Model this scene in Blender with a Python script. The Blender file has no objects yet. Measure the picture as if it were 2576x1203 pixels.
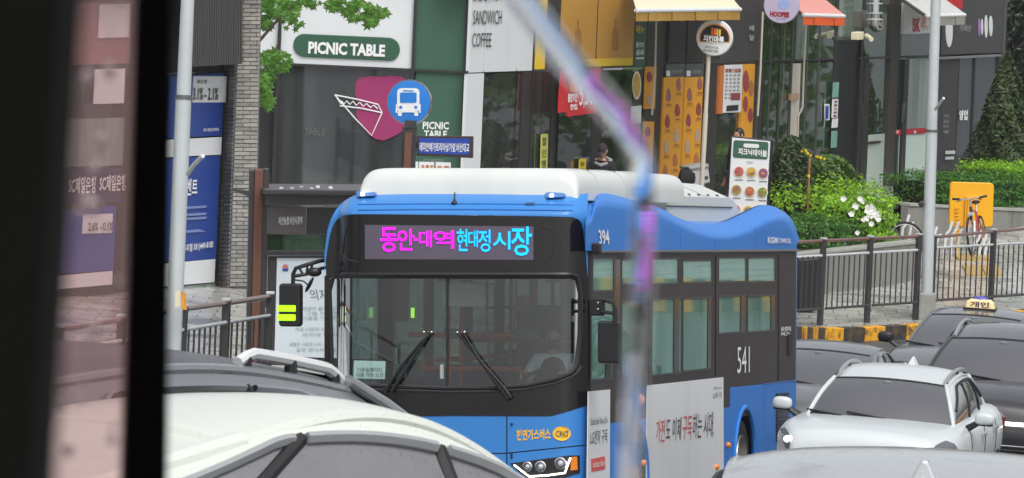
import bpy, bmesh, math, random
from mathutils import Vector, Matrix
from math import radians, sin, cos, pi, tan, atan2, sqrt, exp
R = random.Random(7)
scene = bpy.context.scene
COL = scene.collection

# ------------------------------------------------------------------ camera, sky, sun, exposure
FPX, CX, CY = 16100.0, 1288.0, 601.5          # focal length and centre for a 2576 x 1203 picture
PITCH, ROLL, HC = radians(2.35), radians(2.5), 5.34
CAM = Vector((0, 0, HC))
fwd = Vector((0, cos(PITCH), -sin(PITCH)))
up0 = Vector((0, sin(PITCH), cos(PITCH)))
rgt = Vector((1, 0, 0)) * cos(ROLL) + up0 * sin(ROLL)
upv = up0 * cos(ROLL) - Vector((1, 0, 0)) * sin(ROLL)
cd = bpy.data.cameras.new('camera'); cam = bpy.data.objects.new('camera', cd); COL.objects.link(cam)
m = Matrix((rgt, upv, -fwd)).transposed().to_4x4(); m.translation = CAM
cam.matrix_world = m
cd.sensor_width = 36; cd.sensor_fit = 'HORIZONTAL'; cd.lens = 36 * FPX / 2576
cd.clip_start = 0.1; cd.clip_end = 3000
cd.dof.use_dof = True; cd.dof.focus_distance = 66; cd.dof.aperture_fstop = 225 / 4.4
scene.camera = cam
world = bpy.data.worlds.new('World'); scene.world = world; world.use_nodes = True
wn = world.node_tree; wn.nodes.clear()
SUN_EL, SUN_AZ = radians(58), radians(160)
sky = wn.nodes.new('ShaderNodeTexSky'); sky.sky_type = 'NISHITA'; sky.sun_disc = False
sky.sun_elevation = SUN_EL; sky.sun_rotation = SUN_AZ; sky.air_density = 1.0; sky.dust_density = 4.0; sky.ozone_density = 1.0
hs = wn.nodes.new('ShaderNodeHueSaturation'); hs.inputs['Saturation'].default_value = 0.25
bg = wn.nodes.new('ShaderNodeBackground'); bg.inputs['Strength'].default_value = 0.15
wo = wn.nodes.new('ShaderNodeOutputWorld')
wn.links.new(sky.outputs[0], hs.inputs['Color']); wn.links.new(hs.outputs[0], bg.inputs['Color']); wn.links.new(bg.outputs[0], wo.inputs['Surface'])
sd = bpy.data.lights.new('sun', 'SUN'); sd.energy = 1.2; sd.angle = radians(30); sd.color = (1, .97, .93)
so = bpy.data.objects.new('sun', sd); COL.objects.link(so); so.location = (0, 0, 60)
sdir = Vector((sin(SUN_AZ) * cos(SUN_EL), cos(SUN_AZ) * cos(SUN_EL), sin(SUN_EL)))
so.rotation_euler = sdir.to_track_quat('Z', 'Y').to_euler()
scene.view_settings.view_transform = 'Standard'; scene.view_settings.look = 'None'
scene.view_settings.gamma = 1; scene.view_settings.use_curve_mapping = False
scene.view_settings.exposure = 0.30
scene.cycles.use_denoising = True

# ------------------------------------------------------------------ helpers
def ray(x, y):
    return fwd + rgt * ((x - CX) / FPX) - upv * ((y - CY) / FPX)
def P(x, y, z):
    return CAM + ray(x, y) * z
def proj(p):
    q = p - CAM; d = q.dot(fwd)
    return CX + FPX * q.dot(rgt) / d, CY - FPX * q.dot(upv) / d, d

class Frame:
    """A vertical plane; px() puts a picture point on it, d metres in front."""
    def __init__(s, O, u, v=Vector((0, 0, 1))):
        s.O = O; s.u = u.normalized(); s.v = v; s.n = s.u.cross(v).normalized()
    def px(s, x, y, d=0.0):
        r = ray(x, y); O = s.O + s.n * d
        return CAM + r * ((O - CAM).dot(s.n) / r.dot(s.n))
def vframe(xa, za, xb, zb, y=600):
    a, b = P(xa, y, za), P(xb, y, zb)
    return Frame(a, Vector((b.x - a.x, b.y - a.y, 0)))
def fframe(x, z):                               # a plane square to the street view at depth z
    return Frame(P(x, 600, z), Vector((1, 0, 0)))

ORG = {}
def tag(o, label=None, cat=None, group=None, kind=None):
    if label: o['label'] = label
    if cat: o['category'] = cat
    if group: o['group'] = group
    if kind: o['kind'] = kind
    return o
def thing(name, label, cat, loc=(0, 0, 0), group=None, mat4=None):
    o = bpy.data.objects.new(name, None); COL.objects.link(o); o.empty_display_size = .2
    M = mat4.copy() if mat4 is not None else Matrix.Translation(Vector(loc))
    o.matrix_world = M; ORG[o] = M.inverted()
    return tag(o, label, cat, group)

class G:
    def __init__(s): s.v = []; s.f = []
    def add(s, vs, fs):
        b = len(s.v); s.v += [Vector(p) for p in vs]; s.f += [tuple(i + b for i in f) for f in fs]; return s
    def poly(s, pts): return s.add(pts, [tuple(range(len(pts)))])
    def prism(s, pts, vec):
        n = len(pts); vec = Vector(vec); q = [Vector(p) for p in pts]
        vs = q + [p + vec for p in q]
        fs = [tuple(range(n - 1, -1, -1)), tuple(range(n, 2 * n))] + [(i, (i + 1) % n, n + (i + 1) % n, n + i) for i in range(n)]
        return s.add(vs, fs)
    def box(s, c, sx, sy, sz, M=None):
        vs = [Vector((x * sx / 2, y * sy / 2, z * sz / 2)) for x in (-1, 1) for y in (-1, 1) for z in (-1, 1)]
        vs = [(M @ p if M is not None else p) + Vector(c) for p in vs]
        return s.add(vs, [(0, 1, 3, 2), (4, 6, 7, 5), (0, 4, 5, 1), (2, 3, 7, 6), (0, 2, 6, 4), (1, 5, 7, 3)])
    def tube(s, pts, r, n=8, caps=True, flat=1.0):
        pts = [Vector(p) for p in pts]; rs = r if isinstance(r, (list, tuple)) else [r] * len(pts)
        b = len(s.v); up = None
        for i, p in enumerate(pts):
            t = (pts[min(i + 1, len(pts) - 1)] - pts[max(i - 1, 0)]).normalized()
            a = t.orthogonal().normalized() if up is None else (up - t * up.dot(t)).normalized()
            up = a; c = t.cross(a)
            for k in range(n):
                w = 2 * pi * k / n
                s.v.append(p + a * cos(w) * rs[i] + c * sin(w) * rs[i] * flat)
        for i in range(len(pts) - 1):
            for k in range(n):
                s.f.append((b + i * n + k, b + i * n + (k + 1) % n, b + (i + 1) * n + (k + 1) % n, b + (i + 1) * n + k))
        if caps:
            s.f.append(tuple(b + k for k in range(n - 1, -1, -1))); e = b + (len(pts) - 1) * n
            s.f.append(tuple(e + k for k in range(n)))
        return s
    def grid(s, fn, nu, nv):
        b = len(s.v)
        for j in range(nv + 1):
            for i in range(nu + 1): s.v.append(Vector(fn(i / nu, j / nv)))
        w = nu + 1
        s.f += [(b + j * w + i, b + j * w + i + 1, b + (j + 1) * w + i + 1, b + (j + 1) * w + i) for j in range(nv) for i in range(nu)]
        return s
    def ball(s, c, rx, ry=None, rz=None, nu=12, nv=8):
        ry = rx if ry is None else ry; rz = rx if rz is None else rz; c = Vector(c)
        return s.grid(lambda u, v: c + Vector((rx * cos(2 * pi * u) * sin(pi * v), ry * sin(2 * pi * u) * sin(pi * v), rz * cos(pi * v))), nu, nv)
    def lathe(s, c, axis, prof, n=24):            # prof: (distance along axis, radius)
        c = Vector(c); t = Vector(axis).normalized(); a = t.orthogonal().normalized(); b2 = t.cross(a)
        b = len(s.v)
        for (h, r) in prof:
            for k in range(n):
                w = 2 * pi * k / n; s.v.append(c + t * h + (a * cos(w) + b2 * sin(w)) * r)
        for i in range(len(prof) - 1):
            for k in range(n): s.f.append((b + i * n + k, b + i * n + (k + 1) % n, b + (i + 1) * n + (k + 1) % n, b + (i + 1) * n + k))
        return s

def emit_mesh(name, g, mat, smooth):
    me = bpy.data.meshes.new(name); me.from_pydata([tuple(p) for p in g.v], [], g.f); me.update()
    if mat: me.materials.append(mat)
    if smooth:
        me.polygons.foreach_set('use_smooth', [True] * len(me.polygons))
        if smooth != 'all': me.set_sharp_from_angle(angle=radians(35))
    return me
def part(parent, name, g, mat, label=None, smooth=False, bevel=0, local=False, kind=None):
    """g is given in world coordinates (or in the thing's own when local)."""
    root = parent
    if not local and parent is not None:
        Mi = ORG[parent]; g.v = [Mi @ p for p in g.v]
    o = bpy.data.objects.new(name, emit_mesh(name, g, mat, smooth)); COL.objects.link(o)
    if parent is not None: o.parent = parent; ORG[o] = ORG[parent]
    if bevel:
        b = o.modifiers.new('bevel', 'BEVEL'); b.width = bevel; b.segments = 2; b.limit_method = 'ANGLE'; b.angle_limit = radians(40)
    return tag(o, label, None, None, kind)
def single(name, g, mat, label, cat, group=None, smooth=False, bevel=0, kind=None):
    c = sum(g.v, Vector()) / max(1, len(g.v)); c.z = min(p.z for p in g.v)
    g.v = [p - c for p in g.v]
    o = bpy.data.objects.new(name, emit_mesh(name, g, mat, smooth)); o.location = c; COL.objects.link(o)
    ORG[o] = Matrix.Translation(-c)
    if bevel:
        b = o.modifiers.new('bevel', 'BEVEL'); b.width = bevel; b.segments = 2; b.limit_method = 'ANGLE'
    return tag(o, label, cat, group, kind)
def struct(name, g, mat, smooth=False):
    o = bpy.data.objects.new(name, emit_mesh(name, g, mat, smooth)); COL.objects.link(o); o['kind'] = 'structure'
    ORG[o] = Matrix.Identity(4); return o

def slab(fr, poly, d1, th):
    """prism whose front outline is the picture polygon on frame fr, d1 in front of it, th thick."""
    g = G(); g.prism([fr.px(x, y, d1) for x, y in poly], -fr.n * th); return g
def rect(x0, y0, x1, y1, lean=0.0):
    """picture rectangle, its uprights leaning with the picture."""
    return [(x0 - (y0 - y0) * lean, y0), (x1, y0), (x1 - (y1 - y0) * lean, y1), (x0 - (y1 - y0) * lean, y1)]
def disc(cx, cy, rx, ry, n=28, a0=0, a1=2 * pi):
    full = abs(a1 - a0 - 2 * pi) < 1e-6
    return [(cx + rx * cos(a0 + (a1 - a0) * i / (n if full else n - 1)), cy + ry * sin(a0 + (a1 - a0) * i / (n if full else n - 1))) for i in range(n)]
def rrect(x0, y0, x1, y1, r, n=5):
    pts = []
    for (cx, cy, a) in ((x1 - r, y0 + r, -pi / 2), (x1 - r, y1 - r, 0), (x0 + r, y1 - r, pi / 2), (x0 + r, y0 + r, pi)):
        pts += [(cx + r * cos(a + pi / 2 * i / n), cy + r * sin(a + pi / 2 * i / n)) for i in range(n + 1)]
    return pts
def interp(tab, x):
    if x <= tab[0][0]: return tab[0][1]
    for (a, b), (c, d) in zip(tab, tab[1:]):
        if x <= c: return b + (d - b) * (x - a) / (c - a) if c > a else d
    return tab[-1][1]
def sinterp(tab, x):                              # smooth (Catmull-Rom) version
    n = len(tab)
    if x <= tab[0][0]: return tab[0][1]
    if x >= tab[-1][0]: return tab[-1][1]
    for i in range(n - 1):
        if x <= tab[i + 1][0]:
            x0, y0 = tab[i]; x1, y1 = tab[i + 1]; h = x1 - x0; t = (x - x0) / h
            m0 = (y1 - tab[i - 1][1]) / (x1 - tab[i - 1][0]) if i else (y1 - y0) / h
            m1 = (tab[i + 2][1] - y0) / (tab[i + 2][0] - x0) if i + 2 < n else (y1 - y0) / h
            return (2*t**3-3*t*t+1)*y0 + (t**3-2*t*t+t)*h*m0 + (-2*t**3+3*t*t)*y1 + (t**3-t*t)*h*m1

_tc = {}
def glyphs(s, bold=0.0, shear=0.0):
    k = (s, bold, shear)
    if k in _tc: return _tc[k]
    c = bpy.data.curves.new('t', 'FONT'); c.body = s; c.resolution_u = 2; c.offset = bold; c.shear = shear
    o = bpy.data.objects.new('t', c); COL.objects.link(o)
    dg = bpy.context.evaluated_depsgraph_get()
    me = bpy.data.meshes.new_from_object(o.evaluated_get(dg))
    V = [(v.co.x, v.co.y) for v in me.vertices]; F = [tuple(p.vertices) for p in me.polygons]
    bpy.data.objects.remove(o); bpy.data.curves.remove(c); bpy.data.meshes.remove(me)
    x0 = min(p[0] for p in V); x1 = max(p[0] for p in V); y0 = min(p[1] for p in V); y1 = max(p[1] for p in V)
    V = [((x - x0) / (x1 - x0), (y - y0) / (y1 - y0)) for x, y in V]
    _tc[k] = (V, F); return V, F
def lettering(mp, s, quad, d, bold=0.02):
    """quad: picture points bottom-left, bottom-right, top-right, top-left; mp(x, y, d) -> world."""
    V, F = glyphs(s, bold); g = G(); (a, b, c, e) = quad
    pts = []
    for u, v in V:
        x = (a[0]*(1-u)+b[0]*u)*(1-v) + (e[0]*(1-u)+c[0]*u)*v
        y = (a[1]*(1-u)+b[1]*u)*(1-v) + (e[1]*(1-u)+c[1]*u)*v
        pts.append(mp(x, y, d))
    g.add(pts, F); return g
def tq(x0, y0, x1, y1, slope=0.0, lean=-0.04):
    """text quad from a picture box; slope: rise of y per px along x; lean of uprights."""
    w = x1 - x0; h = y1 - y0
    return [(x0, y1), (x1, y1 + slope * w), (x1 - lean * h, y0 + slope * w), (x0 - lean * h, y0)]

# ------------------------------------------------------------------ materials
def lin(c): return tuple(((v / 255) / 12.92 if v / 255 < .04045 else ((v / 255 + .055) / 1.055) ** 2.4) for v in c)
_mc = {}
def mat(key, rgb, rough=.5, metal=0, coat=0, noise=None, bump=None, emit=None, strength=0, spec=.5, drops=0, island=0, dirt=None, srgb=True, streak=None):
    if key in _mc: return _mc[key]
    mt = bpy.data.materials.new(key); mt.use_nodes = True; nt = mt.node_tree; b = nt.nodes['Principled BSDF']
    c = lin(rgb) if srgb else rgb
    L = nt.links; N = nt.nodes
    b.inputs['Base Color'].default_value = (*c, 1); b.inputs['Roughness'].default_value = rough
    b.inputs['Metallic'].default_value = metal; b.inputs['Specular IOR Level'].default_value = spec
    b.inputs['Coat Weight'].default_value = coat; b.inputs['Coat Roughness'].default_value = .06
    tc = N.new('ShaderNodeTexCoord'); col = None
    def mix(fac, A, B):
        x = N.new('ShaderNodeMix'); x.data_type = 'RGBA'
        if hasattr(fac, 'is_linked') or hasattr(fac, 'node'): L.new(fac, x.inputs[0])
        else: x.inputs[0].default_value = fac
        for s, k in ((A, 6), (B, 7)):
            if isinstance(s, tuple): x.inputs[k].default_value = (*s[:3], 1)
            else: L.new(s, x.inputs[k])
        return x.outputs[2]
    src = c
    if noise:
        sc, amt = noise
        nz = N.new('ShaderNodeTexNoise'); nz.inputs['Scale'].default_value = sc; nz.inputs['Detail'].default_value = 5; nz.inputs['Roughness'].default_value = .65
        L.new(tc.outputs['Object'], nz.inputs['Vector'])
        src = mix(nz.outputs['Fac'], tuple(v * (1 - amt) for v in c), tuple(min(1, v * (1 + amt)) for v in c))
    if streak:                                     # vertical run-off marks
        sc, amt, dc = streak
        mp_ = N.new('ShaderNodeMapping'); mp_.inputs['Scale'].default_value = (sc, sc, sc * .06); L.new(tc.outputs['Object'], mp_.inputs['Vector'])
        nz = N.new('ShaderNodeTexNoise'); nz.inputs['Scale'].default_value = 1; nz.inputs['Detail'].default_value = 6; L.new(mp_.outputs[0], nz.inputs['Vector'])
        rp = N.new('ShaderNodeMapRange'); rp.inputs[1].default_value = .48; rp.inputs[2].default_value = .75; rp.inputs[4].default_value = amt; L.new(nz.outputs['Fac'], rp.inputs[0])
        src = mix(rp.outputs[0], src, lin(dc))
    if dirt:
        sc, amt, dc = dirt
        nz = N.new('ShaderNodeTexNoise'); nz.inputs['Scale'].default_value = sc; nz.inputs['Detail'].default_value = 8; nz.inputs['Roughness'].default_value = .7
        L.new(tc.outputs['Object'], nz.inputs['Vector'])
        rp = N.new('ShaderNodeMapRange'); rp.inputs[1].default_value = .5; rp.inputs[2].default_value = .62; rp.inputs[4].default_value = amt; L.new(nz.outputs['Fac'], rp.inputs[0])
        src = mix(rp.outputs[0], src, lin(dc))
    if island:
        ge = N.new('ShaderNodeNewGeometry')
        src = mix(ge.outputs['Random Per Island'], tuple(v * (1 - island) for v in c), tuple(min(1, v * (1 + island * 1.3)) for v in c)) if src is c else mix(ge.outputs['Random Per Island'], src, tuple(min(1, v * (1 + island)) for v in c))
    if not isinstance(src, tuple): L.new(src, b.inputs['Base Color'])
    h = None
    if bump:
        nz = N.new('ShaderNodeTexNoise'); nz.inputs['Scale'].default_value = bump[0]; nz.inputs['Detail'].default_value = 4
        L.new(tc.outputs['Object'], nz.inputs['Vector'])
        bp = N.new('ShaderNodeBump'); bp.inputs['Strength'].default_value = bump[1]; bp.inputs['Distance'].default_value = .01
        L.new(nz.outputs['Fac'], bp.inputs['Height']); h = bp.outputs[0]
    if drops:                                      # rain beads on paint and glass
        vo = N.new('ShaderNodeTexVoronoi'); vo.inputs['Scale'].default_value = drops; L.new(tc.outputs['Object'], vo.inputs['Vector'])
        rp = N.new('ShaderNodeMapRange'); rp.inputs[1].default_value = 0; rp.inputs[2].default_value = .35; rp.inputs[3].default_value = 1; rp.inputs[4].default_value = 0; rp.interpolation_type = 'SMOOTHSTEP'
        L.new(vo.outputs['Distance'], rp.inputs[0])
        bp = N.new('ShaderNodeBump'); bp.inputs['Strength'].default_value = .3; bp.inputs['Distance'].default_value = .006
        L.new(rp.outputs[0], bp.inputs['Height'])
        if h is not None: L.new(h, bp.inputs['Normal'])
        h = bp.outputs[0]
    if h is not None:
        L.new(h, b.inputs['Normal'])
        if drops: L.new(h, b.inputs['Coat Normal'])
    if emit:
        b.inputs['Emission Color'].default_value = (*lin(emit), 1); b.inputs['Emission Strength'].default_value = strength
    _mc[key] = mt; return mt
def glassmat(key, tint, refl=1.0, base=.04, haze=0.0, hazecol=(200, 200, 200), rough=0.02):
    """thin pane: tinted see-through + mirror reflection by angle + streaky haze colour for painted reflections and frosting."""
    if key in _mc: return _mc[key]
    mt = bpy.data.materials.new(key); mt.use_nodes = True; nt = mt.node_tree; N = nt.nodes; L = nt.links; N.clear()
    out = N.new('ShaderNodeOutputMaterial'); tr = N.new('ShaderNodeBsdfTransparent'); tr.inputs[0].default_value = (*lin(tint), 1)
    gl = N.new('ShaderNodeBsdfGlossy'); gl.inputs['Roughness'].default_value = rough; gl.inputs['Color'].default_value = (.95, .97, 1, 1)
    fr = N.new('ShaderNodeFresnel'); fr.inputs['IOR'].default_value = 1.5
    ml = N.new('ShaderNodeMath'); ml.operation = 'MULTIPLY_ADD'; ml.inputs[1].default_value = refl; ml.inputs[2].default_value = base; ml.use_clamp = True
    L.new(fr.outputs[0], ml.inputs[0])
    sh = tr.outputs[0]
    if haze:
        df = N.new('ShaderNodeBsdfDiffuse'); df.inputs[0].default_value = (*lin(hazecol), 1)
        tcn = N.new('ShaderNodeTexCoord'); nz = N.new('ShaderNodeTexNoise'); nz.inputs['Scale'].default_value = 1; nz.inputs['Detail'].default_value = 6
        mpg = N.new('ShaderNodeMapping'); mpg.inputs['Scale'].default_value = (3.2, 3.2, .35); L.new(tcn.outputs['Object'], mpg.inputs['Vector']); L.new(mpg.outputs[0], nz.inputs['Vector'])
        mh = N.new('ShaderNodeMath'); mh.operation = 'MULTIPLY'; mh.inputs[1].default_value = haze * 2; L.new(nz.outputs['Fac'], mh.inputs[0])
        m1 = N.new('ShaderNodeMixShader'); L.new(mh.outputs[0], m1.inputs[0]); L.new(sh, m1.inputs[1]); L.new(df.outputs[0], m1.inputs[2]); sh = m1.outputs[0]
    mx = N.new('ShaderNodeMixShader'); L.new(ml.outputs[0], mx.inputs[0]); L.new(sh, mx.inputs[1]); L.new(gl.outputs[0], mx.inputs[2])
    L.new(mx.outputs[0], out.inputs['Surface'])
    _mc[key] = mt; return mt
def leafmat(key, rgb, var=.45, trans=.25, big=.35):
    if key in _mc: return _mc[key]
    mt = bpy.data.materials.new(key); mt.use_nodes = True; nt = mt.node_tree; N = nt.nodes; L = nt.links
    b = N['Principled BSDF']; c = lin(rgb); ge = N.new('ShaderNodeNewGeometry'); tc = N.new('ShaderNodeTexCoord')
    nz = N.new('ShaderNodeTexNoise'); nz.inputs['Scale'].default_value = 2.2; L.new(tc.outputs['Object'], nz.inputs['Vector'])
    ad = N.new('ShaderNodeMath'); ad.operation = 'MULTIPLY_ADD'; ad.inputs[1].default_value = big; L.new(nz.outputs['Fac'], ad.inputs[0])
    sc = N.new('ShaderNodeMath'); sc.operation = 'MULTIPLY'; sc.inputs[1].default_value = 1 - big; L.new(ge.outputs['Random Per Island'], sc.inputs[0]); L.new(sc.outputs[0], ad.inputs[2])
    x = N.new('ShaderNodeMix'); x.data_type = 'RGBA'; L.new(ad.outputs[0], x.inputs[0])
    x.inputs[6].default_value = (c[0] * (1 - var) * .8, c[1] * (1 - var), c[2] * (1 - var), 1)
    x.inputs[7].default_value = (min(1, c[0] * (1 + var * 1.5)), min(1, c[1] * (1 + var)), c[2] * (1 + var * .3), 1)
    L.new(x.outputs[2], b.inputs['Base Color']); b.inputs['Roughness'].default_value = .45
    tl = N.new('ShaderNodeBsdfTranslucent'); L.new(x.outputs[2], tl.inputs[0])
    ms = N.new('ShaderNodeMixShader'); ms.inputs[0].default_value = trans
    L.new(b.outputs[0], ms.inputs[1]); L.new(tl.outputs[0], ms.inputs[2]); L.new(ms.outputs[0], N['Material Output'].inputs['Surface'])
    _mc[key] = mt; return mt
# ------------------------------------------------------------------ shared materials
M_ = {}
def defmats():
    m = M_
    m['asphalt'] = mat('asphalt', (72, 72, 74), .35, noise=(3, .3), bump=(40, .3))
    m['paving'] = mat('paving', (188, 188, 182), .22, noise=(2.2, .22), bump=(14, .25), dirt=(.9, .75, (104, 104, 100)))
    nt = m['paving'].node_tree; bs = nt.nodes['Principled BSDF']; lk = bs.inputs['Base Color'].links[0].from_socket
    br = nt.nodes.new('ShaderNodeTexBrick'); br.inputs['Scale'].default_value = 1; br.inputs['Brick Width'].default_value = .4; br.inputs['Row Height'].default_value = .4; br.inputs['Mortar Size'].default_value = .014
    br.inputs['Color1'].default_value = (1, 1, 1, 1); br.inputs['Color2'].default_value = (.72, .72, .7, 1); br.inputs['Mortar'].default_value = (.35, .35, .34, 1)
    tcb = nt.nodes.new('ShaderNodeTexCoord'); nt.links.new(tcb.outputs['Object'], br.inputs['Vector'])
    mxb = nt.nodes.new('ShaderNodeMix'); mxb.data_type = 'RGBA'; mxb.blend_type = 'MULTIPLY'; mxb.inputs[0].default_value = .8
    nt.links.new(lk, mxb.inputs[6]); nt.links.new(br.outputs['Color'], mxb.inputs[7]); nt.links.new(mxb.outputs[2], bs.inputs['Base Color'])
    m['kerb_yellow'] = mat('kerb_yellow', (222, 160, 30), .5, noise=(6, .25), dirt=(5, .85, (60, 56, 50)))
    m['kerb_black'] = mat('kerb_black', (52, 50, 48), .5, noise=(6, .3), dirt=(6, .6, (120, 95, 50)))
    m['granite'] = mat('granite', (140, 140, 136), .5, noise=(9, .25))
    m['blue'] = mat('bus_blue', (56, 128, 200), .34, coat=.25, noise=(.8, .04), spec=.35)
    m['blueside'] = mat('bus_blue_side', (50, 122, 204), .42, noise=(.8, .05), spec=.2, streak=(2.5, .22, (92, 128, 170)))
    m['blue2'] = mat('bus_blue_deep', (46, 108, 184), .35, coat=.2)
    m['buswhite'] = mat('bus_white', (206, 210, 207), .45, coat=.1, noise=(1.5, .04), streak=(2.5, .25, (176, 178, 172)))
    m['black'] = mat('gloss_black', (18, 17, 20), .14, coat=.15)
    m['band'] = mat('bus_band', (56, 49, 51), .4, spec=.18, noise=(1.2, .2), streak=(5, .3, (84, 78, 78)))
    m['rubber'] = mat('rubber', (26, 26, 28), .55)
    m['frame'] = mat('win_frame', (58, 56, 58), .35, metal=.3)
    m['plastic'] = mat('black_plastic', (22, 22, 24), .42)
    m['interior'] = mat('interior', (66, 68, 72), .6)
    m['intdark'] = mat('interior_dark', (30, 31, 35), .6)
    m['orange'] = mat('orange_rail', (214, 96, 34), .4)
    m['seatblue'] = mat('seat_blue', (44, 70, 150), .7)
    m['windshield'] = glassmat('windshield', (226, 232, 230), 1.1, .06, .012, (150, 150, 152))
    m['busglass'] = glassmat('bus_side_glass', (190, 236, 222), .6, .05, .40, (140, 190, 176))  # teal haze, here and in bustop, paints daylight seen through the bus
    m['bustop'] = glassmat('bus_top_glass', (190, 240, 226), .6, .05, .36, (146, 200, 184))
    m['shopglass'] = glassmat('shop_glass', (176, 186, 178), 1.0, .06, .22, (112, 118, 112))
    m['greenreflect'] = glassmat('green_reflect_glass', (150, 186, 150), 1.1, .14, .22, (104, 134, 96))  # green streaky haze paints tree reflections into the pane
    m['darkglass'] = glassmat('dark_glass', (130, 138, 138), .9, .05, .40, (92, 96, 97))
    m['lightglass'] = glassmat('frosted_glass', (190, 205, 196), .7, .05, .55, (165, 182, 172))
    m['mullion'] = mat('mullion', (46, 44, 46), .4)
    m['mullion2'] = mat('mullion_grey', (74, 76, 72), .4)
    m['white'] = mat('white_panel', (214, 218, 220), .5, noise=(1, .03), streak=(2, .12, (180, 182, 184)))
    m['pwhite'] = mat('paper_white', (222, 224, 226), .5)
    m['green'] = mat('green_panel', (52, 92, 74), .5, noise=(1.2, .06), streak=(2, .12, (76, 104, 92)))
    m['pill'] = mat('pill_green', (46, 88, 66), .5)
    m['ink'] = mat('ink', (60, 66, 62), .6)
    m['wprint'] = mat('white_print', (228, 230, 230), .6)
    m['magenta'] = mat('magenta_print', (150, 44, 98), .5, noise=(1, .06))
    m['chrome'] = mat('chrome', (200, 200, 202), .12, metal=1)
    m['steel'] = mat('galvanised', (190, 196, 198), .4, metal=.1, noise=(2, .12), streak=(5, .3, (128, 132, 134)))
    m['brown'] = mat('brown_paint', (104, 66, 52), .5, noise=(3, .12), streak=(8, .25, (78, 52, 44)))
    m['darkmetal'] = mat('dark_metal', (62, 60, 62), .4, metal=.2, noise=(3, .15))
    m['railred'] = mat('rail_brown', (112, 82, 74), .25, noise=(5, .2), coat=.3)
    m['signblue'] = mat('sign_blue', (28, 120, 206), .4, coat=.2)
    m['nameblue'] = mat('name_blue', (28, 66, 158), .45)
    m['bankblue'] = mat('bank_blue', (40, 70, 148), .4, noise=(.9, .12))
    m['bankdark'] = mat('bank_dark', (34, 44, 78), .4)
    m['tyre'] = mat('tyre', (30, 30, 31), .7, bump=(30, .3))
    m['wheelsteel'] = mat('wheel_steel', (172, 170, 160), .3, metal=.7, noise=(6, .2), dirt=(5, .5, (96, 84, 60)))
    m['amber'] = mat('amber', (230, 130, 30), .3, coat=.4)
    m['red'] = mat('red_print', (196, 34, 44), .5)
    m['yellowad'] = mat('yellow_ad', (226, 158, 34), .5, noise=(1.5, .05))
    m['gold'] = mat('gold_panel', (190, 142, 62), .5, noise=(.7, .15))
    m['lemon'] = mat('lemon_panel', (226, 194, 44), .5)
    m['skin'] = mat('skin', (196, 148, 118), .55)
    m['hair'] = mat('hair', (26, 22, 22), .5)
    m['cloth_black'] = mat('cloth_black', (30, 30, 34), .85, noise=(9, .2))
    m['cloth_white'] = mat('cloth_white', (220, 226, 236), .8)
    m['glow_white'] = mat('lamp_white', (255, 250, 235), .3, emit=(255, 250, 225), strength=5)
    m['lamp_glass'] = mat('lamp_glass', (190, 196, 202), .12, coat=.6)
    m['taillight'] = mat('tail_red', (170, 14, 18), .2, emit=(255, 26, 26), strength=2.2)
defmats(); m_ = M_

# ------------------------------------------------------------------ ground, pavement, kerb
def A(x, y, z): p = P(x, y, z); return (p.x, p.y, p.z)
side_an = [A(462, 1130, 60.5), A(614, 1100, 63), A(470, 742, 85), A(560, 722, 89), A(700, 800, 84), A(2067, 822, 96.6), A(2184, 814, 97.3), A(2302, 806, 98), A(2560, 770, 100.5),
           A(2167, 482, 117.6), A(2300, 468, 120.5), A(2150, 745, 100.5), A(2430, 640, 109.5), A(2500, 640, 111), A(1525, 628, 103), A(1000, 640, 97)]
road_an = [(0, -5, 3.2), (0, 6, 3.1), (-.6, 13, 3.0), (-2, 18, 2.6), (1.3, 19, 2.48), (6, 22, 2.2), (0, 35, 1.2), (0, 50, .35), (0, 60.9, 0), (3, 71, -.33), (3.6, 64, .0), (5.5, 80, .0), (12, 75, .1), (9, 98, .1), (30, 95, .3), (-2.6, 62, .45), (30, 40, .8), (40, 140, 1.5), (-20, 40, .9), (-20, 10, 2.4), (30, 5, 2.5)]
def rbf(an, x, y, p=2.6):
    s = w = 0
    for (a, b, c) in an:
        d = ((x - a) ** 2 + (y - b) ** 2 + .3) ** (p / 2); s += c / d; w += 1 / d
    return s / w
KERB = [Vector((-8.6, 30)), Vector((-4.3, 52))] + [Vector(A(x, y, z)[:2]) + Vector((.25, -.35)) for x, y, z in ((462, 1130, 60.5), (614, 1100, 63))] + \
       [Vector((2.0, 84))] + [Vector(A(x, y, z)[:2]) + Vector((.25, -.5)) for x, y, z in ((2005, 838, 96.2), (2302, 806, 98), (2576, 780, 100.6))] + [Vector((14.5, 106)), Vector((30, 117))]
def kerb_at(t):
    t = max(0, min(.9999, t)) * (len(KERB) - 1); i = int(t); f = t - i
    return KERB[i].lerp(KERB[i + 1], f)
OUT = Vector((-.42, .9))
def side_z(x, y): return rbf(side_an, x, y)
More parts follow.
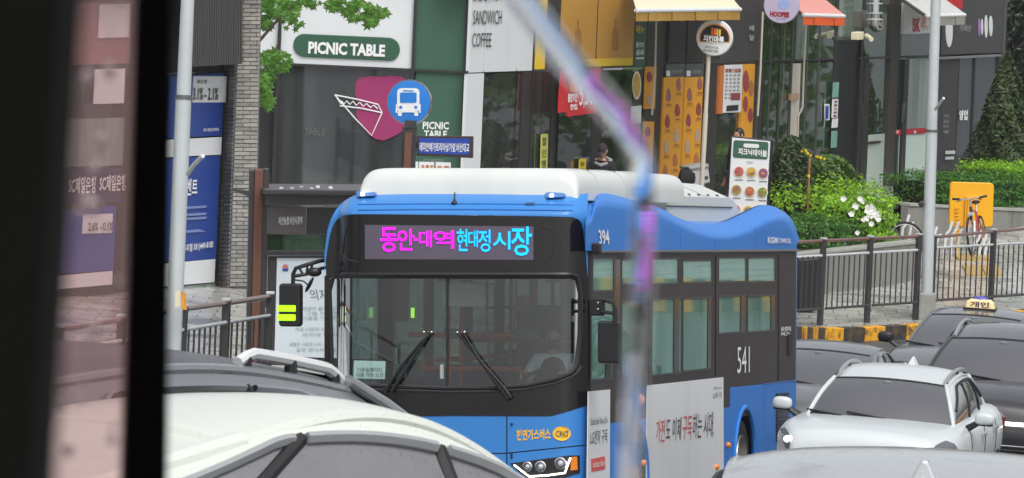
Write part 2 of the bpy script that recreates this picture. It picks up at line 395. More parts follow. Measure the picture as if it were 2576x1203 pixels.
def build_ground():
    g = G(); NX, NY = 36, 60
    def fn(u, v):
        x = -30 + 75 * u; y = -12 + 170 * v
        z = rbf(road_an, x, y, 2.2)
        # under the pavement the road bed stays well below it
        best = min(((Vector((x, y)) - kerb_at(i / 60)).length, i) for i in range(61)); k = kerb_at(best[1] / 60)
        off = Vector((x, y)) - k; k2 = kerb_at(min(1, best[1] / 60 + .01)) - k
        if k2.length > 0 and k2.x * off.y - k2.y * off.x > 0: z = min(z, side_z(x, y) - .35) - .4
        return (x, y, z)
    g.grid(fn, NX, NY); struct('road', g, m_['asphalt'], 'all')
    g = G()
    def fs(u, v):
        k = kerb_at(u); q = k + OUT * (v ** 1.5 * 34)
        return (q.x, q.y, side_z(q.x, q.y))
    g.grid(fs, 60, 30); struct('pavement', g, m_['paving'], 'all')
    g = G(); g.poly([(-1500, -200, -3), (1500, -200, -3), (1500, 2500, -3), (-1500, 2500, -3)]); struct('ground', g, m_['asphalt'])
    # kerb stones, painted yellow and black in turn where the photograph shows them
    L = 0; pts = []
    kt = thing('kerb', 'stone kerb painted in worn yellow and black blocks below the right railing', 'kerb', (KERB[5].x, KERB[5].y, side_z(*KERB[5])))
    t0, t1 = 4.0 / (len(KERB) - 1), 8.3 / (len(KERB) - 1); n = 0; t = 0.1 / 9
    prev = kerb_at(t); acc = 0; cur = t
    while cur < .99:
        a = kerb_at(cur); nt = cur
        while nt < .999 and (kerb_at(nt) - a).length < .46: nt += .0004
        b = kerb_at(nt)
        d = (b - a).normalized(); nn = Vector((d.y, -d.x)); gap = d * .006
        za, zb = side_z(*a) + .012, side_z(*b) + .012; j = R.uniform(-.006, .006)
        q = [(a + gap, za), (b - gap, zb)]
        pa, pb = q[0][0] + nn * (.13 + j), q[1][0] + nn * (.13 + j); ia, ib = q[0][0] - nn * .06, q[1][0] - nn * .06
        g = G(); top = [(*ia, za), (*ib, zb), (*pb, zb - .004), (*pa, za - .004)]
        g.prism(top, (0, 0, -.6))
        painted = cur > t0
        part(kt, 'kerb_stone', g, m_['kerb_yellow'] if painted and n % 2 == 0 else m_['kerb_black'] if painted else m_['granite'], bevel=.012)
        n += 1; cur = nt
build_ground()

# ------------------------------------------------------------------ rain haze over the street
hz_ = bpy.data.materials.new('haze'); hz_.use_nodes = True; _n = hz_.node_tree; _n.nodes.remove(_n.nodes['Principled BSDF'])
pv = _n.nodes.new('ShaderNodeVolumePrincipled'); pv.inputs['Color'].default_value = (.9, .92, .94, 1); pv.inputs['Density'].default_value = .00022; pv.inputs['Anisotropy'].default_value = .2
_n.links.new(pv.outputs[0], _n.nodes['Material Output'].inputs['Volume'])
g = G(); g.box((20, 60, 10), 220, 260, 30); hb0 = bpy.data.objects.new('haze', emit_mesh('haze', g, hz_, False)); COL.objects.link(hb0); hb0['kind'] = 'stuff'; ORG[hb0] = Matrix.Identity(4)
# ------------------------------------------------------------------ railings
def railing(name, label, px_posts, toprail, second, bottom, zs, post_w, npick, baseoff, grp):
    """all rows are (x, y) tables in the picture; zs gives depth by x. Every panel has its pickets."""
    zf = lambda x: interp(zs, x)
    b = P(px_posts[0], interp(toprail, px_posts[0]), zf(px_posts[0])); gz = side_z(b.x, b.y)
    t = thing(name, label, 'railing', (b.x, b.y, gz), grp)
    def at(tab, x): p = P(x, interp(tab, x), zf(x)); return p
    for x in px_posts:
        p = at(toprail, x); z0 = side_z(p.x, p.y)
        d = (at(toprail, x + 4) - p); ang = atan2(d.y, d.x); Mz = Matrix.Rotation(ang, 3, 'Z')
        g = G(); g.box((p.x, p.y, (p.z + .015 + z0) / 2 - .05), post_w, post_w, p.z - z0 + .13, Mz); part(t, 'post', g, m_['darkmetal'], bevel=.008)
        g = G(); g.box((p.x, p.y, p.z + .035), post_w * 1.15, post_w * 1.15, .03, Mz); part(t, 'post_cap', g, m_['steel'], bevel=.008)
    for a, c in zip(px_posts, px_posts[1:]):
        for nm, tab, r, mt in (('top_rail', toprail, .026, m_['railred']), ('middle_rail', second, .02, m_['steel']), ('bottom_rail', bottom, .02, m_['darkmetal'])):
            pa, pc = at(tab, a), at(tab, c); d = (pc - pa).normalized() * post_w * .5
            g = G(); g.tube([pa + d, pc - d], r, 8); part(t, nm, g, mt, smooth=True)
        for i in range(1, npick + 1):
            x = a + (c - a) * i / (npick + 1); p = at(second, x); q = at(bottom, x); q = Vector((p.x, p.y, q.z))
            g = G(); g.tube([p, q], .0115, 6); part(t, 'picket', g, m_['darkmetal'], smooth=True)
    return t
zsR = [(1980, 96.0), (2067, 96.6), (2302, 98), (2347, 98.3), (2640, 101.2)]
railing('railing', 'wet dark railing between the bus tail and the tall grey lamp post', [1955, 2072, 2190, 2312], [(1955, 612), (2005, 609), (2315, 595)], [(1955, 650), (2005, 647), (2315, 629)], [(1955, 785), (2005, 781), (2315, 760)], zsR, .075, 8, .0, 'roadside railings')
railing('railing', 'dark railing right of the grey lamp post, in front of the leaning bicycle', [2350, 2500, 2640], [(2350, 597), (2640, 570)], [(2350, 624), (2640, 608)], [(2350, 756), (2640, 737)], zsR, .075, 10, .0, 'roadside railings')
railing('railing', 'low dark railing with brown top rail left of the bus shelter', [150, 306, 462, 570, 680], [(150, 830), (462, 778), (570, 763), (680, 746)], [(150, 885), (462, 830), (614, 804), (680, 794)], [(150, 1060), (462, 1040), (680, 1010)], [(150, 56), (462, 60.5), (614, 63), (680, 64)], .075, 7, 0, 'roadside railings')
# ------------------------------------------------------------------ the city bus
def bus_axes(vx, vy, lean):
    d = (fwd + rgt * ((vx - CX) / FPX) - upv * ((vy - CY) / FPX)).normalized()
    r = d.cross(Vector((0, 0, 1))).normalized(); u = r.cross(d)
    return r * cos(lean) + u * sin(lean), d, u * cos(lean) - r * sin(lean)
bx, by, bz = bus_axes(4930, 605, radians(2.7))
B0 = P(1143, 1367, 60.9)
BM = Matrix((bx, by, bz)).transposed().to_4x4(); BM.translation = B0; BI = BM.inverted()
HW, LEN = 1.245, 11.35
def S(x, z):
    a = abs(x) / HW
    y = .10 * a ** 4 + .26 * max(0, (a - .82) / .18) ** 2.2 + .03 * (z - 1.2)
    if z > 3.13: y += 3.6 * (z - 3.13) ** 1.5
    if z < 1.2: y += .02 * (1.2 - z)
    return y
def fp(x, y, d=0.0):                             # picture point -> world on the front skin
    r = BI.to_3x3() @ ray(x, y); c = BI @ CAM; yy = .1
    for _ in range(14):
        t = (yy - c.y) / r.y; q = c + r * t; yy = yy * .4 + .6 * (S(max(-HW, min(HW, q.x)), q.z) - d)
    q.y = yy
    return BM @ q
SIDE = Frame(BM @ Vector((HW, 0, 0)), by, bz); SIDE.n = bx.copy()
def sl(x, y):                                    # picture point -> (along, up) on the driver's side
    q = BI @ SIDE.px(x, y); return q.y, q.z
def LB(x, y, z): return BM @ Vector((x, y, z))
bus = thing('city_bus', 'blue city bus with white roof covers and a lit magenta and cyan display', 'bus', mat4=BM)

def pxpatch(top, bot, x0, x1, n, m, d=0.0, mp=fp, smooth=sinterp):
    g = G()
    def fn(u, v):
        x = x0 + (x1 - x0) * u; a = smooth(top, x); b = smooth(bot, x)
        return mp(x, a + (b - a) * v, d)
    return g.grid(fn, n, m)
CAP_TOP = [(816, 640), (819, 606), (827, 567), (842, 533), (866, 506), (900, 489), (940, 484), (1125, 487), (1440, 491), (1479, 486)]
MASK_TOP = [(816, 690), (822, 640), (828, 600), (838, 566), (852, 549), (872, 541), (900, 539), (1125, 541), (1430, 546), (1452, 551), (1465, 565), (1470, 600), (1474, 660), (1479, 700)]
def lower_edge(x): return interp([(816, 1052), (1140, 1046), (1385, 1047), (1440, 1032), (1479, 1019)], x)
WS_BOT = [(828, 820), (832, 930), (845, 958), (870, 968), (1125, 977), (1250, 976), (1330, 970), (1400, 954), (1440, 936), (1456, 905), (1461, 820)]
WS_TOP = [(828, 740), (832, 704), (845, 695), (1440, 696), (1455, 704), (1461, 740)]
g = pxpatch(CAP_TOP, MASK_TOP, 816, 1479, 90, 14); part(bus, 'roof_front', g, m_['blue'], smooth='all')
# groove lines pressed into the roof front
for yy in (513, 527):
    g = G(); g.tube([fp(x, yy + 5 * ((x - 1130) / 300) ** 2 * .6, .004) for x in range(900, 1441, 20)], .008, 6); part(bus, 'trim_line', g, m_['blue2'], smooth=True)
g = pxpatch([(816, 690)] + MASK_TOP[1:], [(816, 700), (1479, 700)], 820, 1475, 80, 12, .006, smooth=interp); part(bus, 'front_mask', g, m_['black'], smooth='all')
g = pxpatch(WS_BOT, [(x, lower_edge(x)) for x in (816, 1140, 1385, 1440, 1479)], 828, 1461, 70, 8, .006, smooth=interp); part(bus, 'front_mask', g, m_['black'], smooth='all')
for xa, xb in ((816, 830), (1459, 1479)):
    g = pxpatch([(816, 694), (1479, 694)], [(x, lower_edge(x)) for x in (816, 1140, 1385, 1440, 1479)], xa, xb, 4, 10, .006); part(bus, 'front_pillar', g, m_['black'], smooth='all')
wsg = part(bus, 'windshield', pxpatch(WS_TOP, WS_BOT, 828, 1461, 60, 20, .0, smooth=interp), m_['windshield'], smooth='all')
# dark rubber seal around the windshield, bar above it, centre joint
ring = [fp(x, interp(WS_TOP, x), .012) for x in range(829, 1462, 8)]; ring2 = [fp(x, interp(WS_BOT, x), .012) for x in range(1460, 828, -8)]
g = G(); g.tube(ring + ring2 + [ring[0]], .022, 8, False); part(wsg, 'seal', g, m_['rubber'], smooth=True)
g = G(); g.tube([fp(x, 691 + (6 if x > 1440 else 0), .03) for x in range(862, 1460, 12)], .026, 8); part(bus, 'header_bar', g, m_['plastic'], smooth=True)
g = G(); g.tube([fp(1125 + (y - 700) * -.0, y, .012) for y in range(697, 978, 20)], .014, 6); part(wsg, 'centre_joint', g, m_['rubber'], smooth=True)
g = G(); g.tube([fp(x, interp(WS_BOT, x) + 9 if x < 1330 else interp([(1330, 978), (1400, 964), (1446, 945), (1470, 910)], x), .02) for x in range(850, 1466, 12)], .013, 6); part(bus, 'lower_trim', g, m_['frame'], smooth=True)
# lower blue panels, their joints and the skirt
LT = [(x, lower_edge(x)) for x in (816, 1140, 1385, 1440, 1479)]
def cut(a, b, ta, tb, name, mt, d=0.0):
    part(bus, name, pxpatch(ta, tb, a, b, max(3, int((b - a) / 16)), 6, d, smooth=interp), mt, smooth='all')
CR = [(816, 1148), (1140, 1142), (1275, 1139), (1479, 1118)]
cut(816, 1273.5, LT, CR, 'front_panel', m_['blue']); cut(1276.5, 1479, LT, CR, 'front_panel', m_['blue'])
CR2 = [(x, y + 3) for x, y in CR]
cut(816, 1273.5, CR2, [(816, 1215), (1479, 1215)], 'bumper_panel', m_['blue']); cut(1276.5, 1479, CR2, [(816, 1213), (1479, 1205)], 'bumper_panel', m_['blue'])
cut(816, 1479, [(816, 1215), (1479, 1206)], [(816, 1330), (1479, 1322)], 'front_skirt', m_['blue2'])
cut(816, 1479, [(816, 1044), (1479, 1010)], [(816, 1332), (1479, 1324)], 'front_backing', m_['plastic'], -.02)
for y in (1067, 1143, 1150):
    g = G(); g.ball(fp(1287, y, .01), .012, nu=8, nv=6); part(bus, 'panel_bolt', g, m_['plastic'], smooth=True)
# headlamps
def headlamp(xo, mir=1):
    f = lambda x: xo + mir * x
    tp = [(0, 1166), (150, 1146), (176, 1146)]; bt = [(0, 1167), (45, 1205), (140, 1201), (176, 1190)]
    xs_ = sorted((f(0), f(176))); T2 = sorted((f(x), y) for x, y in tp); B2 = sorted((f(x), y) for x, y in bt)
    hp = part(bus, 'headlight', pxpatch(T2, B2, xs_[0], xs_[1], 24, 6, .012, smooth=interp), m_['plastic'], smooth='all')
    for x, y, r in ((45, 1174, 13), (78, 1174, 15), (128, 1166, 16)):
        g = G(); c = fp(f(x), y, .02); g.lathe(c, -by, [(0, r / 265), (.03, r / 265), (.035, r / 265 * .8), (.01, r / 265 * .55), (.02, .0)], 20); part(hp, 'lamp_bowl', g, m_['chrome'], smooth=True)
        g = G(); g.ball(c - by * .015, r / 265 * .5, nu=12, nv=8); part(hp, 'lens', g, m_['lamp_glass'], smooth=True)
    g = G(); g.tube([fp(f(x), y, .03) for x, y in ((10, 1170), (48, 1199), (95, 1196), (138, 1190), (152, 1152))], .008, 6); part(hp, 'daytime_light', g, m_['glow_white'], smooth=True)
    g = G(); g.prism([fp(f(x), y, .03) for x, y in ((154, 1150), (168, 1149), (170, 1182), (152, 1184))], by * .02); part(hp, 'indicator', g, m_['amber'])
headlamp(1283); headlamp(1010, -1)
# roof marker lamps, antenna, slot
for cx, cy in ((916, 489), (1392, 492)):
    g = G(); g.prism([fp(x, y, .07) for x, y in ((cx - 22, cy - 6), (cx - 14, cy - 10), (cx + 16, cy - 9), (cx + 30, cy - 4), (cx + 26, cy + 4), (cx - 18, cy + 6))], by * .16)
    pod = part(bus, 'marker_lamp', g, m_['blue2'], bevel=.01)
    g = G(); g.ball(fp(cx - 4, cy, .085), .02, nu=10, nv=8); part(pod, 'bulb', g, m_['glow_white'], smooth=True)
g = G(); g.tube([fp(1143, 512, .01), fp(1143, 500, .05), fp(1146, 460, .05)], [.022, .007, .003], 8); part(bus, 'antenna', g, m_['plastic'], smooth=True)
g = G(); g.ball(fp(1143, 511, .015), .03, .03, .024, 10, 6); part(bus, 'antenna_base', g, m_['plastic'], smooth=True)
g = G(); g.prism([fp(x, y, .012) for x, y in rrect(1321, 510, 1345, 516, 2.5)], by * .01); part(bus, 'vent_slot', g, m_['plastic'])
# destination display
disp = part(bus, 'destination_display', pxpatch([(918, 566), (1347, 570)], [(918, 652), (1340, 654)], 918, 1342, 20, 6, .012), mat('display_glass', (92, 84, 100), .35, noise=(2, .12)), smooth='all')
led_m = mat('led_magenta', (60, 0, 60), .5, emit=(255, 0, 250), strength=1.6); led_c = mat('led_cyan', (0, 40, 60), .5, emit=(0, 165, 255), strength=1.9)
for s, q, mt in (('동', (957, 1000, 572, 634), led_m), ('안', (1000, 1042, 576, 630), led_m), ('-', (1042, 1050, 600, 606), led_m), ('대', (1054, 1086, 580, 622), led_m), ('역', (1090, 1142, 580, 626), led_m),
                 ('현', (1149, 1176, 576, 632), led_c), ('대', (1178, 1202, 580, 622), led_c), ('정', (1203, 1234, 578, 634), led_c), ('시', (1240, 1284, 582, 628), led_c), ('장', (1286, 1338, 570, 644), led_c)):
    part(disp, 'lettering', lettering(fp, s, tq(q[0], q[2], q[1], q[3], 0, 0), .022, .012), mt)
g = G(); g.tube([fp(x, y, .009) for x, y in ((872, 572), (866, 600), (862, 640), (880, 655), (905, 660))], .008, 6); part(disp, 'cover_seam', g, m_['band'], smooth=True)
g = G(); g.tube([fp(x, y, .009) for x, y in ((1360, 566), (1385, 575), (1392, 600), (1390, 640), (1370, 656))], .008, 6); part(disp, 'cover_seam', g, m_['band'], smooth=True)
# yellow lettering and the gas badge
ylw = mat('yellow_print', (240, 186, 40), .5)
part(bus, 'lettering', lettering(fp, '천연가스버스', tq(1299, 1081, 1385, 1109, -.035, 0), .004, .03), ylw)
g = G(); g.prism([fp(x, y, .006) for x, y in disc(1413, 1091, 23, 18)], by * .004); badge = part(bus, 'gas_badge', g, ylw)
part(badge, 'lettering', lettering(fp, 'CNG', tq(1398, 1084, 1429, 1099, 0, 0), .009, .0), m_['ink'])
# wipers
for pts in (((1285, 1002), (1262, 970), (1205, 905), (1165, 838)), ((1278, 1006), (1245, 960), (1195, 890), (1150, 838))):
    g = G(); g.tube([fp(x, y, .06) for x, y in pts], [.022, .018, .016, .012], 6); part(bus, 'wiper', g, m_['plastic'], smooth=True)
for pts in (((968, 985), (1010, 920), (1060, 860), (1084, 838)), ((985, 985), (1030, 915), (1075, 845))):
    g = G(); g.tube([fp(x, y, .06) for x, y in pts], [.02, .017, .012, .012][:len(pts)], 6); part(bus, 'wiper', g, m_['plastic'], smooth=True)
for x, y in ((1066, 836), (1085, 836), (1150, 837), (1168, 836)):
    g = G(); g.ball(fp(x, y, .08), .012, nu=8, nv=6); part(bus, 'wiper_pin', g, m_['chrome'], smooth=True)
# notices behind the windshield
g = G(); g.prism([fp(x, y, -.03) for x, y in ((890, 907), (970, 909), (968, 954), (889, 952))], by * .004); nt = part(bus, 'notice_card', g, mat('card_mint', (196, 224, 222), .5, emit=(196, 224, 222), strength=.10))
part(nt, 'lettering', lettering(fp, '기후동행카드', tq(898, 925, 962, 936, 0, 0), -.022, .01), m_['ink']); part(nt, 'lettering', lettering(fp, '이용 가능 노선', tq(896, 938, 964, 949, 0, 0), -.022, .01), m_['ink'])
g = G(); g.prism([fp(x, y, -.03) for x, y in ((1107, 917), (1116, 917), (1116, 953), (1107, 953))], by * .004); part(bus, 'paper_strip', g, m_['pwhite'])
# mirrors
gm = G(); c = fp(731, 767); cl = BI @ c; gm.prism([LB(cl.x + (x - 731) / 262, cl.y - .05, cl.z - (y - 767) / 262) for x, y in rrect(703, 713, 759, 822, 9)], by * .13)
mir = part(bus, 'mirror', gm, m_['plastic'], bevel=.02)
for y0 in (768, 791):
    g = G(); g.prism([LB(cl.x + (x - 731) / 262, cl.y - .058, cl.z - (y - 767) / 262) for x, y in rrect(701, y0, 748, y0 + 16, 2)], by * .006); part(mir, 'reflective_strip', g, mat('lime', (190, 250, 20), .4, emit=(180, 255, 0), strength=.35))
def ml(x, y, dy=0): return LB(cl.x + (x - 731) / 262, cl.y + dy, cl.z - (y - 767) / 262)
g = G(); g.tube([ml(737, 716), ml(737, 690), ml(744, 675), ml(765, 668), ml(800, 656, .1), ml(826, 650, .3)], .02, 8); part(mir, 'arm', g, m_['plastic'], smooth=True)
g = G(); g.tube([ml(738, 695), ml(770, 690), ml(800, 676, .1), ml(822, 668, .3)], .017, 8); part(mir, 'arm', g, m_['plastic'], smooth=True)
for a, b in (((752, 672), (764, 692)), ((775, 664), (772, 690)), ((790, 660), (778, 688))):
    g = G(); g.tube([ml(*a), ml(*b)], .012, 6); part(mir, 'brace', g, m_['plastic'], smooth=True)
g = G(); g.ball(ml(792, 684), .075, .05, .045, 12, 8); part(mir, 'round_mirror', g, m_['plastic'], smooth=True)
g = G(); g.tube([ml(740, 704), ml(764, 707), ml(778, 718)], .008, 6); part(mir, 'arm', g, m_['plastic'], smooth=True)
g = G(); g.ball((0, 0, 0), .018, .04, .085, 10, 8); Mr = Matrix.Rotation(radians(28), 4, 'Y'); g.v = [ml(780, 716) + BM.to_3x3() @ (Mr @ p) for p in g.v]; part(mir, 'kerb_mirror', g, m_['plastic'], smooth=True)
# driver's side mirror
cr = Vector((HW + .24, .02, (BI @ fp(1470, 855)).z))
def mr(x, y, dy=0): return LB(cr.x + (x - 1537) / 262, cr.y + dy, cr.z - (y - 855) / 262)
g = G(); g.prism([mr(x, y) for x, y in rrect(1509, 807, 1565, 912, 8)], by * .12); mi2 = part(bus, 'mirror', g, m_['plastic'], bevel=.02)
g = G(); g.tube([mr(1482, 760, .3), mr(1530, 756), mr(1549, 762), mr(1554, 780), mr(1553, 810)], .02, 8); part(mi2, 'arm', g, m_['plastic'], smooth=True)
g = G(); g.tube([mr(1482, 782, .3), mr(1520, 784), mr(1551, 788)], .016, 8); part(mi2, 'arm', g, m_['plastic'], smooth=True)
g = G(); g.box((0, 0, 0), .13, .08, .17); g.v = [mr(1506, 772, .08) + BM.to_3x3() @ p for p in g.v]; part(mi2, 'bracket', g, m_['plastic'], bevel=.015)
for y in (762, 778):
    g = G(); g.ball(mr(1510, y, -.0), .011, nu=8, nv=6); part(mi2, 'screw', g, m_['chrome'], smooth=True)

# ---- body sides with window openings (local coordinates: along y, up z)
def wall_cells(rect_, holes):
    y0, z0, y1, z1 = rect_
    ys = sorted({y0, y1, *[min(max(v, y0), y1) for h in holes for v in (h[0], h[2])]}); zs = sorted({z0, z1, *[min(max(v, z0), z1) for h in holes for v in (h[1], h[3])]})
    for a, b in zip(ys, ys[1:]):
        run = None
        for c, d in zip(zs, zs[1:]):
            my, mz = (a + b) / 2, (c + d) / 2
            if any(h[0] < my < h[2] and h[1] < mz < h[3] for h in holes):
                if run: yield (a, run[0], b, run[1]); run = None
            else: run = (run[0], d) if run else (c, d)
        if run: yield (a, run[0], b, run[1])
def hole(x0, y0, x1, y1):
    a = [sl(x0, y0), sl(x1, y0), sl(x1, y1), sl(x0, y1)]
    return (sum(a[i][0] for i in (0, 3)) / 2, (a[2][1] + a[3][1]) / 2, (a[1][0] + a[2][0]) / 2, (a[0][1] + a[1][1]) / 2)
WIN = [hole(1491, 646, 1548, 735), hole(1487, 752, 1544, 957), hole(1564, 650, 1610, 718), hole(1564, 752, 1624, 948),
       hole(1640, 648, 1708, 717), hole(1640, 748, 1716, 944), hole(1718, 653, 1793, 714), hole(1718, 747, 1790, 934),
       hole(1808, 646, 1878, 712), hole(1808, 742, 1876, 840), hole(1882, 646, 1951, 712), hole(1881, 741, 1950, 836)]
ZG = sl(1740, 632)[1]; ZB = 1.0
yA = .36
nsk = 0
g = G()
for (a, b, c, d) in wall_cells((yA, ZB, LEN, ZG), WIN):
    for p in ((HW - .03),): g.box(((HW - .022), (a + c) / 2, (b + d) / 2), .044, c - a, d - b)
part(bus, 'window_band', g, m_['band'], local=True)
for i, (a, b, c, d) in enumerate(WIN):
    w = part(bus, 'window', G().box((HW - .010, (a + c) / 2, (b + d) / 2), .006, c - a, d - b), m_['bustop'] if i % 2 == 0 else m_['busglass'], local=True)
    fw = .02
    g = G(); z1 = [(b + fw / 2, a, c), (d - fw / 2, a, c)]
    for zz, p0, p1 in z1: g.box((HW - .006, (p0 + p1) / 2, zz), .018, p1 - p0, fw)
    for yy in (a + fw / 2, c - fw / 2): g.box((HW - .0065, yy, (b + d) / 2), .017, fw, d - b - 2 * fw)
    part(w, 'frame', g, m_['frame'], local=True)
for x0, y0, x1, y1 in ((1696, 748, 1709, 938), (1781, 747, 1790, 932), (1864, 742, 1876, 838), (1940, 742, 1950, 836), (1524, 912, 1538, 955), (1544, 650, 1560, 950)):
    h = hole(x0, y0, x1, y1); part(bus, 'sash_bar', G().box((HW - .002, (h[0] + h[2]) / 2, (h[1] + h[3]) / 2), .006, h[2] - h[0], h[3] - h[1] - .02), m_['black'], local=True)
# gutter
g = G(); g.box((HW + .012, (yA + LEN) / 2, ZG + .0), .05, LEN - yA, .03); part(bus, 'gutter', g, m_['black'], local=True, bevel=.008)
# lower side panel with wheel openings
WF = (sl(1596, 1160)[0], .5); WR = (sl(1868, 1100)[0] + .08, .5)
def arch(yc, r, z0, n=14):
    h = z0 - .5; a = math.asin(max(-1, min(1, h / r)))
    return [(yc + r * cos(pi - a - (pi - 2 * a) * i / n), .5 + r * sin(pi - a - (pi - 2 * a) * i / n)) for i in range(n + 1)]
ZL = .34
rim = arch(WF[0], .60, ZL); rimr = arch(WR[0], .60, ZL)
tops = [sl(1480, 985), sl(1640, 968), sl(1820, 955), sl(1836, 975), sl(2003, 958)]
out = [(yA, ZL)] + rim + rimr + [(LEN, ZL), (LEN, sl(2000, 959)[1]), (sl(1837, 975)[0], sl(1837, 975)[1]), (sl(1836, 955)[0], ZB + .12), (yA, ZB + .12)]
g = G(); g.prism([(HW + .004, y, z) for y, z in out], (-.03, 0, 0)); part(bus, 'side_panel', g, m_['blueside'], local=True)
for yc in (WF[0], WR[0]):
    ar = arch(yc, .60, ZL); g = G(); g.tube([(HW + .006, y, z) for y, z in ar], .028, 6); part(bus, 'wheel_arch', g, m_['blueside'], local=True, smooth=True)
    g = G(); g.prism([(HW - .34, y, z) for y, z in ar], (-.3, 0, 0)); part(bus, 'wheel_well', g, m_['plastic'], local=True)
def wheel(par, yc, x, sgn, big=True):
    r = .48; g = G(); c = (x, yc, .5)
    g.lathe(c, (sgn, 0, 0), [(-.24, .30), (-.24, r - .03), (-.20, r), (-.04, r), (0, r - .03), (.01, r - .09), (0, .31), (-.03, .295)], 40); w = part(par, 'wheel', g, m_['tyre'], local=True, smooth=True)
    g = G(); g.lathe(c, (sgn, 0, 0), [(0, .305), (.012, .30), (-.0, .285), (-.05, .27), (-.06, .17), (-.02, .15), (.03, .13), (.05, .10), (.06, .0)] if big else [(0, .305), (.012, .3), (-.02, .28), (-.13, .25), (-.14, .15), (-.05, .14), (-.03, 0)], 32); part(w, 'rim', g, m_['wheelsteel'], local=True, smooth=True)
    for k in range(10):
        a = 2 * pi * k / 10; g = G(); q = Vector((x - .055 * sgn if big else x - .13 * sgn, yc + .215 * cos(a), .5 + .215 * sin(a))); g.tube([q, q + Vector((.05 * sgn, 0, 0))], .017, 6); part(w, 'wheel_nut', g, m_['chrome'], local=True)
    return w
for yc, big in ((WF[0], True), (WR[0], False)):
    wheel(bus, yc, HW - .03, 1, big); wheel(bus, yc, -HW + .03, -1, big)
# advertising panels
adm = mat('advert', (232, 234, 236), .3, coat=.3, noise=(.6, .04), streak=(2.5, .25, (180, 184, 178)))
def sp(x, y, d=0): return SIDE.px(x, y, d)
def adpanel(q, label=None):
    g = G(); g.prism([sp(x, y, .012) for x, y in q], -bx * .006); return part(bus, 'advert_panel', g, adm, label)
ad1 = adpanel([(1480, 985), (1535, 980), (1534, 1262), (1476, 1272)]); ad2 = adpanel([(1628, 970), (1820, 949), (1821, 1248), (1625, 1262)])
ink = mat('advert_ink', (70, 72, 70), .5); redp = mat('advert_red', (206, 84, 76), .5)
for s, q, mt, par in (('Subscribe New Life', tq(1486, 1052, 1528, 1070, -.12), ink, ad1), ('LG전자 구독', tq(1485, 1083, 1528, 1119, -.10), ink, ad1),
                      ('가전', tq(1650, 1056, 1672, 1114, -.10), redp, ad2), ('도 이제', tq(1675, 1052, 1713, 1110, -.09), ink, ad2), ('구', tq(1717, 1048, 1728, 1107, -.09), redp, ad2), ('독', tq(1729, 1047, 1740, 1106, -.09), redp, ad2),
                      ('하는 시대.', tq(1742, 1040, 1796, 1104, -.09), ink, ad2), ('Subscribe New Life', tq(1795, 973, 1815, 980, -.1), ink, ad2), ('LG전자 구독', tq(1794, 988, 1815, 1003, -.1), ink, ad2)):
    part(par, 'lettering', lettering(sp, s, q, .018, .0), mt)
g = G(); g.prism([sp(x, y, .018) for x, y in [(1488, 1155), (1522, 1148), (1523, 1180), (1489, 1187)]], -bx * .004); rb = part(ad1, 'red_tag', g, redp)
part(rb, 'lettering', lettering(sp, 'subscribe', tq(1491, 1160, 1520, 1177, -.18), .024, .0), m_['wprint'])
part(bus, 'lettering', lettering(sp, '541', tq(1855, 873, 1886, 940, -.08, 0), .008, .0), m_['wprint'])
part(bus, 'lettering', lettering(sp, '유앤미', tq(1964, 822, 1989, 835, -.05), .008, .02), m_['wprint']); part(bus, 'lettering', lettering(sp, '버스', tq(1965, 836, 1988, 846, -.05), .008, .02), m_['wprint'])
# vents at the tail, small side lamps, panel joints
for k in range(15):
    y = 990 + k * 8.4; g = G(); g.prism([sp(x, yy, .02) for x, yy in ((1955, y), (1986, y - 2), (1986, y + 3), (1955, y + 5))], -bx * .02); part(bus, 'vent_slat', g, m_['plastic'])
for k in range(10):
    y = 842 + k * 5.6; g = G(); g.prism([sp(x, yy, .02) for x, yy in ((1984, y), (1996, y - 1), (1996, y + 2), (1984, y + 3))], -bx * .02); part(bus, 'vent_slat', g, m_['plastic'])
for x, y in ((1618, 1165), (1802, 1175), (1831, 1120)):
    g = G(); g.ball(sp(x, y + 0, .014), .035, nu=10, nv=8); part(bus, 'side_lamp', g, m_['amber'], smooth=True)
g = G(); g.ball(sp(1610, 1008, .014), .05, .05, .07, 10, 8); part(bus, 'side_lamp', g, m_['amber'], smooth=True)
for a, b in (((1922, 968), (1921, 1230)), ((1922, 966), (2001, 957)), ((1840, 1160), (1838, 1250))):
    g = G(); g.tube([sp(*a, .005), sp(*b, .005)], .006, 5); part(bus, 'panel_joint', g, m_['blue2'])
# the far (kerb) side
g = G(); g.box((-HW + .02, (yA + LEN) / 2, .72), .04, LEN - yA, .76); part(bus, 'side_panel', g, m_['blueside'], local=True)
FWIN = [(.75, .55, 1.95, 2.55), (2.4, 1.5, 3.9, 2.55), (4.15, 1.5, 5.55, 2.55), (5.9, .55, 7.1, 2.55), (7.4, 1.7, 8.8, 2.55), (9.0, 1.7, 10.4, 2.55)]
g = G()
for (a, b, c, d) in wall_cells((yA, 1.1, LEN, ZG), FWIN): g.box((-HW + .022, (a + c) / 2, (b + d) / 2), .044, c - a, d - b)
part(bus, 'window_band', g, m_['band'], local=True)
for (a, b, c, d) in FWIN:
    part(bus, 'window', G().box((-HW + .03, (a + c) / 2, (max(b, 1.1) + d) / 2), .008, c - a, d - max(b, 1.1)), glassmat('kerb_glass', (186, 206, 200), .6, .05, .05, (140, 190, 176)), local=True)
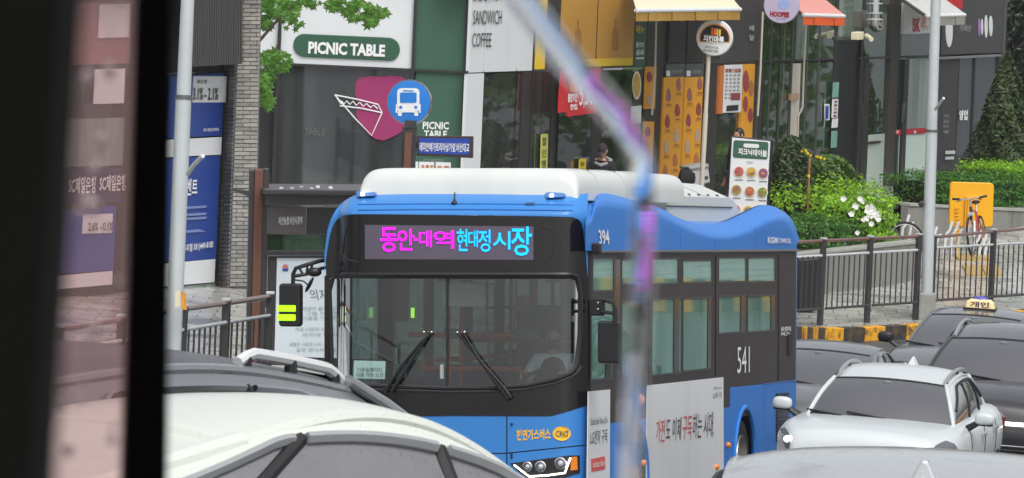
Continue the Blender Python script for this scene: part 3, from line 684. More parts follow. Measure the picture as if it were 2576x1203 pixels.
# roof, rear, floor, ceiling
def roofsec(x): return ZG + .02 + .44 * (1 - (abs(x) / HW) ** 3.2)
g = G(); g.grid(lambda u, v: (HW * (2 * u - 1), .5 + (LEN - .5) * v, min(ZG + .34, roofsec(HW * (2 * u - 1)))), 30, 4); part(bus, 'roof', g, m_['blue'], local=True, smooth='all')
g = G(); g.prism([(-HW, LEN, .34), (HW, LEN, .34), (HW, LEN, ZG + .05), (HW * .8, LEN, ZG + .3), (-HW * .8, LEN, ZG + .3), (-HW, LEN, ZG + .05)], (0, .05, 0)); part(bus, 'rear_panel', g, m_['blue2'], local=True)
part(bus, 'floor', G().box((0, LEN / 2 + .3, .42), 2 * HW - .12, LEN - .9, .06), m_['intdark'], local=True)
part(bus, 'ceiling', G().box((0, LEN / 2 + .4, ZG - .06), 2 * HW - .12, LEN - .9, .05), m_['interior'], local=True)
# side fairing: a wave-topped blue shell along the roof edge
WUP = [(1481, 486), (1500, 477), (1513, 476), (1545, 486), (1590, 505), (1630, 518), (1659, 527), (1687, 545), (1717, 556), (1766, 564), (1824, 556), (1877, 532), (1905, 519), (1926, 516), (1952, 523), (1980, 547), (1995, 575), (2002, 606)]
WLO = [(1481, 560), (1492, 520), (1510, 512), (1545, 514), (1590, 520), (1630, 529), (1659, 540), (1700, 561), (1766, 590), (1824, 597), (1877, 583), (1930, 556), (1962, 550), (1985, 568), (2002, 612)]
INN = Frame(LB(HW - .34, 0, 0), by, bz); INN.n = bx.copy()
g = G(); XS = [1471 + (2003 - 1471) * i / 80 for i in range(81)]
def fair(u, v):
    x = XS[int(round(u * 80))]
    lo = sp(x, sinterp(WLO, x)); base = sp(x, 631)
    q = INN.px(x, sinterp(WUP, x))
    if v <= .4: return base.lerp(lo, v / .4) + bx * .006
    t = (v - .4) / .6; mid = lo.lerp(q, .5) + bz * .05 + bx * .06
    return lo * (1 - t) ** 2 + mid * 2 * t * (1 - t) + q * t * t + bx * .006
g.grid(fair, 80, 14); part(bus, 'roof_fairing', g, m_['blueside'], smooth='all')
g = G(); g.grid(lambda u, v: INN.px(XS[int(round(u * 80))], sinterp(WUP, XS[int(round(u * 80))])) - bx * .02 - bz * v * .5, 80, 2); part(bus, 'fairing_lining', g, m_['blue2'], smooth='all')
part(bus, 'lettering', lettering(sp, '394', tq(1508, 578, 1534, 616, 0, .08), .016, .02), m_['wprint'])
part(bus, 'lettering', lettering(sp, 'KGM', tq(1931, 596, 1956, 612, .06), .02, .03), m_['wprint']); part(bus, 'lettering', lettering(sp, 'COMMERCIAL', tq(1958, 599, 1990, 611, .05), .02, .01), m_['wprint'])
g = G(); g.box((0, 0, 0), .09, .12, .1); g.v = [sp(1500, 625, .04) + BM.to_3x3() @ p for p in g.v]; part(bus, 'side_camera', g, m_['plastic'], bevel=.015)
for x, y0, y1 in ((1590, 534, 629), (1712, 578, 629), (1800, 601, 629), (1900, 574, 629)):
    g = G(); g.tube([sp(x, y0, .008), sp(x, y1, .008)], .005, 5); part(bus, 'panel_joint', g, m_['blue2'])
for x, y0, y1 in ((1800, 642, 945), (1958, 642, 958), (1632, 642, 962)):
    g = G(); g.tube([sp(x, y0, .003), sp(x, y1, .003)], .006, 5); part(bus, 'panel_joint', g, m_['black'])
# gas-tank covers
cz = (BI @ fp(1125, 487)).z
zt = cz + .245
def cover(u, v, y0, y1, hw, ztop, zlow, rr):
    # v: along; u: across; superellipse crown with a rounded nose
    x = (2 * u - 1); n = 14.0
    nose = min(1, v / .03) if y0 < 2 else 1
    k = (1 - (1 - nose) ** 2.2) ** .5 if nose < 1 else 1
    a = abs(x); h = (1 - a ** n) ** (1 / 3.2) if a < 1 else 0
    return (x * hw * (1 - .012 * (1 - k)), y0 + (y1 - y0) * v, zlow + (ztop - zlow) * h * (.0 + k))
c0 = (BI @ fp(1125, 487)).y - .02
xa = (BI @ fp(911, 480)).x; xb = HW - .14
def cov1(u, v):
    p = cover(u, v, c0, 5.6, .5, zt, cz - .06, 1); return (xa + (xb - xa) * u, p[1], p[2])
vs = [0, .004, .01, .018, .028, .04, .055, .07, .2, .4, .6, .8, 1]; us = [.5 - .5 * cos(pi * i / 40) for i in range(41)]
g = G(); g.grid(lambda u, v: cov1(us[int(round(u * 40))], vs[int(round(v * 12))]), 40, 12); part(bus, 'tank_cover', g, m_['buswhite'], local=True, smooth='all')
g = G(); g.prism([cov1(u, 1) for u in us], (0, .01, 0)); part(bus, 'tank_cover_end', g, m_['buswhite'], local=True)
for yy in (1.35, 2.6, 3.9):
    v = (yy - c0) / (5.6 - c0)
    for u_ in (.06, .3, .5, .7, .94):
        g = G(); g.ball(Vector(cov1(u_, v)) + Vector((0, .08, .0)), .014, nu=8, nv=6); part(bus, 'bolt', g, m_['darkmetal'], local=True)
    g = G(); g.tube([Vector(cov1(u, v)) + Vector((0, 0, .003)) for u in us], .006, 5); part(bus, 'cover_joint', g, mat('joint_grey', (170, 172, 170), .5), local=True)
# rear cover: ridge, sloping side with bolts, upright wall
yr0 = 5.75; yr1 = 10.1
ridge = (BI @ Frame(LB(.55, 0, 0), by, bz).px(1750, 457)).z
eave = (BI @ Frame(LB(HW - .36, 0, 0), by, bz).px(1790, 520)).z
sec = [(-.95, ZG + .1), (-.95, eave), (-.6, ridge - .03), (-.2, ridge), (.2, ridge), (.55, ridge - .03), (HW - .36, eave + .1), (HW - .36, eave), (HW - .37, ZG + .1)]
g = G()
def rc(u, v):
    i = int(round(u * 8)); x, z = sec[i]; y = yr0 + (yr1 - yr0) * v
    if v > .8: z = ZG + .1 + (z - ZG - .1) * (1 - ((v - .8) / .2) ** 2 * .62)
    return (x, y, z)
g.grid(rc, 8, 15); part(bus, 'rear_tank_cover', g, m_['buswhite'], local=True, smooth=True)
g = G(); g.prism([(x, yr0, z) for x, z in sec], (0, .02, 0)); part(bus, 'rear_tank_cover_end', g, m_['buswhite'], local=True)
for k in range(7):
    y = yr0 + .35 + k * .52; g = G(); g.ball((HW - .395, y, eave + .115), .02, nu=8, nv=6); part(bus, 'bolt', g, m_['darkmetal'], local=True)
g = G(); g.tube([(HW - .352, yr0 + .02, eave - .004), (HW - .352, yr1 - .75, eave - .004)], .008, 5); part(bus, 'cover_joint', g, m_['darkmetal'], local=True)
g = G(); g.tube([(.1, 7.9, ridge + .006), (.55, 7.9, ridge - .024), (HW - .355, 7.9, eave + .105)], .008, 5); part(bus, 'cover_joint', g, mat('joint_grey', (170, 172, 170), .5), local=True)

# ---- interior: dash, seats, rails, screens
part(bus, 'dashboard', G().prism([(-1.1, .45, 1.42), (1.12, .45, 1.46), (1.12, 1.0, 1.36), (-1.1, 1.0, 1.3)], (0, 0, -.5)), mat('dash', (30, 31, 34), .85, spec=.1), local=True, bevel=.04)
sw = G(); cS = Vector((.62, 1.12, 1.5)); ax = Vector((0, -.55, .83)).normalized(); a1 = ax.orthogonal().normalized(); a2 = ax.cross(a1)
sw.tube([cS + (a1 * cos(t) + a2 * sin(t)) * .23 for t in [2 * pi * i / 24 for i in range(25)]], .017, 8, False); st = part(bus, 'steering_wheel', sw, m_['plastic'], local=True, smooth=True)
g = G(); g.tube([cS - a1 * .22, cS, cS + a1 * .22], .02, 6); g2 = part(st, 'spoke', g, m_['plastic'], local=True)
def seat(x, y, mt, zb=.55):
    s = part(bus, 'seat', G().box((x, y, zb + .4), .44, .44, .1), mt, local=True, bevel=.03)
    part(s, 'backrest', G().box((x, y + .24, zb + .78), .43, .09, .68), mt, local=True, bevel=.03)
    g = G(); g.tube([(x - .2, y + .24, zb + 1.1), (x - .2, y + .24, zb + 1.18), (x + .2, y + .24, zb + 1.18), (x + .2, y + .24, zb + 1.1)], .018, 6); part(s, 'grab_handle', g, m_['orange'], local=True, smooth=True)
    part(s, 'seat_leg', G().box((x, y, zb + .12), .3, .3, .46), m_['intdark'], local=True)
seat(.62, 1.62, m_['cloth_black'], .72)
for k in range(7):
    for x in (-.85, .85):
        if k < 1 and x > 0: continue
        if k == 4 and x < 0: continue
        seat(x, 2.9 + k * .95, m_['seatblue'], .5 if k < 4 else .8)
for x, y in ((-.42, 1.5), (.25, 2.35), (-.55, 2.6), (.5, 4.2), (-.5, 4.6), (.5, 6.4), (-.5, 6.6)):
    g = G(); g.tube([(x, y, .45), (x, y, ZG - .08)], .02, 8); part(bus, 'grab_pole', g, m_['orange'], local=True, smooth=True)
for x0, x1, y, z in ((-.95, .2, 2.0, 1.62), (-.95, .2, 2.0, 1.95), (-.4, .5, 2.35, 1.9)):
    g = G(); g.tube([(x0, y, z), (x1, y, z)], .025, 8); part(bus, 'grab_rail', g, m_['orange'], local=True, smooth=True)
for x in (-.55, .55):
    g = G(); g.tube([(x, 1.6, ZG - .28), (x, 10, ZG - .28)], .018, 8); part(bus, 'grab_rail', g, m_['orange'], local=True, smooth=True)
g = G(); g.box((-.05, .75, 2.36), .5, .04, .24); part(bus, 'sun_blind', g, mat('blind', (170, 176, 172), .6), local=True, bevel=.02)
for x, z, w, h in ((.5, 1.98, .24, .1), (-.25, 1.98, .16, .1), (-.62, 1.62, .14, .2)):
    part(bus, 'screen', G().box((x, .9, z), w, .04, h), mat('screen', (26, 28, 44), .2), local=True, bevel=.01)
g = G(); g.tube([(.15, .7, 2.5), (.14, .72, 2.2), (.17, .75, 1.5)], .012, 6); part(bus, 'cable', g, m_['plastic'], local=True, smooth=True)
g = G(); g.tube([(.42, .7, 2.5), (.44, .72, 2.3), (.36, .75, 1.75)], .012, 6); part(bus, 'cable', g, m_['plastic'], local=True, smooth=True)
g = G(); g.tube([(.12, .74, 2.24), (.75, .74, 2.24)], .014, 6); part(bus, 'camera_bar', g, m_['plastic'], local=True, smooth=True)
g = G(); g.lathe((.5, .72, 2.27), (0, -1, 0), [(0, .0), (0, .09), (.02, .085), (.03, 0)], 20); part(bus, 'inside_mirror', g, m_['plastic'], local=True, smooth=True)
part(bus, 'partition', G().box((.62, 2.02, 1.5), .95, .03, 1.5), m_['intdark'], local=True)
mat('lime_led', (180, 230, 80), .5, emit=(170, 255, 60), strength=.9)
part(bus, 'exit_lamp', G().box((-1.0, 2.4, 2.16), .03, .03, .10), mat('lime_led', (180, 230, 80)), local=True)
# ------------------------------------------------------------------ buildings
FA = vframe(560, 89.0, 100, 83.2)                 # bank front, running back to the right
FA = Frame(P(560, 600, 89.0), Vector((.364, 1, 0)).normalized() * 1.0)
if FA.n.y > 0: FA = Frame(FA.O, -FA.u)
FA = Frame(P(560, 600, 89.0), Vector((.342, .94, 0))); 
FA.n = Vector((FA.u.y, -FA.u.x, 0)).normalized()
FB = fframe(1170, 98.0)                           # cafe front, square to us
FC = Frame(P(1170, 600, 98.0), Vector((.342, .94, 0))); FC.n = Vector((FC.u.y, -FC.u.x, 0)).normalized()
LEAN = .042
def lx(x, y, y0=160): return x - LEAN * (y - y0)   # uprights lean like the rest of the street

def bld(name, label, x, y, z):
    p = P(x, y, z); return thing(name, label, 'building', (p.x, p.y, side_z(p.x, p.y)))
def vbar(t, fr, x, y0, y1, w, d, th, mt, name='mullion'):
    return part(t, name, slab(fr, [(lx(x - w / 2, y0), y0), (lx(x + w / 2, y0), y0), (lx(x + w / 2, y1), y1), (lx(x - w / 2, y1), y1)], d, th), mt)
def pan(t, fr, x0, y0, x1, y1, d, th, mt, name, sl_=0.0, label=None, bevel=0, ref=160):
    """panel whose left and right edges are given at height ref and lean; sl_: rise of top/bottom edge per px."""
    q = [(lx(x0, y0, ref), y0), (lx(x1, y0, ref), y0 + sl_ * (x1 - x0)), (lx(x1, y1, ref), y1 + sl_ * (x1 - x0)), (lx(x0, y1, ref), y1)]
    return part(t, name, slab(fr, q, d, th), mt, label, bevel=bevel)

# ---- bank building
bank = bld('bank_building', 'bank building at left with dark ribbed cladding, navy window posters and a grey brick pier', 560, 725, 88.5)
part(bank, 'wall', slab(FA, [(40, -220), (600, -230), (585, 745), (20, 800)], -.12, .1), mat('bank_wall', (64, 64, 66), .5, noise=(2, .1)))
part(bank, 'upper_wall', slab(FA, [(40, -700), (640, -720), (605, -40), (40, -30)], .32, .3), mat('bank_clad', (74, 72, 72), .5))
n = 0
for x in range(480, 604, 6):                       # ribbed cladding
    yb = 168 - (x - 480) * .06
    part(bank, 'rib', slab(FA, [(x + 6, -60), (x + 10.2, -60), (lx(x + 10.2, yb), yb), (lx(x + 6, yb), yb)], .44, .12), mat('rib', (70, 68, 68), .5, noise=(4, .2)))
part(bank, 'cladding_back', slab(FA, [(470, -60), (612, -60), (603, 161), (462, 170)], .36, .05), mat('clad_dark', (48, 47, 48), .5))
# window posters (x edges at y=400)
def bp(x0, x1, y0, y1, mt, name, d=.03, dy=0, sl_=-.05): return pan(bank, FA, x0, y0, x1, y1, d, .02, mt, name, sl_, ref=400)
pan(bank, FA, 100, 195, 576, 700, -.06, .02, m_['darkglass'], 'window', -.04, ref=400)
bp(418, 556, 192, 348, m_['bankblue'], 'poster', .01, sl_=-.05)
bp(418, 556, 352, 396, m_['pwhite'], 'poster', .012, sl_=-.05)
po = bp(418, 554, 400, 660, m_['bankblue'], 'poster', .01, sl_=-.06)
bp(418, 553, 664, 722, m_['pwhite'], 'poster', .01, sl_=-.09)
bp(416, 556, 726, 745, m_['lightglass'], 'window_base', .0, sl_=-.1)
for s, q, mt in (('3.1% - 2.1%', tq(486, 221, 549, 252, .0), m_['ink']), ('벤트', tq(468, 450, 496, 492, -.04), m_['wprint']), ('평촌지점 031)449-8183', tq(452, 617, 536, 640, -.16), m_['wprint']),
                 ('이', tq(437, 452, 464, 494, -.04), m_['wprint']), ('광고 연금 금리우대', tq(512, 323, 550, 331, -.03), m_['wprint']), ('최고 연', tq(497, 201, 520, 211, 0), m_['ink'])):
    if s.startswith('3.1'):
        bp(479, 562, 192, 258, m_['pwhite'], 'poster', .022, sl_=-.0)
    part(bank, 'lettering', lettering(FA.px, s, q, .036, .02), mt)
for y in (520, 538, 548, 580): part(bank, 'print_line', slab(FA, [(468, y), (520 if y != 580 else 500, y - 3), (519, y + 3), (468, y + 6)], .025, .008), mat('faint', (120, 136, 188), .6))
# strip seen at far left
pan(bank, FA, 130, 425, 318, 512, .03, .02, m_['bankdark'], 'signboard', -.02, ref=400)
part(bank, 'lettering', lettering(FA.px, 'SC제일은행', tq(172, 446, 240, 488, -.03), .06, .02), m_['wprint'])
part(bank, 'lettering', lettering(FA.px, 'SC제일은행', tq(250, 441, 316, 482, -.03), .06, .02), m_['wprint'])
pan(bank, FA, 165, 528, 298, 690, .03, .02, m_['bankblue'], 'poster', -.08, ref=400)
pan(bank, FA, 218, 540, 290, 588, .05, .02, m_['pwhite'], 'poster', -.03, ref=400); part(bank, 'lettering', lettering(FA.px, '2.6% - 0.1%', tq(222, 560, 284, 582, -.03), .075, .02), m_['ink'])
pan(bank, FA, 160, 694, 296, 728, .03, .02, m_['pwhite'], 'poster', -.09, ref=400)
pan(bank, FA, 232, 175, 306, 262, .03, .02, m_['pwhite'], 'poster', -.03, ref=400); pan(bank, FA, 130, 10, 316, 165, .03, .02, mat('rose_reflection', (150, 110, 110), .5, noise=(1.5, .4)), 'signboard', -.03, ref=400)  # rose board paints the pinkish reflection seen in the window strip
pan(bank, FA, 120, 300, 310, 420, .03, .02, m_['lightglass'], 'window', -.02, ref=400)
pan(bank, FA, 236, 12, 312, 96, .06, .02, m_['pwhite'], 'sign_panel', -.03, ref=400)  # white panel added as the brightest part of that strip reflection
for x in (330, 405): vbar(bank, FA, x, 190, 735, 7, .06, .1, m_['mullion'])
# brick pier: left cheek and front, bricks laid one by one
mort = mat('mortar', (112, 110, 106), .8, noise=(12, .15))
pz = 88.6
FP = fframe(600, pz)                               # front face
def pier_x(y): return 600 - LEAN * .95 * (y - 100), 655 - LEAN * .6 * (y - 100)
cheekv = Vector((-.62, .785, 0)).normalized()
base = FP.px(560, 728); topz = FP.px(600, -60).z
b_r = FP.px(596, 400); width = (FP.px(645, 400) - b_r).length
bm_ = [mat('brick_a', (150, 147, 140), .75, noise=(14, .18)), mat('brick_b', (164, 160, 152), .75, noise=(14, .18)), mat('brick_c', (136, 134, 130), .75, noise=(14, .2)), mat('brick_shade', (124, 122, 120), .75, noise=(14, .2))]
pier = bank
ch = (FP.px(600, 100) - FP.px(600, 110.3)).z
gm_ = G(); gm_.prism([FP.px(600, -60, -.02), FP.px(655, -60, -.02), FP.px(640, 730, -.02), FP.px(577, 730, -.02)], (0, .5, 0)); part(bank, 'pier_core', gm_, mort)
row = 0; y = -40.0
while y < 722:
    xa, xb = pier_x(y); xa = max(576, 602 - .034 * y); xb = 656 - .022 * y
    hh = 10.3; off = (row % 2) * 17
    xs = [xa] + [v for v in range(int(xa) - int(xa) % 34 + off, int(xb), 34) if xa + 8 < v < xb - 6] + [xb]
    for p, q in zip(xs, xs[1:]):
        dd = R.uniform(0, .018)
        part(bank, 'brick', slab(FP, [(p + .8, y), (q - .8, y - .05), (q - .8, y + hh - 1.8), (p + .8, y + hh - 1.8)], dd, .06), R.choice(bm_[:3]))
    y += hh; row += 1
# cheek back to the window wall, its shade put in as darker bricks
FK = Frame(FP.px(600, 400, 0), Vector((.26, -.965, 0))); FK.n = Vector((-.965, -.26, 0))
y = 150.0; row = 0
gk = G(); gk.poly([FP.px(602, -60, -.04), FP.px(578, 730, -.04), FP.px(540, 730, -.6), FP.px(566, -60, -.6)]); part(bank, 'pier_cheek', gk, mort)
def lerp_edge(y): return (602 - .034 * y, 570 - .036 * y)
while y < 722:
    xr, xl = lerp_edge(y); hh = 10.3; mid = xr - (xr - xl) * (.45 if row % 2 else .62)
    for a, b_ in ((xl, mid), (mid, xr)):
        def pt(x, yy): t = (xr - x) / (xr - xl); return FP.px(x, yy, -.03 - .56 * t)
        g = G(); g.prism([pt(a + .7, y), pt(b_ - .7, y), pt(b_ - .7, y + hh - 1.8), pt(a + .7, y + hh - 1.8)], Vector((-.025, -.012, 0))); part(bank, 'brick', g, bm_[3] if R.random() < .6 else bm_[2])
    y += hh; row += 1

# ---- cafe building (square front)
cafe = bld('cafe_building', 'sandwich cafe front with white sign boards, green panels and a large dark window', 900, 640, 98)
def room(t, fr, x0, x1, y0, y1, depth, wallc, floorc):
    a = [fr.px(x0, y0, -.2), fr.px(x1, y0, -.2), fr.px(x1, y1, -.2), fr.px(x0, y1, -.2)]
    b = [p - fr.n * depth for p in a]
    g = G(); g.poly(b); part(t, 'inner_wall', g, wallc)
    g = G(); g.poly([a[0], a[1], b[1], b[0]]); part(t, 'ceiling', g, wallc)
    g = G(); g.poly([a[3], a[2], b[2], b[3]]); part(t, 'floor', g, floorc)
    for i, j in ((0, 3), (1, 2)):
        g = G(); g.poly([a[i], a[j], b[j], b[i]]); part(t, 'side_wall', g, wallc)
wallc = mat('room_wall', (108, 108, 106), .8, noise=(.8, .25)); floorc = mat('room_floor', (90, 84, 78), .5)
room(cafe, FB, 640, 1030, 160, 660, 3.2, wallc, floorc)
pan(cafe, FB, 640, 165, 700, 470, -.02, .02, m_['darkglass'], 'window', .03)
cw = pan(cafe, FB, 700, 163, 1040, 660, -.02, .02, m_['darkglass'], 'window', .045)
part(cafe, 'upper_wall', slab(FB, [(640, -620), (1182, -640), (1176, -40), (640, -60)], .1, .4), m_['white'])
pan(cafe, FB, 640, -60, 705, 178, .02, .06, m_['white'], 'sign_panel', .03)
sgn = pan(cafe, FB, 708, -60, 1040, 158, .03, .06, m_['white'], 'sign_panel', .05, ref=60)
pill = part(sgn, 'sign_pill', slab(FB, [(x, y + (x - 870) * .045) for x, y in rrect(738, 90, 1006, 148, 28, 8)], .06, .04), m_['pill'], bevel=.01)
part(pill, 'lettering', lettering(FB.px, 'PICNIC TABLE', tq(775, 104, 968, 135, .045), .075, .045), m_['wprint'])
pan(cafe, FB, 1043, -60, 1170, 176, .02, .06, m_['green'], 'green_panel', .05, ref=60)
gp = pan(cafe, FB, 1041, 179, 1163, 660, .02, .06, m_['green'], 'green_panel', .045, ref=300)
part(gp, 'lettering', lettering(FB.px, 'PICNIC', tq(1063, 306, 1129, 325, .02), .03, .03), m_['wprint'])
part(gp, 'lettering', lettering(FB.px, 'TABLE', tq(1066, 328, 1124, 346, .02), .03, .03), m_['wprint'])
part(gp, 'lettering', lettering(FB.px, 'COFFEE', tq(1064, 400, 1116, 412, .02), .03, .03), mat('faded_print', (110, 130, 118), .6))
foods = [mat('food_a', (196, 130, 80), .5, noise=(30, .6)), mat('food_b', (170, 100, 60), .5, noise=(30, .6))]
for i, x in enumerate((1032, 1054, 1096)):
    mcard = part(gp, 'menu_card', slab(FB, [(x, 406 + i), (x + (20 if i == 0 else 38), 407 + i), (x + (20 if i == 0 else 38), 470), (x, 470)], .035, .01), m_['pwhite'])
    for r_ in range(3):
        for c_ in range(1 if i == 0 else 3 if i == 1 else 2):
            part(mcard, 'food_picture', slab(FB, disc(x + 10 + c_ * (11 if i == 1 else 17), 418 + i + r_ * 14, 4.5 if i < 2 else 7, 4 if i < 2 else 2.6, 10), .04, .004), foods[c_ % 2])
for x, w in ((700, 9), (1039, 8), (1170, 8)): vbar(cafe, FB, x, -60, 660, w, .09, .14, m_['mullion'])
part(cafe, 'transom', slab(FB, [(640, 155), (1170, 179), (1170, 185), (640, 162)], .07, .1), m_['mullion'])
# window graphics: magenta apple and sandwich outline
ap = [(905, 196), (935, 192), (965, 193), (985, 190), (1010, 193), (1025, 205), (1034, 230), (1032, 262), (1022, 300), (1014, 330), (1000, 338), (985, 346), (965, 354), (945, 350), (925, 338), (910, 316), (896, 290), (900, 262), (893, 232), (896, 208)]
part(cw, 'window_graphic', slab(FB, ap, .0, .006), m_['magenta'], 'magenta apple shaped sticker')
def stroke(par, fr, pts, d, r, mt, name='outline'):
    g = G(); g.tube([fr.px(x, y, d) for x, y in pts], r, 6, flat=1); return part(par, name, g, mt)
for pts in ([(842, 239), (898, 250), (951, 263), (961, 284), (935, 341), (895, 300), (842, 239)], [(855, 266), (910, 273), (961, 284)], [(847, 245), (858, 262)],
            [(858, 254), (866, 262), (872, 254), (880, 263), (888, 255), (896, 265), (905, 258), (914, 268), (922, 261), (932, 271), (940, 265), (950, 274)]):
    stroke(cw, FB, pts, .012, .011, m_['wprint'], 'window_graphic')
part(cw, 'lettering', lettering(FB.px, 'TABLE', tq(765, 322, 818, 340, .02), .01, .0), mat('ghost_print', (96, 98, 96), .7))
# pale curtain and shelf inside the cafe
part(cafe, 'shelf', slab(FB, [(760, 470), (1030, 476), (1030, 482), (760, 476)], -1.2, .3), m_['mullion2'])
part(cafe, 'curtain', slab(FB, [(905, 330), (1000, 330), (996, 600), (900, 600)], -1.6, .05), mat('curtain', (190, 196, 190), .8, noise=(3, .15)))

# ---- row of shops (front running away to the right)
shops = bld('shop_building', 'long glass-fronted shop row running away to the right behind awnings and menu boards', 1900, 560, 111)
def sy(x): return 179 - (x - 1174) * .0345          # the transom line
room(shops, FC, 1215, 1600, 180, 660, 2.5, wallc, floorc)
room(shops, FC, 1905, 2100, 30, 520, 2.5, mat('room_green', (112, 140, 104), .8, noise=(.9, .4)), floorc)
room(shops, FC, 2170, 2345, 20, 480, 2.5, mat('room_green2', (140, 168, 134), .8, noise=(.9, .3)), floorc)
room(shops, FC, 2400, 2530, 120, 420, 2.0, mat('room_olive', (104, 104, 84), .8, noise=(.9, .3)), floorc)
part(shops, 'upper_wall', slab(FC, [(1174, -640), (2545, -640), (2540, -40), (1174, -40)], .05, .4), mat('upper_clad', (80, 80, 80), .5))
part(shops, 'plinth', slab(FC, [(1150, 660), (1600, 630), (2100, 500), (2520, 440), (2520, 640), (1150, 800)], -.05, .2), m_['granite'])
SL = -.0345
def sp_(x0, x1, y0, y1, mt, name, d=.02, th=.05, label=None, s=SL, ref=160, bevel=0): return pan(shops, FC, x0, y0, x1, y1, d, th, mt, name, s, label, bevel, ref)
# white board of the cafe's side
for a, b_ in ((1180, 1217), (1219, 1300), (1302, 1339)): wb = sp_(a, b_, -60, 183 + (a - 1180) * SL, m_['white'], 'sign_panel', s=SL)
for s, q in (('SALAD, HOT', tq(1191, -22, 1262, 8, .0)), ('SANDWICH', tq(1190, 26, 1262, 62, -.0)), ('COFFEE', tq(1188, 83, 1236, 119, 0))):
    part(wb, 'lettering', lettering(FC.px, s, q, .035, -.0), m_['ink'])
sp_(1177, 1219, 186, 660, m_['white'], 'white_panel')
sp_(1221, 1300, 186, 660, m_['shopglass'], 'window', -.003, .02); sp_(1302, 1318, 184, 660, m_['shopglass'], 'window', -.003, .02)
sp_(1342, 1366, 183, 660, m_['shopglass'], 'window', -.003, .02); sp_(1368, 1394, 182, 660, m_['shopglass'], 'window', -.003, .02); sp_(1412, 1500, 181, 660, m_['shopglass'], 'window', -.003, .02); sp_(1520, 1592, 177, 660, m_['greenreflect'], 'window', -.003, .02)
sp_(1346, 1371, -60, 175, m_['lemon'], 'sign_panel'); sp_(1373, 1406, -60, 172, m_['mullion'], 'post', .014, .06)
for a, b_ in ((1408, 1497), (1502, 1592)):
    gp2 = sp_(a, b_, -60, 170 + (a - 1408) * SL, m_['gold'], 'sign_panel', .03)
    xm = a + 47
    part(gp2, 'bottle_print', slab(FC, [(xm - 2, 48), (xm + 2, 48), (xm + 2, 70), (xm + 8, 80), (xm + 7, 128), (xm - 9, 128), (xm - 8, 80), (xm - 2, 70)], .038, .004), mat('gold_print', (160, 114, 52), .6))
sp_(1408, 1592, 152, 171, m_['lemon'], 'sign_panel', .045, .02)
for x, w in ((1344, 6), (1328, 22), (1400, 14), (1510, 17), (1404, 5), (1499, 4)):
    vbar(shops, FC, x, -60 if w < 8 else sy(x), 660, w, .012, .06, m_['mullion'])
for a, b_ in ((1174, 1600), (1772, 1910), (1910, 2105), (2160, 2345)):
    part(shops, 'transom', slab(FC, [(a, sy(a)), (b_, sy(b_)), (b_, sy(b_) + 5), (a, sy(a) + 5)], .016, .06), m_['mullion'])
sp_(1595, 1624, -60, 170, m_['green'], 'sign_panel', .03)
for s, y0, y1, mt in (('메뉴', 64, 84, m_['lemon']), ('콜라보', 106, 120, m_['wprint']), ('음료', 125, 139, m_['wprint']), ('-', 145, 149, m_['wprint'])):
    part(shops, 'lettering', lettering(FC.px, s, tq(1600, y0, 1620, y1, -.03), .06, .02), mt)
# chicken shop
sp_(1626, 1678, -60, 660, mat('black_clad', (40, 38, 40), .45), 'post', .012, .06)
part(shops, 'louvre_back', slab(FC, [(1680, 20), (1772, 20), (1768, 165), (1676, 168)], .0, .05), m_['mullion'])
for k in range(19):
    y = 44 + k * 6.0
    for a, b_ in ((1681, 1723), (1727, 1771)):
        part(shops, 'louvre_slat', slab(FC, [(lx(a, y), y), (lx(b_, y), y - 1), (lx(b_, y + 3.4), y + 2.4), (lx(a, y + 3.4), y + 3.4)], .06, .05), mat('slat', (66, 62, 62), .45))
for a, b_ in ((1676, 1724), (1727, 1771)):
    hd = sp_(a, b_, 161, 194, mat('menu_grey', (76, 78, 80), .5), 'menu_header', .04)
    part(hd, 'lettering', lettering(FC.px, '치킨마루', tq(a + 14, 176, b_ - 8, 186, -.03), .06, .0), mat('grey_print', (170, 172, 172), .6))
    part(hd, 'chalk_icon', slab(FC, [(a + 1, 178), (a + 10, 178), (a + 10, 192), (a + 1, 192)], .05, .01), m_['pwhite'])
pics = [mat('pic_a', (150, 96, 96), .5, noise=(26, .7)), mat('pic_b', (150, 60, 64), .5, noise=(26, .7)), mat('pic_c', (182, 160, 140), .5, noise=(26, .6)), mat('pic_d', (176, 110, 70), .5, noise=(26, .6))]
k = 0
for a, b_ in ((1672, 1722), (1725, 1771)):
    door = sp_(a, b_, 195, 660, m_['yellowad'], 'menu_board', .045)
    for col in range(2):
        for r_ in range(4):
            y = (232, 297, 362, 424)[r_] - col * 28 + (6 if a > 1700 else 8); xc = a + 14 + col * 24 - .045 * (y - 160)
            h = 17; q = [(xc + sin(w) * 7.2 * (.62 + .38 * (1 - cos(w)) / 2 + R.uniform(-.1, .1)), y - cos(w) * h * (1 + R.uniform(-.08, .08))) for w in [2 * pi * i / 13 for i in range(13)]]
            part(door, 'food_picture', slab(FC, q, .052, .004), pics[k % 4]); k += 1
            part(door, 'caption', slab(FC, [(xc - 5, y + h + 5), (xc + 6, y + h + 4.6), (xc + 6, y + h + 8), (xc - 5, y + h + 8.4)], .052, .004), mat('caption', (150, 96, 30), .6))
            part(door, 'caption', slab(FC, [(xc - 8, y + h + 11), (xc + 9, y + h + 10.6), (xc + 9, y + h + 12.4), (xc - 8, y + h + 12.8)], .052, .004), mat('caption2', (190, 128, 30), .6))
sp_(1773, 1908, -60, 156, mat('black_clad2', (62, 60, 62), .45, noise=(2, .12)), 'wall_panel', .02)
for y0, s in ((64, '배'), (88, '달')): part(shops, 'lettering', lettering(FC.px, s, tq(1885, y0, 1897, y0 + 14, 0), .05, .02), mat('grey_print', (170, 172, 172)))
sp_(1775, 1810, 160, 660, m_['mullion'], 'door_frame', .0, .06)
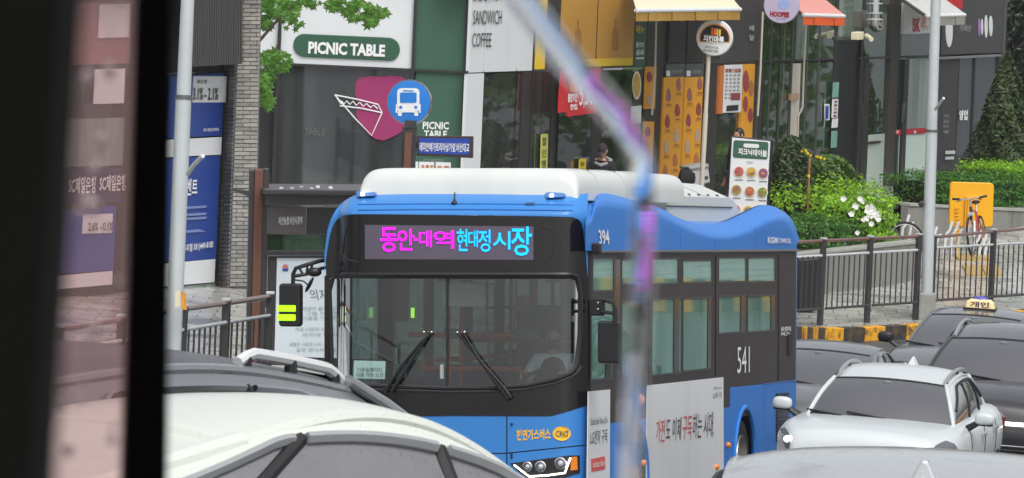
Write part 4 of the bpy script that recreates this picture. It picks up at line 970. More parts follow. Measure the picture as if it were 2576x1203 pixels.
sp_(1808, 1912, 160, 660, m_['shopglass'], 'window', -.01, .02)
mb = sp_(1811, 1824, 166, 287, mat('rust_ad', (188, 110, 52), .5, noise=(5, .2)), 'menu_board', .04, ref=166)
mb = sp_(1824, 1869, 164, 284, m_['pwhite'], 'price_list', .05, .02, ref=166)
for i in range(5): part(mb, 'food_picture', slab(FC, [(1826 + i * 8, 173), (1832 + i * 8, 173), (1832 + i * 8, 182), (1826 + i * 8, 182)], .06, .004), pics[i % 4])
for r_ in range(7):
    for c_ in range(4): part(mb, 'price_line', slab(FC, [(1826 + c_ * 10 - r_ * .4, 188 + r_ * 9.5), (1832 + c_ * 10 - r_ * .4, 188 + r_ * 9.5), (1832 + c_ * 10 - r_ * .4, 191 + r_ * 9.5), (1826 + c_ * 10 - r_ * .4, 191 + r_ * 9.5)], .06, .004), mat('price_ink', (130, 130, 136), .6))
for i in range(6): part(mb, 'skewer_picture', slab(FC, [(1840 + i * 4, 234), (1843 + i * 4, 234), (1842 + i * 4, 252), (1839 + i * 4, 252)], .06, .004), pics[1])
part(mb, 'black_strip', slab(FC, [(1829, 266), (1858, 264), (1857, 278), (1828, 280)], .06, .004), m_['plastic'])
mb = sp_(1871, 1900, 162, 360, m_['yellowad'], 'menu_board', .04)
for x, y, rx, ry, kk in ((1877, 205, 7, 28, 1), (1890, 222, 6, 20, 3), (1876, 262, 6, 20, 1), (1888, 290, 6, 18, 1)): part(mb, 'food_picture', slab(FC, disc(x, y, rx, ry, 16), .05, .004), pics[kk])
for a, b_, y0, y1 in ((1626, 1652, 168, 274), (1622, 1646, 306, 480)):
    mb = pan(shops, FC, a, y0, b_, y1, .1, .03, m_['yellowad'], 'menu_board', 0, ref=y0)
    for q in range(2): part(mb, 'food_picture', slab(FC, disc(a + 8, y0 + 26 + q * 58, 7, 13, 14), .11, .004), pics[q + 1])
fb = part(shops, 'food_board', slab(FC, [(1596, 182), (1616, 174), (1613, 262), (1592, 268)], .3, .03), m_['plastic'])
part(fb, 'food_picture', slab(FC, disc(1602, 215, 11, 36, 24), .31, .004), mat('bowl', (224, 214, 196), .5, noise=(20, .1)))
part(fb, 'food_picture', slab(FC, disc(1602, 215, 8.5, 30, 24), .318, .004), mat('noodle', (216, 160, 70), .5, noise=(24, .9)))
part(shops, 'notice', slab(FC, [(1591, 268), (1614, 266), (1612, 310), (1588, 314)], .3, .02), m_['pwhite'])
# green glass shop
for a, b_, y0, y1, gmat in ((1912, 1938, -60, 152, 'greenreflect'), (1940, 1964, -60, 152, 'greenreflect'), (1966, 1998, -60, 151, 'greenreflect'), (2000, 2030, -60, 150, 'lightglass'), (2032, 2100, -60, 149, 'greenreflect'),
                           (1925, 1958, 160, 520, 'greenreflect'), (1960, 1990, 160, 520, 'greenreflect'), (2018, 2060, 158, 520, 'greenreflect'), (2062, 2100, 157, 520, 'greenreflect')):
    sp_(a, b_, y0, y1, m_[gmat], 'window', -.003, .02)
sp_(1995, 2015, 160, 520, mat('cream_post', (206, 198, 184), .6, noise=(2, .06)), 'post', .016, .06)
part(shops, 'post_band', slab(FC, [(1990, 236), (2010, 235), (2009, 252), (1989, 253)], .06, .05), mat('tan', (188, 160, 130), .6))
for x, w, a in ((1910, 5, -60), (1918, 9, 160), (1939, 3, -60), (1965, 3, -60), (1993, 5, -60), (2016, 5, 158), (2031, 3, -60), (2061, 3, -60), (2102, 6, -60)): vbar(shops, FC, x, a, 520, w, .012, .06, m_['mullion2'] if w < 6 else m_['mullion'])
sp_(2105, 2166, -60, 93, m_['lightglass'], 'window', -.0, .03); part(shops, 'lintel', slab(FC, [(2104, 93), (2168, 91), (2168, 100), (2104, 102)], .04, .1), m_['mullion2'])
sp_(2104, 2168, 101, 560, mat('door_black', (30, 28, 34), .35), 'doorway', -.02, .05)
for y0, y1, mt, x0 in ((208, 246, 'lightglass', 2098), (250, 297, 'pwhite', 2096), (299, 322, 'pwhite', 2096), (330, 372, 'lightglass', 2094)):
    part(shops, 'menu_plate', slab(FC, [(x0, y0), (x0 + 13, y0 - 1), (x0 + 11, y1 - 1), (x0 - 2, y1)], .08, .02), m_[mt] if mt != 'lightglass' else mat('teal_plate', (120, 168, 152), .5))
for i in range(5): part(shops, 'menu_picture', slab(FC, disc(2103 - i * .5, 256 + i * 9, 4, 3, 8), .085, .004), pics[i % 3])
bp_ = part(shops, 'blue_plate', slab(FC, rrect(2076, 262, 2087, 303, 2), .04, .02), m_['pwhite'])
part(bp_, 'blue_panel', slab(FC, [(2078, 267), (2085, 267), (2084, 299), (2077, 299)], .05, .004), m_['nameblue'])
# next shop with double doors
sp_(2170, 2192, -60, 560, m_['greenreflect'], 'window', -.003, .02); sp_(2192, 2244, 12, 560, m_['greenreflect'], 'window', -.04, .02); sp_(2262, 2280, 12, 560, m_['greenreflect'], 'window', -.04, .02); sp_(2284, 2350, 148, 560, m_['lightglass'], 'window', -.03, .02); sp_(2266, 2350, 86, 143, m_['greenreflect'], 'window', -.03, .02)
for x, w, y0 in ((2183, 13, 155), (2250, 20, -40), (2282, 11, 150), (2168, 6, -60)): vbar(shops, FC, x, y0, 500, w, .014, .06, m_['mullion'] if w != 20 else mat('post_brown', (66, 62, 56), .5))
for x, y in ((2169, 290), (2275, 285)): part(shops, 'door_handle', slab(FC, [(x, y - 25), (x + 3, y - 25), (x + 1, y + 25), (x - 2, y + 25)], .22, .04), m_['chrome'])
rb_ = part(shops, 'red_band', slab(FC, [(2252, 327), (2330, 322), (2329, 335), (2251, 340)], .0, .004), m_['red'])
for x in (2256, 2300): part(rb_, 'arrow_print', slab(FC, [(x, 328), (x + 7, 332), (x, 337)], .005, .004), m_['wprint'])
part(shops, 'window_film', slab(FC, [(2178, 340), (2232, 336), (2228, 470), (2172, 478)], -.035, .006), mat('film', (176, 190, 180), .6)); part(shops, 'window_film', slab(FC, [(2262, 340), (2334, 336), (2328, 466), (2258, 472)], -.025, .006), mat('film_pale', (204, 222, 214), .6))
part(shops, 'shelf_board', slab(FC, [(2178, 358), (2216, 354), (2216, 360), (2178, 364)], .0, .02), m_['mullion'])
ws = sp_(2268, 2346, 8, 86, m_['white'], 'sign_panel', .04); part(ws, 'lettering', lettering(FC.px, 'SK', tq(2297, 46, 2315, 81, -.03), .06, .02), m_['red']); part(ws, 'lettering', lettering(FC.px, '매직', tq(2318, 42, 2333, 78, -.03), .06, .0), m_['orange'])
part(shops, 'sill', slab(FC, [(2165, 478), (2335, 462), (2335, 470), (2165, 486)], .12, .2), m_['granite'])
# dark shop at the end
ds = sp_(2366, 2524, -60, 138, mat('end_panel', (66, 66, 68), .5, noise=(1.5, .06)), 'sign_panel', .05)
def ell(x, y, rx, ry, mt): part(ds, 'white_emblem', slab(FC, disc(x, y, rx, ry, 20), .06, .006), mt)
for x, y, rx, ry, mt in ((2388, 78, 9, 41, 'pwhite'), (2464, 69, 3, 22, None), (2471, 68, 2.5, 20, 'pwhite'), (2481, 67, 4, 29, 'pwhite'), (2493, 66, 4.5, 26, 'pwhite')): ell(x, y, rx, ry, m_[mt] if mt else mat('lilac', (170, 120, 190), .5))
part(ds, 'lettering', lettering(FC.px, '카페온', tq(2414, 64, 2444, 80, -.03), .06, .0), mat('grey_print', (170, 172, 172)))
part(shops, 'transom', slab(FC, [(2358, 145), (2520, 137), (2520, 142), (2358, 150)], .08, .1), mat('pale_metal', (126, 126, 124), .5))
pl = sp_(2362, 2412, 150, 480, mat('end_pillar', (58, 56, 58), .5), 'pillar', .012, .06)
for y0, s in ((288, '커피'), (301, '음료'), (314, '빙수'), (328, '빵')): part(pl, 'lettering', lettering(FC.px, s, tq(2373, y0, 2387, y0 + 9, -.03), .04, .0), mat('grey_print', (170, 172, 172)))
sp_(2414, 2452, 146, 395, m_['darkglass'], 'window', -.01, .02); sp_(2455, 2520, 144, 390, m_['darkglass'], 'window', -.01, .02); vbar(shops, FC, 2453, 146, 395, 3, .012, .04, m_['mullion'])
part(shops, 'lettering', lettering(FC.px, '영업', tq(2412, 277, 2434, 303, -.02), .02, .05), m_['wprint'])
sp_(2412, 2530, 392, 480, m_['mullion'], 'wall_panel', .0, .08)
vbar(shops, FC, 2524, -60, 480, 8, .06, .2, m_['mullion2'])
for x0, y0, x1, y1 in ((2380, 380, 2403, 388), (2380, 395, 2400, 402)): part(shops, 'window_base', slab(FC, [(x0, y0), (x1, y0 - 1), (x1, y1 - 1), (x0, y1)], .06, .02), m_['white'])
# ------------------------------------------------------------------ things fixed to and standing before the shops
def awning(name, label, back, front, fr_drop, topm, fringem, d0, d1, nsc, grp='shop awnings'):
    """back/front: picture points (left, right) of the rear and front edges; fringe hangs from the front."""
    bl, br = FC.px(*back[0], d0), FC.px(*back[1], d0); fl, fr_ = FC.px(*front[0], d1), FC.px(*front[1], d1)
    t = thing(name, label, 'awning', tuple((bl + br) / 2), grp)
    g = G(); up = Vector((0, 0, .03)); g.add([bl, br, fr_, fl, bl + up, br + up, fr_ + up, fl + up], [(0, 1, 2, 3), (7, 6, 5, 4), (0, 4, 5, 1), (1, 5, 6, 2), (2, 6, 7, 3), (3, 7, 4, 0)]); part(t, 'canopy', g, topm)
    g = G(); g.tube([fl, fr_], .035, 8); part(t, 'front_bar', g, m_['pwhite'])
    for i in range(nsc):
        a = fl.lerp(fr_, i / nsc); b_ = fl.lerp(fr_, (i + .96) / nsc); dz = Vector((0, 0, -fr_drop)); w = FC.n * (.012 * (i % 2))
        g = G(); g.prism([a + w, b_ + w, b_ + dz + w, a + dz * .97 + w], FC.n * .008); part(t, 'fringe', g, fringem)
    for p, q in ((bl, fl), (br, fr_)):
        g = G(); g.tube([p + Vector((0, 0, -.02)), q + Vector((0, 0, -.02))], .02, 6); part(t, 'arm', g, m_['mullion2'])
    for y in (.3, .6):
        pass
    return t
stripe = mat('awning_cream', (226, 218, 190), .7, noise=(2, .05), streak=(3, .2, (170, 162, 130)))
awning('awning', 'cream striped awning with a yellow brown fringe above the chicken shop', [(1580, -40), (1800, -52)], [(1600, 27), (1862, 24)], .17, stripe, mat('fringe_ochre', (176, 136, 58), .8, noise=(4, .3)), .1, 1.5, 9)
awning('awning', 'faded pink awning with a bright orange fringe beside the round lilac sign', [(1952, -12), (2052, -16)], [(2021, 38), (2123, 41)], .17, mat('awning_pink', (214, 150, 140), .7, noise=(2, .06)), mat('fringe_orange', (224, 92, 30), .7), .1, 1.3, 4)
awning('awning', 'white and grey awning with a pale fringe just behind the tall lamp post', [(2255, -12), (2352, -16)], [(2331, 41), (2427, 38)], .18, mat('awning_grey', (196, 198, 196), .7, streak=(4, .5, (140, 140, 138))), mat('fringe_grey', (150, 148, 140), .8, noise=(3, .15)), .1, 1.3, 4)
g = slab(FC, [(2360, -10), (2423, -14), (2422, 24), (2400, 26), (2360, 8)], .5, .3); single('sign_box', g, m_['red'], 'red sign box poking out above the white and grey awning', 'sign', bevel=.02)
# red price banner
g = slab(FC, [(1412, 178), (1512, 170), (1500, 284), (1428, 294), (1424, 282), (1405, 284)], .35, .02)
ban = single('price_banner', g, m_['red'], 'red banner with large white price figures hanging in front of the shop glass', 'banner')
part(ban, 'lettering', lettering(FC.px, '5,500', tq(1457, 206, 1502, 276, -.1), .37, .0), m_['wprint']); part(ban, 'lettering', lettering(FC.px, '콜팝치킨', tq(1428, 236, 1452, 258, -.06), .37, .03), m_['wprint']); part(ban, 'lettering', lettering(FC.px, '한컵', tq(1434, 262, 1452, 277, -.06), .37, .03), m_['wprint'])
part(ban, 'food_print', slab(FC, [(1432, 206), (1450, 200), (1452, 230), (1434, 232)], .37, .004), mat('food_orange', (214, 120, 40), .5, noise=(20, .5)))
# narrow posters low on the glass
for x, y0, y1, lab, mt in ((1370, 338, 470, 'narrow yellow green poster with dark lettering on the glass left of the standing person', mat('lime_poster', (186, 190, 90), .6, noise=(6, .15))), (1466, 400, 470, 'small yellow notice on the glass just left of the capped person', m_['lemon'])):
    g = slab(FC, [(x - 8, y0), (x + 9, y0 - 1), (x + 6, y1), (x - 12, y1)], .05, .01); t = single('poster', g, mt, lab, 'poster')
    for i in range(4): part(t, 'lettering', lettering(FC.px, '할인행사'[i], tq(x - 6 - i, y0 + 8 + i * (y1 - y0) / 4.6, x + 5 - i, y0 + 6 + (i + .8) * (y1 - y0) / 4.6, -.03), .056, .01), m_['ink'])
# round shop signs
def round_sign(name, label, x, y, rpx, z, ring, face):
    c = P(x, y, z); r = rpx * z / FPX
    t = thing(name, label, 'sign', (c.x, c.y, c.z - r)); fr = Frame(c, Vector((cos(radians(-6)), sin(radians(-6)), 0)))
    g = G(); g.lathe(c + fr.n * .0, fr.n, [(-.1, 0), (-.1, r * .97), (-.08, r), (.08, r), (.1, r * .96), (.1, 0)], 40); part(t, 'sign_case', g, ring, smooth=True)
    return t, fr, c, r
t, fr, c, r = round_sign('chicken_sign', 'round black and white chicken shop sign with orange rim on a cream pole', 1798, 95, 46, 104.5, m_['pwhite'], None)
part(t, 'orange_rim', slab(fr, [(1798 + 39 * cos(a) , 97 + 37 * sin(a)) for a in [radians(166 + i * 210 / 26) for i in range(27)]], .104, .004), mat('rim_orange', (232, 150, 50), .5))
part(t, 'black_face', slab(fr, [(1798 + 36 * cos(a), 97 + 34 * sin(a)) for a in [radians(168 + i * 206 / 26) for i in range(27)]], .11, .004), m_['plastic'])
for i, (x, cc) in enumerate(((1790, (236, 100, 40)), (1797, (240, 140, 40)), (1803, (244, 176, 50)), (1809, (244, 190, 60)))): part(t, 'logo_stick', slab(fr, [(x, 70 + i * 1.5), (x + 4.5, 70 + i * 1.5), (x + 3.5, 88 + i), (x - 1, 87 + i)], .116, .004), mat('stick%d' % i, cc, .5))
part(t, 'lettering', lettering(fr.px, '치킨마루', tq(1769, 87, 1821, 105, .1), .118, .05), m_['wprint']); part(t, 'lettering', lettering(fr.px, '메가트리아점', tq(1774, 115, 1806, 121, .1), .118, .01), m_['ink']); part(t, 'lettering', lettering(fr.px, '031-469-9294', tq(1769, 123, 1807, 129, .12), .118, .01), m_['ink'])
pb = P(1766, 452, 104.5); g = G(); g.tube([P(1783, 138, 104.5), P(1775, 285, 104.5)], .035, 10); part(t, 'pole', g, mat('cream_post', (206, 198, 184)), smooth=True)
g = G(); p0 = P(1775, 285, 104.5); p1 = P(1764, 470, 104.5); p1.z = side_z(p1.x, p1.y); g.tube([p0, p1], .042, 10); part(t, 'pole', g, mat('cream_post', (206, 198, 184)), smooth=True)
part(t, 'speaker_box', slab(fr, [(1790, 142), (1812, 143), (1812, 158), (1790, 157)], -.02, .1), m_['mullion2'])
t, fr, c, r = round_sign('cafe_sign', 'round lilac shop sign with red lettering above the green glass, cut by the frame top', 1966, 14, 45, 109, mat('lilac_sign', (186, 176, 202), .4), None)
part(t, 'lettering', lettering(fr.px, 'HOOPEE', tq(1937, 28, 1985, 42, .06), .106, .06), mat('dark_red_print', (150, 24, 40), .5)); part(t, 'lettering', lettering(fr.px, 'Donut Coffee', tq(1952, 45, 1977, 50, .02), .106, 0), mat('lilac_print', (130, 110, 150), .5))
part(t, 'blue_figure', slab(fr, disc(1972, 12, 15, 12, 16), .104, .004), mat('pale_blue', (150, 170, 220), .5)); g = G(); g.box(c - Vector((0, -.5, 0)), .06, .9, .06); part(t, 'bracket', g, m_['mullion2'])
# drain pipes, duct, meter box, camera
dp = thing('exhaust_duct', 'shiny round metal exhaust duct bending at the shop wall', 'duct', tuple(P(2198, 70, 116)))
g = G(); g.tube([P(2202, -80, 116), P(2199, 40, 116)], .13, 16); part(dp, 'pipe', g, m_['chrome'], smooth=True)
g = G(); g.tube([P(2199, 36, 116), P(2199, 50, 116), P(2204, 60, 116.2), P(2206, 62, 117)], .145, 16); part(dp, 'elbow', g, m_['chrome'], smooth=True)
for y in (8, 32, 48): g = G(); g.tube([P(2200, y, 116), P(2200, y + 3, 116)], .15, 16); part(dp, 'band', g, m_['steel'], smooth=True)
single('meter_box', slab(FC, [(2168, 28), (2182, 27), (2181, 70), (2167, 71)], .15, .15), mat('meter_grey', (120, 116, 108), .5), 'small grey box on the wall beside the exhaust duct', 'box', bevel=.01)
cm = thing('security_camera', 'cream security camera on the wall under the exhaust duct', 'camera', tuple(P(2165, 98, 116.5)))
part(cm, 'mount', slab(FC, [(2161, 82), (2174, 80), (2173, 100), (2160, 101)], .3, .15), mat('cream_plastic', (226, 220, 190), .5), bevel=.01)
g = G(); g.tube([P(2174, 88, 116.3), P(2182, 92, 116)], .02, 6); part(cm, 'arm', g, mat('cream_plastic', (226, 220, 190)))
g = G(); g.tube([P(2180, 90, 116), P(2192, 99, 115.7)], .045, 10); part(cm, 'camera_body', g, mat('cream_plastic', (226, 220, 190)), smooth=True)
for lab, pts in (('thin white drain pipe running down beside the cream post', [(2026, 58), (2019, 270), (2008, 292), (2004, 420)]), ('thin white cable pipe beside the yellow menu board', [(1919, 30), (1913, 180), (1906, 292)]), ('thin white cable hanging on the black post left of the yellow menus', [(1651, 50), (1648, 170), (1640, 290)])):
    g = G(); g.tube([FC.px(x, y, .18) for x, y in pts], .018, 6); single('drain_pipe', g, mat('cream_post', (206, 198, 184)), lab, 'pipe', 'thin white pipes on the shop fronts', smooth=True)

# A-frame menu board
ab = thing('menu_stand', 'standing white menu board with green header and round food pictures in a black frame', 'menu board', (lambda p: (p.x, p.y, side_z(p.x, p.y)))(P(1885, 520, 103)))
fr = Frame(P(1885, 450, 103), Vector((1, .05, 0)))
def aq(x0, y0, x1, y1): return [(x0 + 12 - .06 * (y0 - 345), y0), (x1 + 12 - .06 * (y0 - 345), y0 + .1 * (x1 - x0)), (x1 + 12 - .06 * (y1 - 345), y1 + .1 * (x1 - x0)), (x0 + 12 - .06 * (y1 - 345), y1)]
fp_ = aq(1826, 342, 1934, 620); part(ab, 'frame', slab(fr, fp_, .0, .05), m_['plastic'], bevel=.01)
part(ab, 'board', slab(fr, aq(1830, 346, 1926, 610), .012, .02), m_['pwhite'])
hd = part(ab, 'header', slab(fr, [(x + 12 - .06 * (y - 345), y + .06 * (x - 1826)) for x, y in rrect(1834, 352, 1922, 396, 6)], .018, .008), m_['green'])
part(hd, 'lettering', lettering(fr.px, '피크닉테이블', tq(1857, 372, 1929, 389, .09), .025, .03), m_['wprint']); pl2 = part(hd, 'white_pill', slab(fr, [(x, y + .05 * (x - 1890)) for x, y in rrect(1870, 362, 1910, 372, 5)], .024, .004), m_['pwhite'])
part(ab, 'lettering', lettering(fr.px, 'SALAD', tq(1879, 405, 1894, 411, .05), .024, 0), mat('grey_ink', (130, 130, 130), .6))
salad = [mat('salad%d' % i, c_, .5, noise=(28, .8)) for i, c_ in enumerate(((190, 90, 80), (206, 160, 70), (150, 80, 120), (150, 130, 70), (180, 110, 70), (120, 140, 70)))]
for i, (x, y) in enumerate(((1859, 432), (1890, 433), (1920, 436), (1853, 478), (1886, 482), (1918, 484), (1850, 528), (1882, 531), (1914, 534))):
    b_ = part(ab, 'food_picture', slab(fr, disc(x, y, 14, 14.5, 24), .022, .006), mat('bowl', (224, 214, 196))); part(b_, 'salad', slab(fr, disc(x, y, 11.5, 12, 20), .028, .004), salad[i % 6])
    for q in range(4): part(b_, 'topping', slab(fr, disc(x + R.uniform(-6, 6), y + R.uniform(-6, 6), R.uniform(2.5, 4.5), R.uniform(2.5, 4), 8), .034 + q * .001, .004), R.choice(salad))
    part(ab, 'caption', slab(fr, [(x - 10, y + 19), (x + 10, y + 19.6), (x + 10, y + 22), (x - 10, y + 21.4)], .02, .004), mat('grey_ink', (130, 130, 130)))
# parcel and black bag beside the chicken shop
p = P(1757, 438, 105.2); gz = side_z(p.x, p.y)
tb = thing('delivery_box', 'pale grey delivery box with dark print on a stand by the yellow menu boards', 'box', (p.x, p.y, gz))
frb = Frame(p, Vector((.95, .3, 0))); part(tb, 'box', slab(frb, [(1735, 426), (1782, 420), (1787, 460), (1736, 470)], 0, .45), mat('box_grey', (196, 196, 196), .6, noise=(3, .1)), bevel=.02)
part(tb, 'lid', slab(frb, [(1733, 420), (1783, 412), (1784, 421), (1734, 428)], .03, .5), mat('box_grey2', (176, 178, 178), .6), bevel=.015); part(tb, 'print', slab(frb, [(1764, 430), (1771, 429), (1772, 444), (1765, 445)], .006, .005), m_['ink']); part(tb, 'print', slab(frb, [(1773, 444), (1781, 443), (1781, 451), (1773, 452)], .006, .005), m_['ink'])
g = G(); g.box((p.x, p.y + .2, (p.z + gz) / 2 - .15), .3, .4, p.z - gz - .1); part(tb, 'stand', g, m_['mullion'])
g = G(); c = P(1727, 445, 104.4); g.ball(c, .14, .13, .17, 12, 9); g.v = [Vector((c.x + math.copysign(abs((v.x - c.x) / .14) ** .7, v.x - c.x) * .14 + R.uniform(-.022, .022), v.y, v.z + R.uniform(-.03, .03) - .04)) for v in g.v]; bg_ = single('shopping_bag', g, m_['cloth_black'], 'crumpled black bag against the pale delivery box', 'bag', smooth=True)
g = G(); g.box((c.x, c.y, (c.z - .17 + side_z(c.x, c.y)) / 2), .2, .2, c.z - .17 - side_z(c.x, c.y)); single('bag_stool', g, m_['mullion'], 'dark stool under the crumpled black bag', 'stool')

# ------------------------------------------------------------------ street furniture
def pole_thing(name, label, x0, y0, x1, y1, z, w0, w1, yj):
    p1 = P(x1, y1, z); gz = side_z(p1.x, p1.y); top = P(x0 + (x0 - x1) * .6, y0 - (y1 - y0) * .6, z)
    t = thing(name, label, 'lamp post', (p1.x, p1.y, gz)); k = z / FPX
    d = (top - p1); base = p1 + d * ((gz - p1.z) / d.z)
    j = p1 + (top - p1) * ((yj - y1) / ((y0 - (y1 - y0) * .6) - y1))
    g = G(); g.tube([base, j], [w1 * k / 2 * 1.04, w1 * k / 2], 20); part(t, 'lower_shaft', g, m_['steel'], smooth=True)
    g = G(); g.tube([j, top], [w1 * k / 2 * .92, w0 * k / 2 * .9], 20); part(t, 'upper_shaft', g, m_['steel'], smooth=True)
    g = G(); g.tube([j - d.normalized() * .02, j + d.normalized() * .02], w1 * k / 2 * 1.08, 20); part(t, 'collar', g, mat('collar', (110, 112, 112), .4, metal=.5), smooth=True)
    return t, base
t, b0 = pole_thing('lamp_post', 'tall pale grey lamp post at left, in front of the navy bank posters', 472, 0, 447, 600, 59.5, 32, 40, 245)
g = G(); g.tube([P(472, 438, 59.3), P(486, 418, 59.1), P(510, 392, 58.9)], .022, 8); part(t, 'bracket', g, m_['steel'], smooth=True)
g = G(); g.prism([P(x, y, 59.25) for x, y in ((455, 733), (467, 737), (470, 780), (457, 778))], fwd * .02); tg = part(t, 'sticker', g, mat('sticker_orange', (226, 146, 50), .5, noise=(14, .6)))
g = G(); g.prism([P(x, y, 59.2) for x, y in ((440, 733), (453, 730), (453, 772), (440, 774))], fwd * .02); part(t, 'sticker', g, mat('sticker_cream', (214, 208, 176), .5))
t, b0 = pole_thing('lamp_post', 'tall grey lamp post at right, standing between the two railing sections', 2354, 0, 2332, 720, 98.2, 26, 29, 330)
g = G(); g.tube([P(2352, 276, 98), P(2374, 247, 97.7)], .022, 8); part(t, 'bracket', g, m_['steel'], smooth=True)
g = G(); g.box((b0.x, b0.y, b0.z + .2), .26, .26, .44); part(t, 'base_plate', g, m_['granite'], bevel=.03)
g = G(); g.ball(P(2318, 513, 98.1), .05, nu=8, nv=6); part(t, 'junction', g, m_['darkmetal'])
# bus stop flag
p = P(1026, 432, 84); gz = -.3
bs = thing('bus_stop_sign', 'round blue bus stop sign on a brown square post with a blue name board', 'sign', (p.x, p.y, side_z(p.x, p.y)))
frs = Frame(P(1030, 255, 84), Vector((cos(radians(-10)), sin(radians(-10)), 0)))
g = G(); w = 36 * 84 / FPX; z1 = P(1026, 318, 84).z; z0 = side_z(p.x, p.y)
g.box((p.x, p.y + .05, (z1 + z0) / 2), w, w, z1 - z0); part(bs, 'post', g, m_['darkmetal'], bevel=.01); g = G(); g.box((p.x - .01, p.y - .045, (z1 + z0) / 2 - .03), w * .5, w, z1 - z0 - .1); part(bs, 'post_cladding', g, m_['brown'])
g = G(); g.box((p.x + .01, p.y, z1 + .03), w * .8, w * .6, .1); part(bs, 'neck', g, m_['darkmetal'])
c = P(1031, 257, 84); rr = 56 * 84 / FPX
g = G(); g.lathe(c, frs.n, [(-.09, 0), (-.09, rr * .98), (-.07, rr * 1.01), (.055, rr * 1.01), (.06, rr), (.06, 0)], 48); part(bs, 'sign_case', g, m_['chrome'], smooth=True)
g = G(); g.lathe(c, frs.n, [(.062, 0), (.066, rr * .97), (.07, rr * .9), (.07, 0)], 48); face = part(bs, 'sign_face', g, m_['signblue'], smooth=True)
o = 2
def fs(poly, d, mt, nm='bus_symbol'): part(face, nm, slab(frs, poly, d, .004), mt)
fs(rrect(999, 222, 1055, 283, 11), .078, m_['wprint']); fs(rrect(1006, 233, 1048, 259, 4), .083, m_['signblue']); fs([(1014, 227), (1040, 228), (1040, 230.5), (1014, 229.5)], .083, m_['signblue'])
for x in (1008, 1046): fs(disc(x, 270, 4, 4, 12), .083, m_['signblue'])
for x in (1001, 1042): fs(rrect(x, 280, x + 10, 292, 3), .078, m_['wprint'])
fs([(996, 262), (1000, 262), (1000, 284), (995, 284)], .078, m_['wprint']); fs([(1054, 262), (1058, 262), (1058, 284), (1054, 284)], .078, m_['wprint'])
nb = part(bs, 'name_frame', slab(frs, [(1049, 342), (1189, 343), (1188, 398), (1048, 392)], .06, .08), mat('frame_brown', (58, 42, 40), .5), bevel=.008)
nbf = part(nb, 'name_board', slab(frs, [(1054, 347), (1181, 349), (1180, 390), (1053, 386)], .066, .01), m_['nameblue'])
part(nb, 'lettering', lettering(frs.px, '래미안메가트리아상가앞.비산대교', tq(1055, 358, 1180, 381, .02), .072, .02), m_['wprint'])
g = G(); g.tube([frs.px(1046, 366, 0), frs.px(1056, 366, .02)], .04, 8); part(bs, 'clamp', g, m_['darkmetal'])
# bus shelter behind the bus
z = 70.0; p = P(648, 890, z); k = z / FPX
sh = thing('bus_shelter', 'brown and grey bus shelter with a white poster, partly hidden by the bus', 'bus shelter', (p.x, p.y, side_z(p.x, p.y)))
frh = Frame(P(700, 600, z), Vector((1, .12, 0)))
zb = side_z(p.x, p.y)
def down(fr, poly, d, th, zbot):
    g = slab(fr, poly, d, th); lo = min(v.z for v in g.v)
    for v in g.v:
        if v.z < lo + .15: v.z = zbot
    return g
part(sh, 'post', down(frh, [(641, 426), (664, 426), (655, 900), (632, 900)], .02, .18, zb), m_['brown'], bevel=.01)
part(sh, 'post_edge', down(frh, [(664, 424), (678, 424), (669, 900), (655, 900)], .03, .18, zb), m_['darkmetal'], bevel=.01)
part(sh, 'post_edge', down(frh, [(629, 428), (641, 427), (632, 900), (621, 900)], .0, .16, zb), m_['darkmetal'], bevel=.01)
part(sh, 'roof', slab(frh, [(664, 476), (1010, 478), (1010, 488), (664, 490)], .5, 1.6), m_['darkmetal'], bevel=.01)
part(sh, 'roof_beam', slab(frh, [(668, 490), (1000, 492), (1000, 512), (668, 517)], .1, .12), mat('shelter_grey', (92, 90, 90), .4, noise=(3, .1)))
part(sh, 'roof_bracket', slab(frh, [(578, 474), (632, 482), (632, 497), (580, 478)], .1, .1), m_['darkmetal'])
hb = part(sh, 'header_board', slab(frh, [(672, 521), (770, 522), (768, 590), (670, 588)], .04, .08), mat('header_taupe', (96, 90, 88), .5, noise=(2, .15)))
part(hb, 'lettering', lettering(frh.px, '비산농협.비산시장역', tq(701, 545, 760, 566, -.02), .05, .02), m_['wprint'])
part(sh, 'header_board', slab(frh, [(773, 522), (1000, 524), (1000, 590), (771, 590)], .03, .08), m_['darkmetal'])
part(sh, 'lintel', slab(frh, [(664, 632), (1000, 632), (1000, 645), (664, 643)], .06, .12), m_['darkmetal'])
part(sh, 'glass_panel', slab(frh, [(668, 590), (1000, 592), (1000, 632), (666, 632)], -.05, .02), m_['greenreflect'])
pp = part(sh, 'poster_case', down(frh, [(676, 645), (1000, 645), (992, 940), (672, 940)], .0, .12, zb + .25), m_['darkmetal'])
po = part(pp, 'poster', down(frh, [(697, 649), (990, 649), (984, 930), (689, 930)], .012, .02, zb + .35), mat('poster_lit', (206, 216, 222), .4, noise=(.8, .04)))
part(pp, 'lettering', lettering(frh.px, '의자', tq(783, 728, 830, 755, .0, .25), .02, -.01), m_['ink'])
gi = mat('pale_ink', (150, 160, 170), .6)
for y, x0, s in ((776, 762, '바람이 불어오는 날'), (788, 768, '그늘 아래에서'), (800, 760, '가을을 기다린다'), (828, 742, '서로 나란히 마음을'), (842, 760, '의자에 앉았다'), (866, 728, '세월은 사람과 나의 그림'), (880, 745, '길은 멀어져 오네')):
    part(pp, 'lettering', lettering(frh.px, s, tq(x0, y - 5, x0 + 100, y + 5, 0), .02, 0), gi)
part(pp, 'round_emblem', slab(frh, disc(718, 672, 7, 7, 14), .02, .004), mat('emblem_red', (200, 110, 110), .5)); part(pp, 'round_emblem', slab(frh, [(710, 676), (726, 676), (724, 682), (712, 682)], .022, .004), m_['nameblue'])
